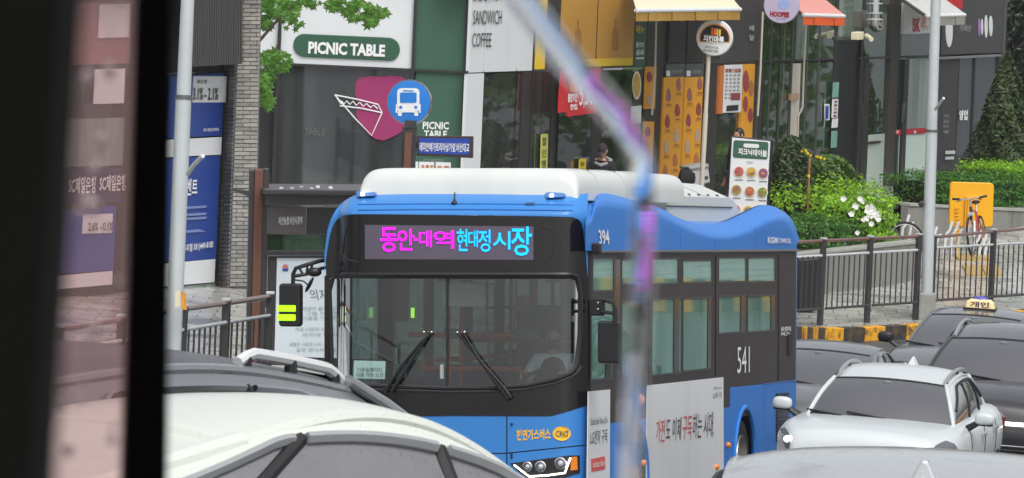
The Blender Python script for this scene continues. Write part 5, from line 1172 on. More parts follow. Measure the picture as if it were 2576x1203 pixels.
part(pp, 'button', slab(frh, rrect(668, 774, 680, 790, 2), .03, .02), m_['pwhite'])
for x, y in ((708, 472), (735, 473), (758, 470), (785, 473), (800, 468), (832, 470)):   # leaf litter and droppings on the shelter roof
    g = G(); g.box(frh.px(x, y + 2, R.uniform(-.2, .3)), .04, .05, .025); part(sh, 'roof_clip', g, m_['pwhite'])
# black bin and planter wall behind the railing
p = P(2036, 775, 98.4); gz = side_z(p.x, p.y); g = G(); fr = Frame(p, Vector((1, .25, 0)))
g = slab(fr, [(2009, 652), (2064, 648), (2062, 780), (2008, 785)], 0, .5); single('black_crate', g, mat('crate_black', (22, 21, 24), .5, noise=(5, .2)), 'plain black bin box behind the railing next to the bus tail', 'bin', bevel=.03)
# ------------------------------------------------------------------ planters, plants
stonew = mat('planter_stone', (132, 132, 126), .5, noise=(2, .2), streak=(2.5, .6, (84, 84, 80)), bump=(20, .3))
capw = mat('planter_cap', (160, 160, 154), .45, noise=(4, .2))
def gz_of(p): return side_z(p.x, p.y)
def planter(name, label, xa, za, xb, zb_, ta, tb, depth, n):
    a = P(xa, ta, za); b = P(xb, tb, zb_); d = Vector((b.x - a.x, b.y - a.y, 0)); L = d.length; d.normalize(); nn = Vector((d.y, -d.x, 0))
    t = thing(name, label, 'planter wall', (a.x, a.y, min(gz_of(a), gz_of(b))))
    for i in range(n):
        p = a.lerp(b, i / n) + d * .005; q = a.lerp(b, (i + 1) / n) - d * .005
        g = G(); zz = min(gz_of(p), gz_of(q)) - .3
        f = [p - Vector((0, 0, .06)), q - Vector((0, 0, .06)), Vector((q.x, q.y, zz)), Vector((p.x, p.y, zz))]
        g.prism(f, -nn * .18); part(t, 'stone_slab', g, stonew, bevel=.008)
        g = G(); o = nn * .025; g.prism([p + o - Vector((0, 0, .056)), q + o - Vector((0, 0, .056)), q + o, p + o], -nn * .24); part(t, 'cap_stone', g, capw, bevel=.01)
    g = G(); e = -nn * depth; s_ = Vector((0, 0, .05)); g.poly([a - nn * .15 - s_, b - nn * .15 - s_, b + e - s_, a + e - s_]); part(t, 'soil', g, mat('soil', (62, 52, 44), .9))
    return t
planter('planter_wall', 'grey stone planter wall under the flowering bush, seen through the railing', 1985, 99.8, 2312, 104.5, 640, 604, 2.2, 8)
planter('planter_wall', 'grey concrete planter wall behind the yellow board and leaning bicycle', 2286, 112.5, 2700, 116, 511, 531, 3.0, 8)

def leaf_quads(n, sample, size, flat=.0):
    g = G()
    for _ in range(n):
        c, nrm = sample(); s = size * R.uniform(.6, 1.25)
        a = Vector((R.uniform(-1, 1), R.uniform(-1, 1), R.uniform(-.6, .6))).normalized()
        nn = (nrm + Vector((R.uniform(-.8, .8), R.uniform(-.8, .8), R.uniform(-.5, .9)))).normalized()
        u = (a - nn * a.dot(nn)); u = u.normalized() if u.length > 1e-3 else nn.orthogonal().normalized(); w = nn.cross(u)
        g.add([c - u * s * .5, c - w * s * .26 + nn * s * .06, c + u * s * .5, c + w * s * .26 + nn * s * .06], [(0, 1, 2, 3)])
    return g
def sm_ell(c, rx, ry, rz, lump=.22, inner=.55):
    ph = [R.uniform(0, 6.28) for _ in range(6)]
    def s():
        while True:
            v = Vector((R.gauss(0, 1), R.gauss(0, 1), R.gauss(0, 1))).normalized()
            k = 1 + lump * (sin(5 * v.x + ph[0]) * sin(4 * v.z + ph[1]) + .6 * sin(9 * v.z + ph[2]) * sin(8 * v.x + ph[3]) + .4 * sin(15 * v.y + 13 * v.x + ph[4]))
            q = (inner + (1 - inner) * R.random() ** .5) * k
            return c + Vector((v.x * rx, v.y * ry, v.z * rz)) * q, v
    return s
def sm_dome(c, rx, ry, rz, lump=.14):
    ph = [R.uniform(0, 6.28) for _ in range(4)]
    def s():
        z = R.uniform(-1, 1); a = R.uniform(0, 2 * pi); k = 1 + lump * (sin(4 * a + 5 * z + ph[0]) + .7 * sin(9 * a + 13 * z + ph[1]))
        r = (1 - abs(z) ** 2.6) ** .5 if z > 0 else 1; q = (.6 + .4 * R.random() ** .4) * k
        return c + Vector((rx * r * q * cos(a), ry * r * q * sin(a), rz * z)), Vector((cos(a), sin(a), max(0, z)))
    return s
def sm_cone(c, r, h, lump=.16):
    ph = [R.uniform(0, 6.28) for _ in range(4)]
    def s():
        t = R.random() ** 1.5; a = R.uniform(0, 2 * pi); k = 1 + lump * (sin(3 * a + ph[0] + 6 * t) + sin(7 * a + 16 * t + ph[1]))
        rr = r * ((1 - t ** 1.7) * .96 + .03) * k * (.5 + .5 * R.random() ** .4)
        return c + Vector((rr * cos(a), rr * sin(a), h * t)), Vector((cos(a), sin(a), .4))
    return s
def sm_box(a, b, c_, h, rough=.07):
    """hedge block: a, b front corners; c_ depth vector; h height"""
    ph = [R.uniform(0, 6.28) for _ in range(4)]
    def s():
        u, v, w = R.random(), R.random(), R.random(); f = R.random()
        if f < .45: w = 0; n = -c_.normalized()
        elif f < .85: v = 1; n = Vector((0, 0, 1))
        else: u = 0 if R.random() < .5 else 1; n = (b - a).normalized() * (1 if u else -1)
        bump = rough * (sin(9 * u + ph[0]) + sin(21 * u + 11 * w + ph[1]) + sin(14 * v + 5 * u + ph[2])) * .6
        return a + (b - a) * u + c_ * w + Vector((0, 0, h * v)) + n * (bump + R.gauss(0, rough * .5)), n
    return s
def plant(name, label, cat, base, leaves, lm, trunk=None, group=None):
    t = thing(name, label, cat, base, group)
    part(t, 'crown' if cat == 'tree' else 'foliage', leaves, lm)
    if trunk: part(t, 'trunk', trunk, mat('bark', (86, 70, 56), .9, noise=(9, .3)), smooth=True)
    return t
def core(c, rx, ry, rz): g = G(); g.ball(c, rx, ry, rz, 14, 10); return g
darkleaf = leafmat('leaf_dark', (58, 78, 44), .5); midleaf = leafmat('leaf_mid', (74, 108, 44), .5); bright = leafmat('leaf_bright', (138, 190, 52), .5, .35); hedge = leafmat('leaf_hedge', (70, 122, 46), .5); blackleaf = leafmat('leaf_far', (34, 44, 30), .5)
coreshade = mat('core_shade', (34, 40, 26), .9)  # solid dark core inside foliage, painting the shade in gaps between leaves
# dark shrub beside the menu stand
def shrub(name, label, cx, cy, z, rx, ry, n, size, lm, cone=False, depth=None, cat='shrub'):
    k = z / FPX; c = P(cx, cy, z); base = Vector((c.x, c.y, gz_of(c)))
    if cone: q = leaf_quads(n, sm_cone(P(cx, cy + ry, z), rx * k, 2 * ry * k), size)
    else: q = leaf_quads(n, sm_dome(c, rx * k, (depth or rx * k), ry * k), size)
    tr = G(); tr.tube([base, c], [.06, .03], 8)
    t = plant(name, label, cat, base, q, lm, tr)
    if not cone: part(t, 'twigs', core(c, rx * k * .55, (depth or rx * k) * .55, ry * k * .6), coreshade, smooth=True)
    else:
        g = G(); b_ = P(cx, cy + ry, z); g.tube([b_, b_ + Vector((0, 0, 2 * ry * k * .8))], [rx * k * .55, .02], 10); part(t, 'twigs', g, coreshade, smooth=True)
    return t
shrub('dark_shrub', 'tall dark green shrub directly right of the standing menu board', 1984, 478, 104.6, 52, 136, 6500, .075, darkleaf)
shrub('round_shrub', 'rounded mid green shrub behind the flowering bush', 2088, 452, 106.5, 62, 62, 4200, .07, midleaf)
shrub('conifer_tree', 'tall conical evergreen at the right edge in front of the dark shop end', 2520, 292, 121, 82, 160, 8500, .10, leafmat('leaf_conifer', (62, 82, 46), .5), True, cat='tree')
# flowering bush and low hedges
def hedge_thing(name, label, xa, ya, za, xb, yb, zb_, depth, ybot, n, size, lm, rough=.07):
    a, b = P(xa, ya, za), P(xb, yb, zb_); k = za / FPX; h = (ybot - ya) * k; a.z -= h; b.z = a.z + (b.z - h - a.z) * .6
    d = (b - a); nn = Vector((-d.y, d.x, 0)).normalized() * depth
    t = thing(name, label, 'hedge', tuple((a + b) / 2))
    part(t, 'foliage', leaf_quads(n, sm_box(a, b, nn, h, rough), size), lm)
    g = G(); i = nn.normalized() * .17; e = d.normalized() * .17; g.prism([a + i + e, b + i - e, b + nn - i - e, a + nn - i + e], Vector((0, 0, h * .80))); part(t, 'twigs', g, coreshade)
    return t, a, b, h
fb_, a_, b_, h_ = hedge_thing('flowering_bush', 'bright green leafy bush with white flowers in the stone planter', 2062, 492, 103.2, 2262, 505, 105, 1.2, 606, 4800, .085, bright, .15)
hedge_thing('low_hedge', 'low clipped green hedge in the planter right behind the bus tail', 1975, 556, 101.6, 2170, 572, 103, .7, 622, 4300, .06, hedge, .08)
hedge_thing('hedge', 'clipped green hedge on the planter between the lamp post and the yellow board', 2340, 446, 113.2, 2450, 448, 114, 1.2, 514, 4500, .06, hedge, .05)
hedge_thing('hedge', 'wide green hedge on the planter at the right edge below the conifer', 2452, 456, 114, 2640, 448, 116, 1.0, 524, 6000, .07, hedge, .07)
hedge_thing('hedge', 'raised light green hedge top at the far right edge of the planter', 2495, 420, 116, 2650, 416, 117.5, .8, 462, 3800, .07, bright, .07)
petal = mat('petal_white', (236, 236, 230), .6)
fl = thing('white_flowers', 'cluster of white blossoms on the bright green bush', 'flowers', tuple(P(2180, 540, 102.7)))
for x, y, s in ((2122, 500, 1), (2164, 500, .9), (2170, 508, .7), (2152, 519, 1.1), (2142, 538, 1), (2188, 523, 1.5), (2196, 532, 1.4), (2184, 530, 1.3), (2202, 538, 1.3), (2190, 543, 1), (2181, 549, 1), (2209, 547, 1.1), (2192, 563, .9), (2172, 553, .8), (2157, 586, .8), (2210, 552, .9), (2124, 610, .8)):
    c = P(x, y, 102.75); g = G(); s *= .048
    for k in range(6):
        a = k * pi / 3 + R.random(); d = Vector((cos(a), -.35, sin(a))).normalized(); u = Vector((-sin(a), 0, cos(a)))
        g.add([c, c + d * s * .7 + u * s * .5, c + d * s * 1.25, c + d * s * .7 - u * s * .5], [(0, 1, 2, 3)])
    part(fl, 'flower', g, petal)
g = G(); g.tube([P(2031, 548, 103.4), P(2037, 395, 103.4)], .018, 6); stk = thing('plant_stake', 'thin wooden stake with yellow ribbon tied between the shrubs', 'stake', tuple(P(2031, 548, 103.4))); part(stk, 'stick', g, mat('stick_wood', (150, 110, 70), .8))
rbm = mat('ribbon_yellow', (236, 206, 40), .5)
for x, y, r_ in ((2016, 381, 4), (2026, 379, 5), (2030, 386, 6), (2038, 391, 5), (2054, 394, 5), (2062, 397, 6), (2072, 400, 5), (2033, 443, 6)):
    c = P(x, y, 103.2); g = G(); k = r_ * 103.2 / FPX; g.add([c + Vector((-k, 0, k * .3)), c + Vector((-k * .2, -.03, k * .8)), c + Vector((k, .0, .2 * k)), c + Vector((k * .4, -.02, -k * .7)), c + Vector((-k * .5, .01, -.5 * k))], [(0, 1, 2, 3, 4)]); part(stk, 'ribbon', g, rbm)
# far dark trees closing the street at the right
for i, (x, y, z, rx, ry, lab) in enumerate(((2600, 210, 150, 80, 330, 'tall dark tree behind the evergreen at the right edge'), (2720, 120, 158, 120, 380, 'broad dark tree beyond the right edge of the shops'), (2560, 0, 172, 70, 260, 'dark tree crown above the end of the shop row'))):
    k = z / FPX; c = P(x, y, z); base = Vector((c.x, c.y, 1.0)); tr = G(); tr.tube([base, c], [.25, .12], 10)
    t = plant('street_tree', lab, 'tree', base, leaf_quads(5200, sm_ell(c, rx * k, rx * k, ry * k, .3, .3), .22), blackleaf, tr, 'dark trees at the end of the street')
    part(t, 'twigs', core(c, rx * k * .7, rx * k * .7, ry * k * .75), coreshade, smooth=True)
# bigger street trees across the road, off to the right: the shop glass mirrors them
for i, (x, y, r_) in enumerate(((17.5, 124, 3.0), (21, 131, 3.4), (27, 138, 3.8), (15.8, 117, 2.4))):
    c = Vector((x, y, 5.2)); tr = G(); tr.tube([(x, y, .2), c], [.2, .1], 10)
    plant('street_tree', ('leafy green street tree across the road by the railing end', 'leafy green street tree across the road facing the glass shops', 'largest leafy green street tree across the road', 'smallest leafy green street tree across the road')[i], 'tree', (x, y, .2), leaf_quads(2600, sm_ell(c, r_, r_, r_ * 1.2, .25, .2), .42), midleaf, tr, 'green street trees across the road')
# maple leaning out from behind the brick pier
mz = 94.0; mb_ = P(628, 690, mz); mgz = gz_of(mb_)
mt_ = thing('maple_tree', 'young maple with fresh green lobed leaves reaching out from behind the brick pier', 'tree', (mb_.x, mb_.y, mgz))
g = G(); g.tube([Vector((mb_.x, mb_.y, mgz)), P(634, 400, mz), P(640, 250, mz), P(646, 100, mz), P(655, -60, mz)], [.1, .085, .07, .055, .04], 10); part(mt_, 'trunk', g, mat('bark', (86, 70, 56)), smooth=True)
brs = [[(640, 250), (662, 178), (690, 140), (705, 90)], [(646, 110), (690, 60), (730, 20), (800, -20)], [(655, -40), (760, -30), (850, -5), (905, 30)], [(642, 230), (655, 210), (664, 250)], [(655, -30), (800, -40), (900, -10), (960, 40)]]
for b in brs: g = G(); g.tube([P(x, y, mz - .2) for x, y in b], [.03, .022, .015, .008][:len(b)], 6); part(mt_, 'branch', g, mat('bark', (86, 70, 56)), smooth=True)
lob = []
for i, (ang, L) in enumerate(((-100, .55), (-52, .42), (-25, .85), (12, .42), (35, .95), (66, .5), (90, 1.1), (114, .5), (145, .95), (168, .42), (205, .85), (232, .42))): lob.append((L * cos(radians(ang)), L * sin(radians(ang))))
leafm = leafmat('maple_leaf', (104, 158, 60), .45, .35, .1)
lmesh = []
for i in range(4):
    g = G(); g.v = [Vector((x * R.uniform(.85, 1.1), R.uniform(-.12, .12), y * R.uniform(.85, 1.1))) * .085 for x, y in lob]; g.v.append(Vector((0, -.015, 0))); n_ = len(lob); g.f = [(n_, j, (j + 1) % n_) for j in range(n_)]
    lmesh.append(emit_mesh('leaf', g, leafm, False))
cl_ = [(700, 10, 55, 35, 40), (670, 40, 28, 40, 22), (735, 55, 25, 25, 12), (775, 6, 40, 12, 14), (860, 12, 45, 20, 22), (905, 30, 45, 24, 26), (945, 35, 30, 26, 20), (930, 55, 18, 14, 8), (676, 140, 26, 18, 16), (700, 155, 32, 26, 24), (672, 185, 22, 20, 14), (664, 225, 16, 30, 16), (672, 255, 14, 20, 8), (640, -20, 60, 20, 10), (860, -20, 90, 14, 16)]
def add_leaf(x, y):
    o = bpy.data.objects.new('leaf', R.choice(lmesh)); COL.objects.link(o); o.parent = mt_
    o.location = ORG[mt_] @ (P(x, y, mz + R.uniform(-.5, .3))); s = R.uniform(.75, 1.35); o.scale = (s, s, s)
    o.rotation_euler = (R.uniform(-.9, .5), R.uniform(2.3, 4.0), R.uniform(-.7, .7)); ORG[o] = ORG[mt_]
for cx, cy, rx, ry, n_ in cl_:
    for _ in range(int(n_ * 1.5)):
        a = R.uniform(0, 6.28); q = R.random() ** .5; add_leaf(cx + rx * q * cos(a), cy + ry * q * sin(a))

# ------------------------------------------------------------------ people
def skin_mesh(joints, edges, sub=2):
    names = list(joints); idx = {n: i for i, n in enumerate(names)}
    me = bpy.data.meshes.new('sk'); me.from_pydata([joints[n][0] for n in names], [(idx[a], idx[b]) for a, b in edges], [])
    o = bpy.data.objects.new('sk', me); COL.objects.link(o); sm = o.modifiers.new('s', 'SKIN'); sm.use_smooth_shade = True
    for n in names:
        r = joints[n][1]; me.skin_vertices[0].data[idx[n]].radius = (r, r) if not isinstance(r, tuple) else r
    me.skin_vertices[0].data[0].use_root = True
    ss = o.modifiers.new('u', 'SUBSURF'); ss.levels = sub
    dg = bpy.context.evaluated_depsgraph_get(); dg.update()
    ev = bpy.data.meshes.new_from_object(o.evaluated_get(dg)); bpy.data.objects.remove(o); bpy.data.meshes.remove(me)
    g = G(); g.v = [v.co.copy() for v in ev.vertices]; g.f = [tuple(p.vertices) for p in ev.polygons]; bpy.data.meshes.remove(ev); return g
def person(label, M4, H, head_tilt=0, arms='down', jacket=None, shirt=None, hair=None, cap=None, mask=None, seated=False, group=None):
    """local frame: +y is where the person looks, z up, feet (or seat underside) at z = 0."""
    t = thing('person', label, 'person', mat4=M4, group=group)
    s = H / 1.75; J = {}
    def j(n, p, r): J[n] = ((p[0] * s, p[1] * s, p[2] * s), r * s)
    hip = .93
    if seated: hip = .12
    j('pelvis', (0, 0, hip), .13); j('waist', (0, 0, hip + .17), .125); j('chest', (0, 0, hip + .38), .145); j('neck0', (0, .0, hip + .53), .06); j('neck1', (0, .015, hip + .59), .055)
    E_ = [('pelvis', 'waist'), ('waist', 'chest'), ('chest', 'neck0'), ('neck0', 'neck1')]
    for sd, k in ((-1, 'l'), (1, 'r')):
        j('sh' + k, (sd * .185, 0, hip + .47), .065); E_.append(('chest', 'sh' + k))
        if arms == 'phone': el, wr = (sd * .22, .05, hip + .2), (sd * .07, .27, hip + .3)
        elif arms == 'wheel': el, wr = (sd * .27, .17, hip + .24), (sd * .22, .40, hip + .33)
        else: el, wr = (sd * .24, -.02, hip + .2), (sd * .25, .06, hip - .05)
        j('el' + k, el, .045); j('wr' + k, wr, .03); E_ += [('sh' + k, 'el' + k), ('el' + k, 'wr' + k)]
        w = Vector(wr); d = (w - Vector(el)).normalized(); side = d.cross(Vector((0, 0, 1))).normalized() if abs(d.z) < .9 else Vector((0, 1, 0))
        if arms == 'down': side = Vector((0, 1, 0))
        pm = w + d * .06; j('pm' + k, pm, .032); E_.append(('wr' + k, 'pm' + k)); dn = d.cross(side)
        for f in range(4):
            b0_ = pm + side * (f - 1.5) * .021 + d * .03; L_ = (.062, .074, .07, .055)[f]
            j('f%d%s0' % (f, k), b0_, .010); j('f%d%s1' % (f, k), b0_ + d * L_ * .55 + dn * .012, .009); j('f%d%s2' % (f, k), b0_ + d * L_ * .9 + dn * .035, .007)
            E_ += [('pm' + k, 'f%d%s0' % (f, k)), ('f%d%s0' % (f, k), 'f%d%s1' % (f, k)), ('f%d%s1' % (f, k), 'f%d%s2' % (f, k))]
        tb_ = w + side * .035 * (-sd if arms != 'down' else 1) + d * .03; j('t%s0' % k, tb_, .012); j('t%s1' % k, tb_ + side * .02 * (-sd) + d * .045, .009); E_ += [('wr' + k, 't%s0' % k), ('t%s0' % k, 't%s1' % k)]
        if seated: kn, an, to = (sd * .12, .45, hip + .02), (sd * .12, .5, hip - .42), (sd * .12, .68, hip - .46)
        else: kn, an, to = (sd * .1, .02, .5), (sd * .1, 0, .09), (sd * .11, .15, .04)
        j('hp' + k, (sd * .09, 0, hip - .03), .09); j('kn' + k, kn, .06); j('an' + k, an, .042); j('to' + k, to, .035); E_ += [('pelvis', 'hp' + k), ('hp' + k, 'kn' + k), ('kn' + k, 'an' + k), ('an' + k, 'to' + k)]
    body = skin_mesh(J, E_)
    hc = Vector((0, .02, hip + .70)) * s; T = Matrix.Rotation(-head_tilt, 3, 'X')
    def hp(p): return hc + T @ (Vector(p) * s)
    # head: shaped ball with nose, brow, mouth and ears
    def hfn(u, v):
        a = 2 * pi * u; b = pi * v; x, y, z = sin(a) * sin(b), cos(a) * sin(b), cos(b)
        X, Y, Z = x * .076, y * .094, z * .118
        if z < -.1: X *= 1 - .28 * (-z - .1); Y *= 1 - .12 * (-z - .1)
        f = max(0, y)
        Y += f ** 6 * (.016 * exp(-((z + .12) / .16) ** 2) * exp(-(x / .2) ** 2) - .008 * exp(-((z - .1) / .1) ** 2) * exp(-((abs(x) - .4) / .16) ** 2) + .005 * exp(-((z + .45) / .07) ** 2) * exp(-(x / .3) ** 2) + .006 * exp(-((z - .24) / .08) ** 2))
        return hp((X, Y, Z))
    hb_ = G(); hb_.grid(hfn, 36, 26)
    for sd in (-1, 1):
        e = G(); e.ball((0, 0, 0), .012, .022, .032, 8, 6); hb_.add([hp(Vector((sd * .078, -.005, 0)) + v) for v in e.v], e.f)
    body.add(hb_.v, hb_.f); part(t, 'body', body, m_['skin'], local=True, smooth='all')
    for sd in (-1, 1):
        e = G(); e.ball((0, 0, 0), .011, .008, .008, 8, 6); e.v = [hp(Vector((sd * .031, .082, .010)) + v) for v in e.v]; part(t, 'eye', e, m_['hair'], local=True, smooth=True)
    if hair or cap is None:
        h = G(); h.grid(lambda u, v: hp((Vector((sin(2 * pi * u) * sin(pi * v * .58) * .083, -.008 + cos(2 * pi * u) * sin(pi * v * .58) * (.098 if cos(2 * pi * u) < .3 or v < .62 else .088), .012 + cos(pi * v * .58) * .122)))), 24, 12); part(t, 'hair', h, m_['hair'], local=True, smooth=True)
    if cap:
        c_ = G(); c_.grid(lambda u, v: hp((sin(2 * pi * u) * sin(pi * v * .5) * .088, cos(2 * pi * u) * sin(pi * v * .5) * .105, .035 + cos(pi * v * .5) * .105)), 24, 8)
        cp = part(t, 'cap', c_, cap, local=True, smooth=True)
        b_ = G(); b_.grid(lambda u, v: hp((sin((u - .5) * 2.2) * .088 * (1 + .0 * v), .09 * cos((u - .5) * 2.2) + .075 * v * cos((u - .5) * 2.0), .04 - .022 * v - .01 * (2 * u - 1) ** 2)), 12, 4); part(cp, 'peak', b_, cap, local=True, smooth=True)
    if mask:
        c_ = G(); c_.grid(lambda u, v: hp((sin((u - .5) * 2.3) * .080 * (1 - .18 * v), cos((u - .5) * 2.3) * (.103 - .008 * v) + .012 * (1 - abs(2 * u - 1)), -.008 - .088 * v)), 14, 6); part(t, 'mask', c_, mask, local=True, smooth=True)
    def clothing(name, keep, grow, mt, root):
        JJ = {n: J[n] for n in keep}; JJ = {root: J[root], **JJ}
        JJ = {n: (p, r + grow * s) for n, (p, r) in JJ.items()}
        part(t, name, skin_mesh(JJ, [e for e in E_ if e[0] in JJ and e[1] in JJ]), mt, local=True, smooth='all')
    arm = ['shl', 'ell', 'wrl', 'shr', 'elr', 'wrr']
    if shirt: clothing('shirt', ['pelvis', 'waist', 'chest', 'neck0'] + arm, .012, shirt, 'pelvis')
    clothing('jacket' if not shirt else 'vest', ['pelvis', 'waist', 'chest'] + (['neck0'] if shirt else arm + ['neck0']), .05 if shirt else .016, jacket, 'pelvis')
    clothing('trousers', ['pelvis', 'hpl', 'knl', 'anl', 'hpr', 'knr', 'anr'], .018, m_['cloth_black'], 'pelvis')
    for k in 'lr':
        (a, ra), (b, rb) = J['an' + k], J['to' + k]; g = G(); g.tube([Vector(a) - Vector((0, .03, .02)) , Vector(a) + Vector((0, .05, -.03)), Vector(b)], [.05 * s, .05 * s, .035 * s], 10); part(t, 'shoe', g, m_['plastic'], local=True, smooth=True)
    return t, hp
def stand_mat(px, top_y, z, H, face):
    p = P(px, top_y, z); g0 = gz_of(p); M = Matrix.Rotation(face, 4, 'Z'); M.translation = Vector((p.x, p.y, p.z - H)); return M
# drivers faces local -y of the bus
DM = BM @ Matrix.Translation((.62, 1.60, 1.14)) @ Matrix.Rotation(pi, 4, 'Z')
person('bus driver at the wheel in white shirt, dark vest and dark face mask', DM, 1.72, .12, 'wheel', m_['cloth_black'], m_['cloth_white'], hair=True, mask=mat('mask_dark', (40, 36, 38), .8), seated=True)
M1 = stand_mat(1518, 362, 101.5, 1.62, pi - .35)
t1, hp1 = person('person in dark cap and black hooded jacket looking down at a phone', M1, 1.62, .5, 'phone', m_['cloth_black'], None, cap=mat('cap_dark', (44, 40, 48), .8))
g = G(); g.tube([(-.13, -.05, 1.36), (-.09, .06, 1.31), (0, .1, 1.28), (.09, .06, 1.31), (.13, -.05, 1.36), (0, -.12, 1.40), (-.13, -.05, 1.36)], .028, 8, False); part(t1, 'hood_lining', g, mat('lining_grey', (150, 150, 152), .8), local=True, smooth=True)
ph = thing('phone', 'phone held by the capped person in black', 'phone', mat4=M1 @ Matrix.Translation((0, .345, 1.19))); part(ph, 'case', G().box((0, 0, 0), .07, .012, .14, Matrix.Rotation(-.6, 3, 'X')), m_['plastic'], local=True)
M2 = stand_mat(1862, 323, 106.5, 1.70, pi - .9)
person('dark haired person in black half hidden behind the menu board', M2, 1.70, .1, 'down', m_['cloth_black'], None, hair=True)

# ------------------------------------------------------------------ bicycle, rack, yellow board
def bicycle(label, px, py, z, yaw, lean, fcol, fork, grp):
    p = P(px, py, z); p.z = gz_of(p)
    M4 = Matrix.Translation(p) @ Matrix.Rotation(yaw, 4, 'Z') @ Matrix.Rotation(lean, 4, 'Y')
    t = thing('bicycle', label, 'bicycle', mat4=M4, group=grp); Rw = .33
    def tb(name, pts, r, mt, par=t): g = G(); g.tube(pts, r, 8); return part(par, name, g, mt, local=True, smooth=True)
    for y in (0, 1.05):
        g = G(); g.tube([(0, y + Rw * cos(a), Rw + Rw * sin(a)) for a in [2 * pi * i / 32 for i in range(33)]], .02, 8, False); w = part(t, 'wheel', g, m_['tyre'], local=True, smooth=True)
        g = G(); g.tube([(0, y + .3 * cos(a), Rw + .3 * sin(a)) for a in [2 * pi * i / 32 for i in range(33)]], .009, 6, False); part(w, 'rim', g, m_['chrome'], local=True, smooth=True)
        for k in range(14): a = 2 * pi * k / 14; tb('spoke', [(0, y, Rw), (0, y + .3 * cos(a), Rw + .3 * sin(a))], .0025, m_['chrome'], w)
        g = G(); g.tube([(-.05, y, Rw), (.05, y, Rw)], .02, 8); part(w, 'hub', g, m_['chrome'], local=True)
    head0, head1 = Vector((0, .20, .62)), Vector((0, .26, .84)); bb = Vector((0, .62, .30)); st_ = Vector((0, .74, .74)); ra = Vector((0, 1.05, Rw))
    tb('frame_tube', [head0, bb], .021, fork); tb('frame_tube', [head1 - Vector((0, 0, .04)), st_], .018, fcol); tb('frame_tube', [bb, st_], .018, fcol)
    for x in (-.05, .05): tb('stay', [bb, ra + Vector((x, 0, 0))], .011, fcol); tb('stay', [st_, ra + Vector((x, 0, 0))], .010, fcol); tb('fork', [head0 + Vector((x, 0, -.03)), Vector((x * 1.2, .0, Rw))], .017, fork)
    tb('head_tube', [head0, head1], .024, m_['plastic']); tb('stem', [head1, head1 + Vector((0, .0, .1)), head1 + Vector((0, -.06, .13))], .014, m_['chrome'])
    hb = head1 + Vector((0, -.06, .13)); h_ = tb('handlebar', [hb + Vector((-.28, .03, .03)), hb + Vector((-.12, 0, .01)), hb, hb + Vector((.12, 0, .01)), hb + Vector((.28, .03, .03))], .013, m_['chrome'])
    for s_ in (-1, 1): tb('grip', [hb + Vector((s_ * .17, .012, .016)), hb + Vector((s_ * .30, .034, .034))], .02, m_['plastic'], h_); tb('brake_lever', [hb + Vector((s_ * .15, -.02, 0)), hb + Vector((s_ * .22, -.06, -.02))], .008, m_['plastic'], h_)
    tb('seat_post', [st_, st_ + Vector((0, .04, .14))], .014, m_['chrome']); g = G(); g.ball(st_ + Vector((0, .05, .17)), .075, .13, .035, 12, 8); part(t, 'saddle', g, m_['plastic'], local=True, smooth=True)
    g = G(); g.lathe(bb, (1, 0, 0), [(.04, 0), (.04, .09), (.046, .09), (.046, 0)], 20); part(t, 'chainring', g, m_['darkmetal'], local=True)
    for s_ in (-1, 1): tb('crank', [bb + Vector((s_ * .06, 0, 0)), bb + Vector((s_ * .07, s_ * .1, -.13))], .01, m_['chrome']); tb('pedal', [bb + Vector((s_ * .07, s_ * .1, -.13)), bb + Vector((s_ * .15, s_ * .1, -.13))], .014, m_['plastic'])
    g = G(); g.box(head0 + Vector((0, -.05, .1)), .1, .06, .06); part(t, 'front_lamp', g, m_['steel'], local=True, bevel=.012)
    return t
bicycle('white and red bicycle parked head-on in front of the yellow board', 2446, 664, 108.8, radians(-14), radians(-8), mat('bike_red', (176, 48, 40), .3, coat=.4), mat('bike_white', (220, 220, 230), .3, coat=.4), 'parked bicycles')
bicycle('bicycle half hidden behind the flowering bush with only its dark tyre showing', 2122, 624, 107.0, radians(-78), 0, m_['darkmetal'], m_['darkmetal'], 'parked bicycles')
rk = thing('bicycle_rack', 'low white tubular bicycle rack below the yellow board', 'bicycle rack', (lambda p: (p.x, p.y, gz_of(p)))(P(2440, 650, 109.4)))
for x, y in ((2384, 556), (2400, 557), (2456, 580), (2470, 588), (2345, 570), (2275, 540), (2484, 592)):
    zr_ = 109.2 if x > 2300 else 107.5
    g = G(); a = P(x + 12, y, zr_); b_ = P(x + 6, y + 22, zr_); c_ = P(x - 4, y + 34, zr_); d_ = P(x - 8, y + 66, zr_); d_.z = gz_of(d_); g.tube([a, b_, c_, d_], .024, 8); part(rk, 'rack_bar', g, m_['pwhite'], smooth=True)
    g = G(); o_ = Vector((.09, .12, 0)); g.tube([a + o_ - Vector((0, 0, .14)), b_ + o_, d_ + o_], .02, 8); part(rk, 'rack_bar', g, m_['pwhite'], smooth=True)
fy = Frame(P(2443, 515, 111.4), Vector((1, .08, 0))); ym = mat('board_yellow', (232, 170, 10), .4, noise=(2, .06)); yk = 1.0
p = P(2443, 640, 111.4)
yb_ = thing('yellow_board', 'bright yellow rounded plastic board standing behind the leaning bicycle', 'board', (p.x, p.y, gz_of(p)))
part(yb_, 'board', slab(fy, [(x - .03 * (y - 515), y + .03 * (x - 2443)) for x, y in rrect(2389, 459, 2499, 570, 9)], 0, .12), ym, bevel=.015)
part(yb_, 'raised_frame', slab(fy, [(x - .03 * (y - 515), y) for x, y in rrect(2428, 493, 2466, 574, 4)], .06, .06), ym, bevel=.012); part(yb_, 'inner_panel', slab(fy, [(x - .03 * (y - 515), y) for x, y in rrect(2434, 500, 2448, 572, 3)], .09, .04), mat('board_yellow2', (222, 150, 10), .5))
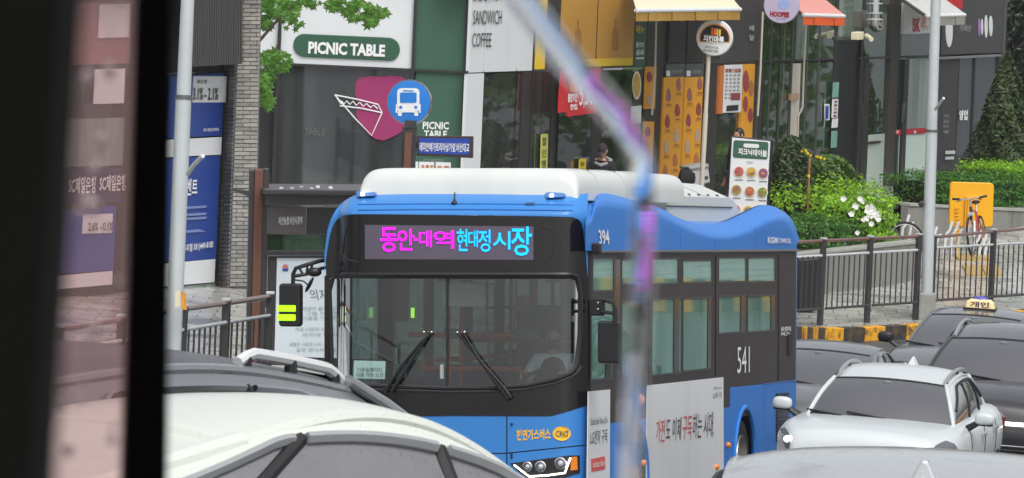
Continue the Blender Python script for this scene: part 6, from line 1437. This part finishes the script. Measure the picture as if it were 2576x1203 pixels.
for k in range(9): part(yb_, 'side_rib', slab(fy, [(2403, 522 + k * 9), (2414, 521 + k * 9), (2413, 525 + k * 9), (2402, 526 + k * 9)], .03, .04), ym)
for x in (2412, 2470): g = G(); a = fy.px(x, 565, -.06); b_ = a.copy(); b_.z = gz_of(a); g.tube([a, b_], .035, 8); part(yb_, 'leg', g, ym)
# tactile paving strips
tac = mat('tactile', (178, 150, 84), .4, noise=(4, .3), dirt=(4, .6, (150, 140, 120)))
for x, y, lab in ((2430, 652, 0), (2452, 690, 0)):
    base = P(x, y, 107)
    # slide along the ray until it meets the pavement
    zz = 80.0
    while zz < 125:
        q = P(x, y, zz)
        if q.z <= gz_of(q): break
        zz += .1
    g = G(); n_ = 2
    for i in range(n_):
        c = Vector((q.x + i * .32, q.y + i * .1, 0)); pts = [(c.x - .15, c.y - .3), (c.x + .15, c.y - .3), (c.x + .15, c.y + .9), (c.x - .15, c.y + .9)]
        g = G(); g.prism([(a, b, side_z(a, b) + .03) for a, b in pts], (0, 0, -.1)); o_ = part(None, 'tactile_tile', g, tac); o_['kind'] = 'structure'; ORG[o_] = Matrix.Identity(4)
# ------------------------------------------------------------------ cars
def Mcar(anchor_px, z, local, yaw, lean=0.0):
    """yaw: direction of the car's length axis (front to rear) measured from straight away, to the right."""
    d = Vector((sin(yaw), cos(yaw), 0)); r = Vector((d.y, -d.x, 0)); u = Vector((0, 0, 1))
    M = Matrix((r, d, u)).transposed().to_4x4(); M = M @ Matrix.Rotation(lean, 4, 'Y')
    M.translation = P(*anchor_px, z) - M.to_3x3() @ Vector(local); return M
def bez(a, b, t): return a + (b - a) * t
def car(name, label, M4, paint, roofpaint=None, L=4.4, W=1.82, H=1.55, yc=1.05, zc=1.02, yr1=1.75, zr1=1.45, yr2=3.55, zr2=1.46, yt=4.15, zt=1.08, wr=.60, wbelt=.80, hood0=.78, glass=None, rails=None, fin=True, sedan=False, lights=True, group=None, wframe=None, mirrorm=None, spoilerm=None, cat='car', railspan=(.04, .96), mirrors=True, backu=.07):
    t = thing(name, label, cat, mat4=M4, group=group); hw = W / 2
    roofpaint = roofpaint or paint; glass = glass or m_['carglass']; mirrorm = mirrorm or paint
    def lw(y):                                    # half width in plan
        f = min(1, y / .75); e = min(1, (L - y) / .6); return hw * (.74 + .26 * (1 - (1 - f) ** 2.2)) * (.82 + .18 * (1 - (1 - e) ** 2.2))
    def lt(y):
        if y < yc: return hood0 + (zc - hood0) * (1 - (1 - y / yc) ** 1.9)
        if y < yt: return zc + (zt - zc) * (y - yc) / (yt - yc)
        return zt - (zt - .8) * ((y - yt) / max(.05, L - yt)) ** 2
    ys = [0, .02, .06, .12, .2, .35, .5, .7, .9, yc, yc + .2] + [yc + .2 + (yt - yc - .2) * i / 8 for i in range(1, 9)] + [yt + (L - yt) * f for f in (.3, .6, .85, .96, 1)]
    cs = [(.80, -.62), (.96, -.48), (1.0, -.30), (1.0, -.16), (.975, -.06), (.93, -.012), (.86, .012), (.6, .035), (.3, .05), (0, .054)]
    full = cs + [(-x, z) for x, z in cs[-2::-1]]
    def bodyfn(u, v):
        y = ys[int(round(v * (len(ys) - 1)))]; x, dz = full[int(round(u * (len(full) - 1)))]
        top = lt(y); w = lw(y); nose = 1 if y > .12 else .3 + .7 * (1 - (1 - y / .12) ** 2) ** .5; tail = 1 if y < L - .15 else .55 + .45 * (1 - (1 - (L - y) / .15) ** 2) ** .5
        zz = top + dz * (top / .95) if dz < 0 else top + dz
        zz = .55 + (zz - .55) * min(nose, tail) if zz > .55 else zz
        if dz <= -.6: zz = .22
        return (x * w, y, max(.2, zz))
    g = G(); g.grid(bodyfn, len(full) - 1, len(ys) - 1)
    for yy, v in ((0, 0), (L, 1)): g.poly([bodyfn(i / (len(full) - 1), v) for i in range(len(full))])
    body = part(t, 'body', g, paint, local=True, smooth='all')
    # greenhouse
    wb = hw * wbelt / .91; wr_ = wr
    def wsfn(u, v, off=0.0):
        x = (2 * u - 1); b = Vector((x * wb * .93, yc + .22 * x * x, zc + .02 - .02 * x * x)); tp = Vector((x * wr_ * .96, yr1 + .10 * x * x, zr1 - .035 * x * x))
        q = b.lerp(tp, v); q.z += .035 * sin(pi * v) + off; q.y -= .03 * sin(pi * v) + off * .5; return q
    def rffn(u, v, off=0.0):
        x = (2 * u - 1); y = yr1 + .10 * x * x * (1 - v) - .06 * x * x * v + (yr2 - yr1) * v; wloc = wr_ * (1 + .03 * sin(pi * v)) * .96
        return Vector((x * wloc, y, zr1 + (zr2 - zr1) * v + (H - max(zr1, zr2)) * sin(pi * min(1, v * 1.0)) - .035 * x * x - .02 * abs(x) ** 6 + off))
    def bkfn(u, v, off=0.0):
        x = (2 * u - 1); b = Vector((x * wb * .86, yt - .16 * x * x, zt)); tp = Vector((x * wr_ * .96, yr2 - .06 * x * x, zr2 - .055 * x * x)); q = b.lerp(tp, v); q.y += .03 * sin(pi * v) + off; q.z += off * .4; return q
    def sdfn(s, v, sd, off=0.0):                   # s along (0 front), v up
        b = Vector((wb * .93 + .03 * sin(pi * s), yc + .22 + (yt - .16 - yc - .22) * s, zc + (zt - zc) * s)); b.x = b.x * (1 - .07 * s)
        k = .0; tp = rffn(1, s); q = b.lerp(tp, v); q.x += .035 * sin(pi * v) + off; q.x *= sd; return q
    glass_top = .90
    g = G(); g.grid(lambda u, v: wsfn(u, v), 14, 8); ws = part(t, 'windshield', g, glass, local=True, smooth='all')
    g = G(); g.grid(lambda u, v: wsfn(u, .955 + .045 * v, .003), 14, 1); part(ws, 'frit', g, m_['rubber'], local=True)
    g = G(); g.grid(lambda u, v: wsfn(u, .0 + .035 * v, .004), 14, 1); part(ws, 'cowl', g, m_['rubber'], local=True)
    q = wsfn(.5, .86, .004); g = G(); g.ball(q, .045, .008, .018, 12, 8); part(ws, 'mirror_sensor', g, mat('sensor', (110, 128, 128), .5), local=True, smooth=True)
    g = G(); g.grid(rffn, 18, 20); part(t, 'roof', g, roofpaint, local=True, smooth='all')
    g = G(); g.grid(bkfn, 14, 6); tg_ = part(t, 'tailgate', g, paint, local=True, smooth='all')
    for u_ in (0, 1): g = G(); g.tube([bkfn(u_, v) + Vector((0, -.01, -.008)) for v in (0, .2, .4, .6, .8, 1)], .034, 10); part(tg_, 'rear_pillar', g, paint, local=True, smooth=True)
    g = G(); g.tube([rffn(u / 14, 1) + Vector((0, 0, -.022)) for u in range(15)], .03, 10); part(tg_, 'roof_lip', g, roofpaint, local=True, smooth=True)
    g = G(); g.grid(lambda u, v: bkfn(backu + (1 - 2 * backu) * u, .05 + .84 * v, .006), 14, 6); part(tg_, 'rear_window', g, glass, local=True, smooth='all')
    for sd in (-1, 1):
        g = G(); g.grid(lambda s, v: sdfn(s, v, sd), 24, 8); sdp = part(t, 'side_frame', g, paint, local=True, smooth='all')
        g = G(); g.tube([wsfn(.5 + .5 * sd, v) + Vector((sd * .006, 0, .0)) for v in (-.12, 0, .2, .4, .6, .8, 1)], [.004, .018, .026, .026, .026, .026, .022], 10, flat=.8); part(sdp, 'windshield_pillar', g, paint, local=True, smooth=True)
        g = G(); g.tube([rffn(.5 + .5 * sd, v) + Vector((0, 0, -.012)) for v in [i / 24 for i in range(25)]], .018, 8); part(sdp, 'roof_edge', g, roofpaint if not wframe else paint, local=True, smooth=True)
        for s0, s1 in ((.05, .40), (.43, .74), (.77, .93)):
            def wfn(u, v, s0=s0, s1=s1):
                s = s0 + (s1 - s0) * u; lo = .05; hi = .86
                if s < .24: hi = min(hi, .05 + .81 * ((s + .03) / .27) ** .75)
                if s > .8: hi = min(hi, .86 - .5 * ((s - .8) / .13) ** 1.4)
                return sdfn(s, lo + (hi - lo) * v, sd, .006)
            g = G(); g.grid(wfn, 10, 5); wn_ = part(t, 'window', g, glass, local=True, smooth='all')
            if wframe or True:
                g = G(); g.tube([Vector(wfn(u, 1)) + Vector((sd * .004, 0, .006)) for u in [i / 8 for i in range(9)]], .012, 6, flat=1.4); part(wn_, 'trim', g, wframe or m_['rubber'], local=True, smooth=True)
        for s_ in (.415, .755):
            g = G(); g.tube([sdfn(s_, v, sd, .006) for v in (.03, .3, .6, .88)], .016, 6); part(sdp, 'door_pillar', g, m_['rubber'], local=True)
        # door seams and handles
        for y in (yc + .35, yc + 1.35, yc + 2.2):
            if y < yt: g = G(); g.tube([Vector((sd * lw(y) * x * 1.002, y, lt(y) + dz * (lt(y) / .95))) for x, dz in cs[1:6]], .006, 5); part(body, 'door_seam', g, m_['rubber'], local=True)
        for y in (yc + 1.15, yc + 2.05):
            if y < yt - .2: g = G(); z_ = lt(y) - .12; g.tube([(sd * (lw(y) + .012), y - .1, z_), (sd * (lw(y) + .03), y, z_), (sd * (lw(y) + .012), y + .1, z_)], .016, 6); part(body, 'door_handle', g, m_['chrome'], local=True)
        # mirror
        if mirrors:
            mc = Vector((sd * (hw + .10), yc + .38, zc + .10)); g = G(); g.ball(mc, .098, .055, .064, 18, 12); g.v = [Vector((p.x, p.y, mc.z - .05 + (p.z - mc.z + .05) * (1 if p.z > mc.z - .05 else .3))) for p in g.v]; g.v = [mc + Vector([math.copysign(abs(c_ / r_) ** .72, c_) * r_ for c_, r_ in zip(p - mc, (.098, .055, .064))]) for p in g.v]
            mi = part(t, 'wing_mirror', g, mirrorm, local=True, smooth=True); g = G(); g.tube([mc + Vector((-sd * .06, 0, -.04)), mc + Vector((-sd * .17, .02, -.11))], [.035, .045], 8, flat=.6); part(mi, 'mirror_foot', g, m_['plastic'], local=True, smooth=True)
            g = G(); g.box(mc + Vector((0, .01, -.055)), .17, .09, .025); part(mi, 'mirror_base', g, m_['plastic'], local=True, bevel=.012)
        # lamps
        def surf(ci, y, off=.008):
            i = int(min(len(cs) - 2, ci)); f = ci - i; x = cs[i][0] + (cs[i + 1][0] - cs[i][0]) * f; dz = cs[i][1] + (cs[i + 1][1] - cs[i][1]) * f
            top = lt(y); nose = 1 if y > .12 else .3 + .7 * (1 - (1 - max(0, y) / .12) ** 2) ** .5; zz = top + dz * (top / .95) if dz < 0 else top + dz
            if zz > .55: zz = .55 + (zz - .55) * nose
            return Vector((sd * (x * lw(y) + off), y - off, zz + off * .8))
        if lights:
            g = G(); g.grid(lambda u, v: surf(3.0 + 1.0 * u + (1.9 - .9 * v) * v * (.25 + .75 * u) * .9, .035 + .5 * v ** 1.2 * (1 - .45 * u)), 8, 8)
            hl = part(t, 'headlight', g, mat('lamp_dark', (96, 100, 106), .15, coat=.6), local=True, smooth='all')
            g = G(); g.ball(surf(3.9, .09, .0), .05, .045, .036, 12, 8); part(hl, 'lens', g, m_['glow_soft'] if lights == 4 and sd < 0 else m_['chrome'], local=True, smooth=True)
            g = G(); g.tube([surf(3.1, .03 + .04 * i, .014) for i in range(7)], .014, 6); lights == 2 and part(hl, 'daytime_light', g, m_['glow_soft'], local=True, smooth=True)
            if lights == 2: g = G(); g.tube([(sd * hw * .15, -.03, hood0 - .12), (sd * hw * .55, -.01, hood0 - .12), (sd * hw * .8, .08, hood0 - .11)], .022, 6); part(hl, 'daytime_light', g, m_['glow_soft'], local=True, smooth=True)
        q = [Vector((sd * lw(L - .12) * .98, L - .13, zt - .06)), Vector((sd * lw(L - .3) * 1.005, L - .36, zt - .1)), Vector((sd * lw(L - .3) * 1.005, L - .34, zt - .2)), Vector((sd * lw(L - .1) * .98, L - .06, zt - .3)), Vector((sd * lw(L) * .62, L + .01, zt - .28)), Vector((sd * lw(L) * .66, L - .05, zt - .12))]
        g = G(); g.prism(q, (sd * .02, .03, 0)); part(t, 'taillight', g, m_['taillight'] if lights == 3 else mat('tail_off', (120, 16, 20), .25, coat=.5), local=True)
        for y in (.85, L - .85):
            a = [(y + .36 * cos(i * pi / 14), .33 + .36 * sin(i * pi / 14)) for i in range(15)]
            g = G(); g.prism([(sd * (lw(y) + .004), yy, max(.2, zz)) for yy, zz in a], (-sd * .05, 0, 0)); part(body, 'wheel_arch', g, m_['rubber'], local=True)
            g = G(); c = (sd * (lw(y) - .005), y, .33); g.lathe(c, (sd, 0, 0), [(-.2, .2), (-.2, .31), (-.16, .33), (-.02, .33), (.01, .31), (.015, .25), (0, .23)], 28); w = part(t, 'wheel', g, m_['tyre'], local=True, smooth=True)
            g = G(); g.lathe(c, (sd, 0, 0), [(.012, .235), (.0, .22), (-.04, .2), (-.05, .08), (.0, .06), (.0, 0)], 28); part(w, 'rim', g, m_['wheelsteel'], local=True, smooth=True)
            for k in range(5): a_ = 2 * pi * k / 5; g = G(); g.tube([(c[0] + sd * .0, y + .05 * cos(a_), .33 + .05 * sin(a_)), (c[0] + sd * .0, y + .21 * cos(a_), .33 + .21 * sin(a_))], .022, 6); part(w, 'rim_spoke', g, m_['chrome'], local=True)
    # nose and tail
    g = G(); g.prism([(x * hw * .66, -.012 + .06 * abs(x) ** 3, z) for x, z in ((-1, .62), (1, .62), (.86, .44), (-.86, .44))], (0, .06, 0)); gr = part(t, 'grille', g, m_['plastic'], local=True)
    for k in range(4): g = G(); g.tube([(-hw * .55, -.02, .46 + k * .045), (0, -.035, .46 + k * .045), (hw * .55, -.02, .46 + k * .045)], .008, 6); part(gr, 'grille_bar', g, m_['chrome'] if k == 3 else m_['frame'], local=True)
    part(t, 'bumper', G().box((0, .12, .34), W * .86, .26, .16), m_['plastic'], local=True, bevel=.05); part(t, 'bumper', G().box((0, L - .1, .42), W * .86, .24, .2), m_['plastic'], local=True, bevel=.05)
    for y, s_ in ((-.035, -1), (L + .03, 1)): part(t, 'number_plate', G().box((0, y, .50 if s_ < 0 else .72), .5, .015, .11), m_['pwhite'], local=True)
    if rails:
        for sd in (-1, 1):
            g = G(); pts = []
            for i in range(15):
                v = railspan[0] + (railspan[1] - railspan[0]) * i / 14; h = .032 * min(1, min(i, 14 - i) / 1.6) + .004; q = rffn(.5 + .5 * sd * .94, v); pts.append(q + Vector((sd * .01, 0, h)))
            g.tube(pts, .017, 8, flat=1.1); rl = part(t, 'roof_rail', g, rails, local=True, smooth=True)
            for i in (1, 7, 13): q = pts[i]; g = G(); g.tube([q, q - Vector((0, 0, .08))], .02, 6); part(rl, 'rail_foot', g, m_['plastic'], local=True)
    if fin:
        q = rffn(.5, .88); g = G(); g.add([q + Vector(p) for p in ((-.04, -.13, 0), (.04, -.13, 0), (.05, .09, 0), (-.05, .09, 0), (-.008, .02, .085), (.008, .02, .085), (.010, .07, .082), (-.010, .07, .082))], [(0, 1, 5, 4), (1, 2, 6, 5), (2, 3, 7, 6), (3, 0, 4, 7), (4, 5, 6, 7)]); f_ = part(t, 'fin_antenna', g, roofpaint, local=True, bevel=.01)
    for x0, x1 in ((.1, .62), (-.5, .0)):
        pa, pb = wsfn(.5 + x0 / 2, .02, .02), wsfn(.5 + (x0 - .55) / 2, .10, .02); g = G(); g.tube([pa, pb], .010, 6); part(t, 'wiper', g, m_['plastic'], local=True)
    return t, rffn, wsfn
m_['carglass'] = mat('car_glass', (80, 80, 84), .06, coat=1, spec=.9, noise=(1.2, .25))
m_['glow_soft'] = mat('drl', (255, 252, 240), .3, emit=(255, 250, 230), strength=2.2)
white = mat('car_white', (196, 202, 203), .38, coat=.4, noise=(1, .02)); grey = mat('car_grey', (112, 114, 116), .32, metal=.35, coat=.7); dark = mat('car_dark', (50, 50, 54), .28, metal=.2, coat=.8); silver = mat('car_silver', (160, 162, 164), .32, metal=.4, coat=.7)
wetwhite = mat('car_white_wet', (204, 209, 201), .4, coat=.35, drops=70, noise=(1, .03), dirt=(1.5, .25, (176, 180, 176))); wetgrey = mat('car_grey_wet', (120, 124, 126), .3, metal=.3, coat=.8, drops=50); wetblack = mat('roof_wet_black', (70, 72, 75), .45, coat=.12, spec=.3, drops=46, noise=(2, .4)); wetsilver = mat('car_silver_wet', (172, 176, 178), .28, metal=.2, coat=.8, drops=60, dirt=(2.4, .6, (118, 120, 122)))  # on wetsilver the dirt patches paint dark and light wet reflections
YAW = radians(11.5)
car('white_suv', 'white compact SUV with roof rails driving towards us beside the bus', Mcar((2204, 1066), 62.8, (0, 1.0, 1.02), YAW, .025), white, rails=mat('rail_silver', (176, 178, 180), .3, metal=.6), L=4.35, W=1.82, wr=.575, wbelt=.78, yr1=1.70, zr1=1.43, H=1.53, hood0=.93, lights=4)
car('black_suv', 'black SUV with silver roof rails cut by the right edge', Mcar((2500, 968), 68.5, (0, 1.1, 1.16), YAW, .02), dark, rails=mat('rail_silver', (176, 178, 180)), L=4.7, W=1.9, H=1.74, zc=1.16, zt=1.2, zr1=1.62, zr2=1.62, yr1=1.85, yr2=4.0, yt=4.5, wr=.62, wbelt=.80, hood0=.95, lights=2)
tx, trf, _ = car('taxi', 'silver grey private taxi with a beige and blue roof lamp', Mcar((2425, 885), 78.5, (0, 1.15, .98), YAW, .02), grey, L=4.8, W=1.84, H=1.47, zc=.98, zt=1.0, zr1=1.40, zr2=1.38, yr1=2.0, yr2=3.5, yt=4.3, wr=.58, wbelt=.78, fin=False, mirrorm=m_['plastic'], cat='taxi')
q = trf(.5, .28); tl_ = part(tx, 'roof_lamp', G().prism([(q.x + x, q.y - .06, q.z + z) for x, z in ((-.185, .0), (.185, .0), (.165, .09), (.12, .125), (-.12, .125), (-.165, .09))], (0, .16, 0)), mat('taxi_lamp', (236, 214, 160), .4, emit=(236, 210, 150), strength=.15), local=True, bevel=.02)
g = G(); g.ball((q.x, q.y + .02, q.z + .12), .105, .07, .045, 14, 8); part(tl_, 'blue_cap', g, mat('lamp_blue', (86, 84, 170), .4), local=True, smooth=True); part(tl_, 'base', G().box((q.x, q.y + .02, q.z - .0), .4, .2, .03), m_['plastic'], local=True)
V_, F_ = glyphs('개인', .03); part(tl_, 'lettering', G().add([(q.x - .12 + .24 * u, q.y - .063, q.z + .025 + .07 * v) for u, v in V_], F_), mat('taxi_ink', (70, 50, 90), .5), local=True)
car('grey_sedan', 'grey sedan half hidden behind the bus tail and the white SUV', Mcar((2030, 975), 73.5, (0, 1.15, .98), YAW, .02), grey, L=4.8, W=1.84, H=1.46, zc=.98, zt=1.0, zr1=1.38, zr2=1.36, yr1=2.0, yr2=3.45, yt=4.3, wr=.60, wbelt=.79, wframe=m_['chrome'], fin=False)
# cars close to us, going the same way as we do
def Maway(anchor_px, z, local, head, pitch=0.0, lean=0.0):
    """head: heading angle to the right of straight away; the front points away from us."""
    d = -Vector((sin(head), cos(head), 0)); r = Vector((d.y, -d.x, 0)); M = Matrix((r, d, Vector((0, 0, 1)))).transposed().to_4x4() @ Matrix.Rotation(pitch, 4, 'X') @ Matrix.Rotation(lean, 4, 'Y')
    M.translation = P(*anchor_px, z) - M.to_3x3() @ Vector(local); return M
car('dark_suv', 'near dark car with wet roof and pale rail beyond the white roof', Maway((872, 962), 19.5, (-.595, 2.05, 1.52), .49, .02, .03), wetgrey, wetblack, L=4.6, W=1.86, H=1.66, zc=1.05, zt=1.12, zr1=1.56, zr2=1.6, yr1=1.95, yr2=3.9, yt=4.3, wr=.62, wbelt=.80, rails=mat('rail_white', (214, 216, 216), .25, coat=.6), wframe=m_['chrome'], fin=False, railspan=(.0, .36), mirrors=False)
car('white_sedan', 'near white car with a wet arched roof and grey window visors at bottom left', Maway((1165.1, 1114.8), 13.75, (-.5355, 2.5, 1.3655), .8378, .1047, .1047), wetwhite, wetwhite, L=4.6, W=1.84, H=1.4835, yc=1.2, zc=.906, zt=.95, zr1=1.3243, zr2=1.3655, yr1=2.163, yr2=3.2, yt=4.42, wr=.5578, wbelt=.80, wframe=mat('visor', (150, 152, 154), .25, coat=.6), fin=False, mirrors=False, backu=.36, glass=mat('wet_glass', (112, 113, 115), .15, coat=.6, drops=60, noise=(3, .25)))
car('silver_car', 'wet silver roof of a near car with a shark fin antenna at bottom right', Maway((2345, 1140), 19.0, (.0, 2.9, 1.50), radians(6)), wetsilver, L=4.6, W=1.86, H=1.50, zc=.98, zt=1.04, zr1=1.40, zr2=1.40, yr1=1.95, yr2=3.6, yt=4.3, wr=.60)

# ------------------------------------------------------------------ the window we look through
dropm = bpy.data.materials.new('rain_drop'); dropm.use_nodes = True; _b = dropm.node_tree.nodes['Principled BSDF']; _b.inputs['Transmission Weight'].default_value = 1; _b.inputs['IOR'].default_value = 1.33; _b.inputs['Roughness'].default_value = 0
def fore(poly, z, th): g = G(); g.prism([P(x, y, z) for x, y in poly], fwd * th); return g
wf = thing('bus_window_frame', 'dark out of focus window pillar and rubber bar of the vehicle we look out of', 'window frame', tuple(P(200, 1300, 1.5)))
part(wf, 'pillar', fore([(-260, -200), (168, -200), (72, 1420), (-260, 1420)], 1.02, .05), mat('pillar_dark', (15, 16, 13), .9, spec=.1, noise=(30, .15)))
part(wf, 'rubber_bar', fore([(338, -200), (428, -200), (410, 1420), (295, 1420)], 2.0, .02), mat('bar_dark', (5, 4, 4), .95, spec=.02))
part(wf, 'glass_pane', fore([(60, -180), (345, -180), (300, 1400), (60, 1400)], 1.95, .004), glassmat('pink_reflect_pane', (242, 226, 226), .25, .02, .11, (190, 156, 154), .1))  # pink tint and haze paint a reddish reflection into this pane
for k in range(34):
    y = R.uniform(-20, 1200); x = 70 + R.random() * 240 + (600 - y) * .05; r_ = R.uniform(.0006, .0022); g = G(); g.ball(P(x, y, 1.945), r_, r_ * .45, r_ * R.uniform(.9, 1.8), 10, 8); part(wf, 'rain_drop', g, dropm, smooth='all')
def streak():
    z = 1.6; k = z / FPX
    path = [(1270, -60, 1000, 455), (1340, 35, 990, 460), (1440, 165, 1000, 470), (1500, 225, 1050, 604), (1548, 285, 1150, 520), (1588, 335, 1060, 604), (1610, 400, 1140, 455), (1618, 470, 1200, 515), (1619, 555, 1240, 604), (1616, 620, 1240, 655), (1617, 690, 1080, 608), (1615, 745, 1060, 640), (1606, 820, 1300, 690), (1600, 900, 1650, 1010), (1592, 1000, 1690, 1080), (1586, 1110, 1700, 1120), (1580, 1260, 1700, 1220)]
    tabs = [[(i, p[c]) for i, p in enumerate(path)] for c in range(4)]
    n = 200; m = 10; pts = []
    for i in range(n + 1):
        s = i / n * (len(path) - 1); pts.append([sinterp(tabs[c], s) for c in range(2)] + [interp(tabs[c], s) for c in (2, 3)])
    T = 0; Ts = []; data = []
    for i, (x, y, tx_, ty_) in enumerate(pts):
        a = pts[max(0, i - 1)]; b = pts[min(n, i + 1)]; tv = Vector((b[0] - a[0], b[1] - a[1])); tv.normalize(); nv = Vector((tv.y, -tv.x))
        gx, gy = (tx_ - x) / FPX / .33, (ty_ - y) / FPX / .33
        if i: T += (gx * tv.x + gy * tv.y) * (Vector((x, y)) - Vector(pts[i - 1][:2])).length * k
        Ts.append(T); data.append((x, y, nv, gx * nv.x + gy * nv.y))
    lo = min(Ts); hw = 23
    front = G()
    def fr(u, v):
        i = int(round(v * n)); x, y, nv, gn = data[i]; w = hw * (1.6 if y < 300 else 1.35 if y < 400 else 1.2); o = (2 * u - 1) * w
        return P(x + nv.x * o, y + nv.y * o, z)
    def bk(u, v):
        i = int(round(v * n)); x, y, nv, gn = data[i]; w = hw * (1.6 if y < 300 else 1.35 if y < 400 else 1.2); o = (2 * u - 1) * w
        th = .004 + (Ts[i] - lo) + gn * o * k + .00012 * (1 - (2 * u - 1) ** 2)
        return P(x + nv.x * o, y + nv.y * o, z) + fwd * max(.0004, th)
    front.grid(fr, m, n); nf = len(front.v); g2 = G(); g2.grid(bk, m, n)
    front.add(g2.v, [tuple(reversed(f)) for f in g2.f]); w = m + 1
    side = []
    for j in range(n): side += [(j * w, (j + 1) * w, nf + (j + 1) * w, nf + j * w), (nf + j * w + m, nf + (j + 1) * w + m, (j + 1) * w + m, j * w + m)]
    front.f += side; front.f += [tuple(list(range(0, w)) + [nf + i for i in range(w - 1, -1, -1)]), tuple([n * w + i for i in range(w - 1, -1, -1)] + [nf + n * w + i for i in range(w)])]
    mt = bpy.data.materials.new('water'); mt.use_nodes = True; nt = mt.node_tree; b = nt.nodes['Principled BSDF']; b.inputs['Transmission Weight'].default_value = 1; b.inputs['IOR'].default_value = 1.33; b.inputs['Roughness'].default_value = .0; b.inputs['Base Color'].default_value = (1, 1, 1, 1)
    o = single('water_streak', front, mt, 'blurred rivulet of rain water running down the window glass in front of the bus', 'water streak', smooth='all')
    bm = bmesh.new(); bm.from_mesh(o.data); bmesh.ops.recalc_face_normals(bm, faces=bm.faces); bm.to_mesh(o.data); bm.free()
streak()
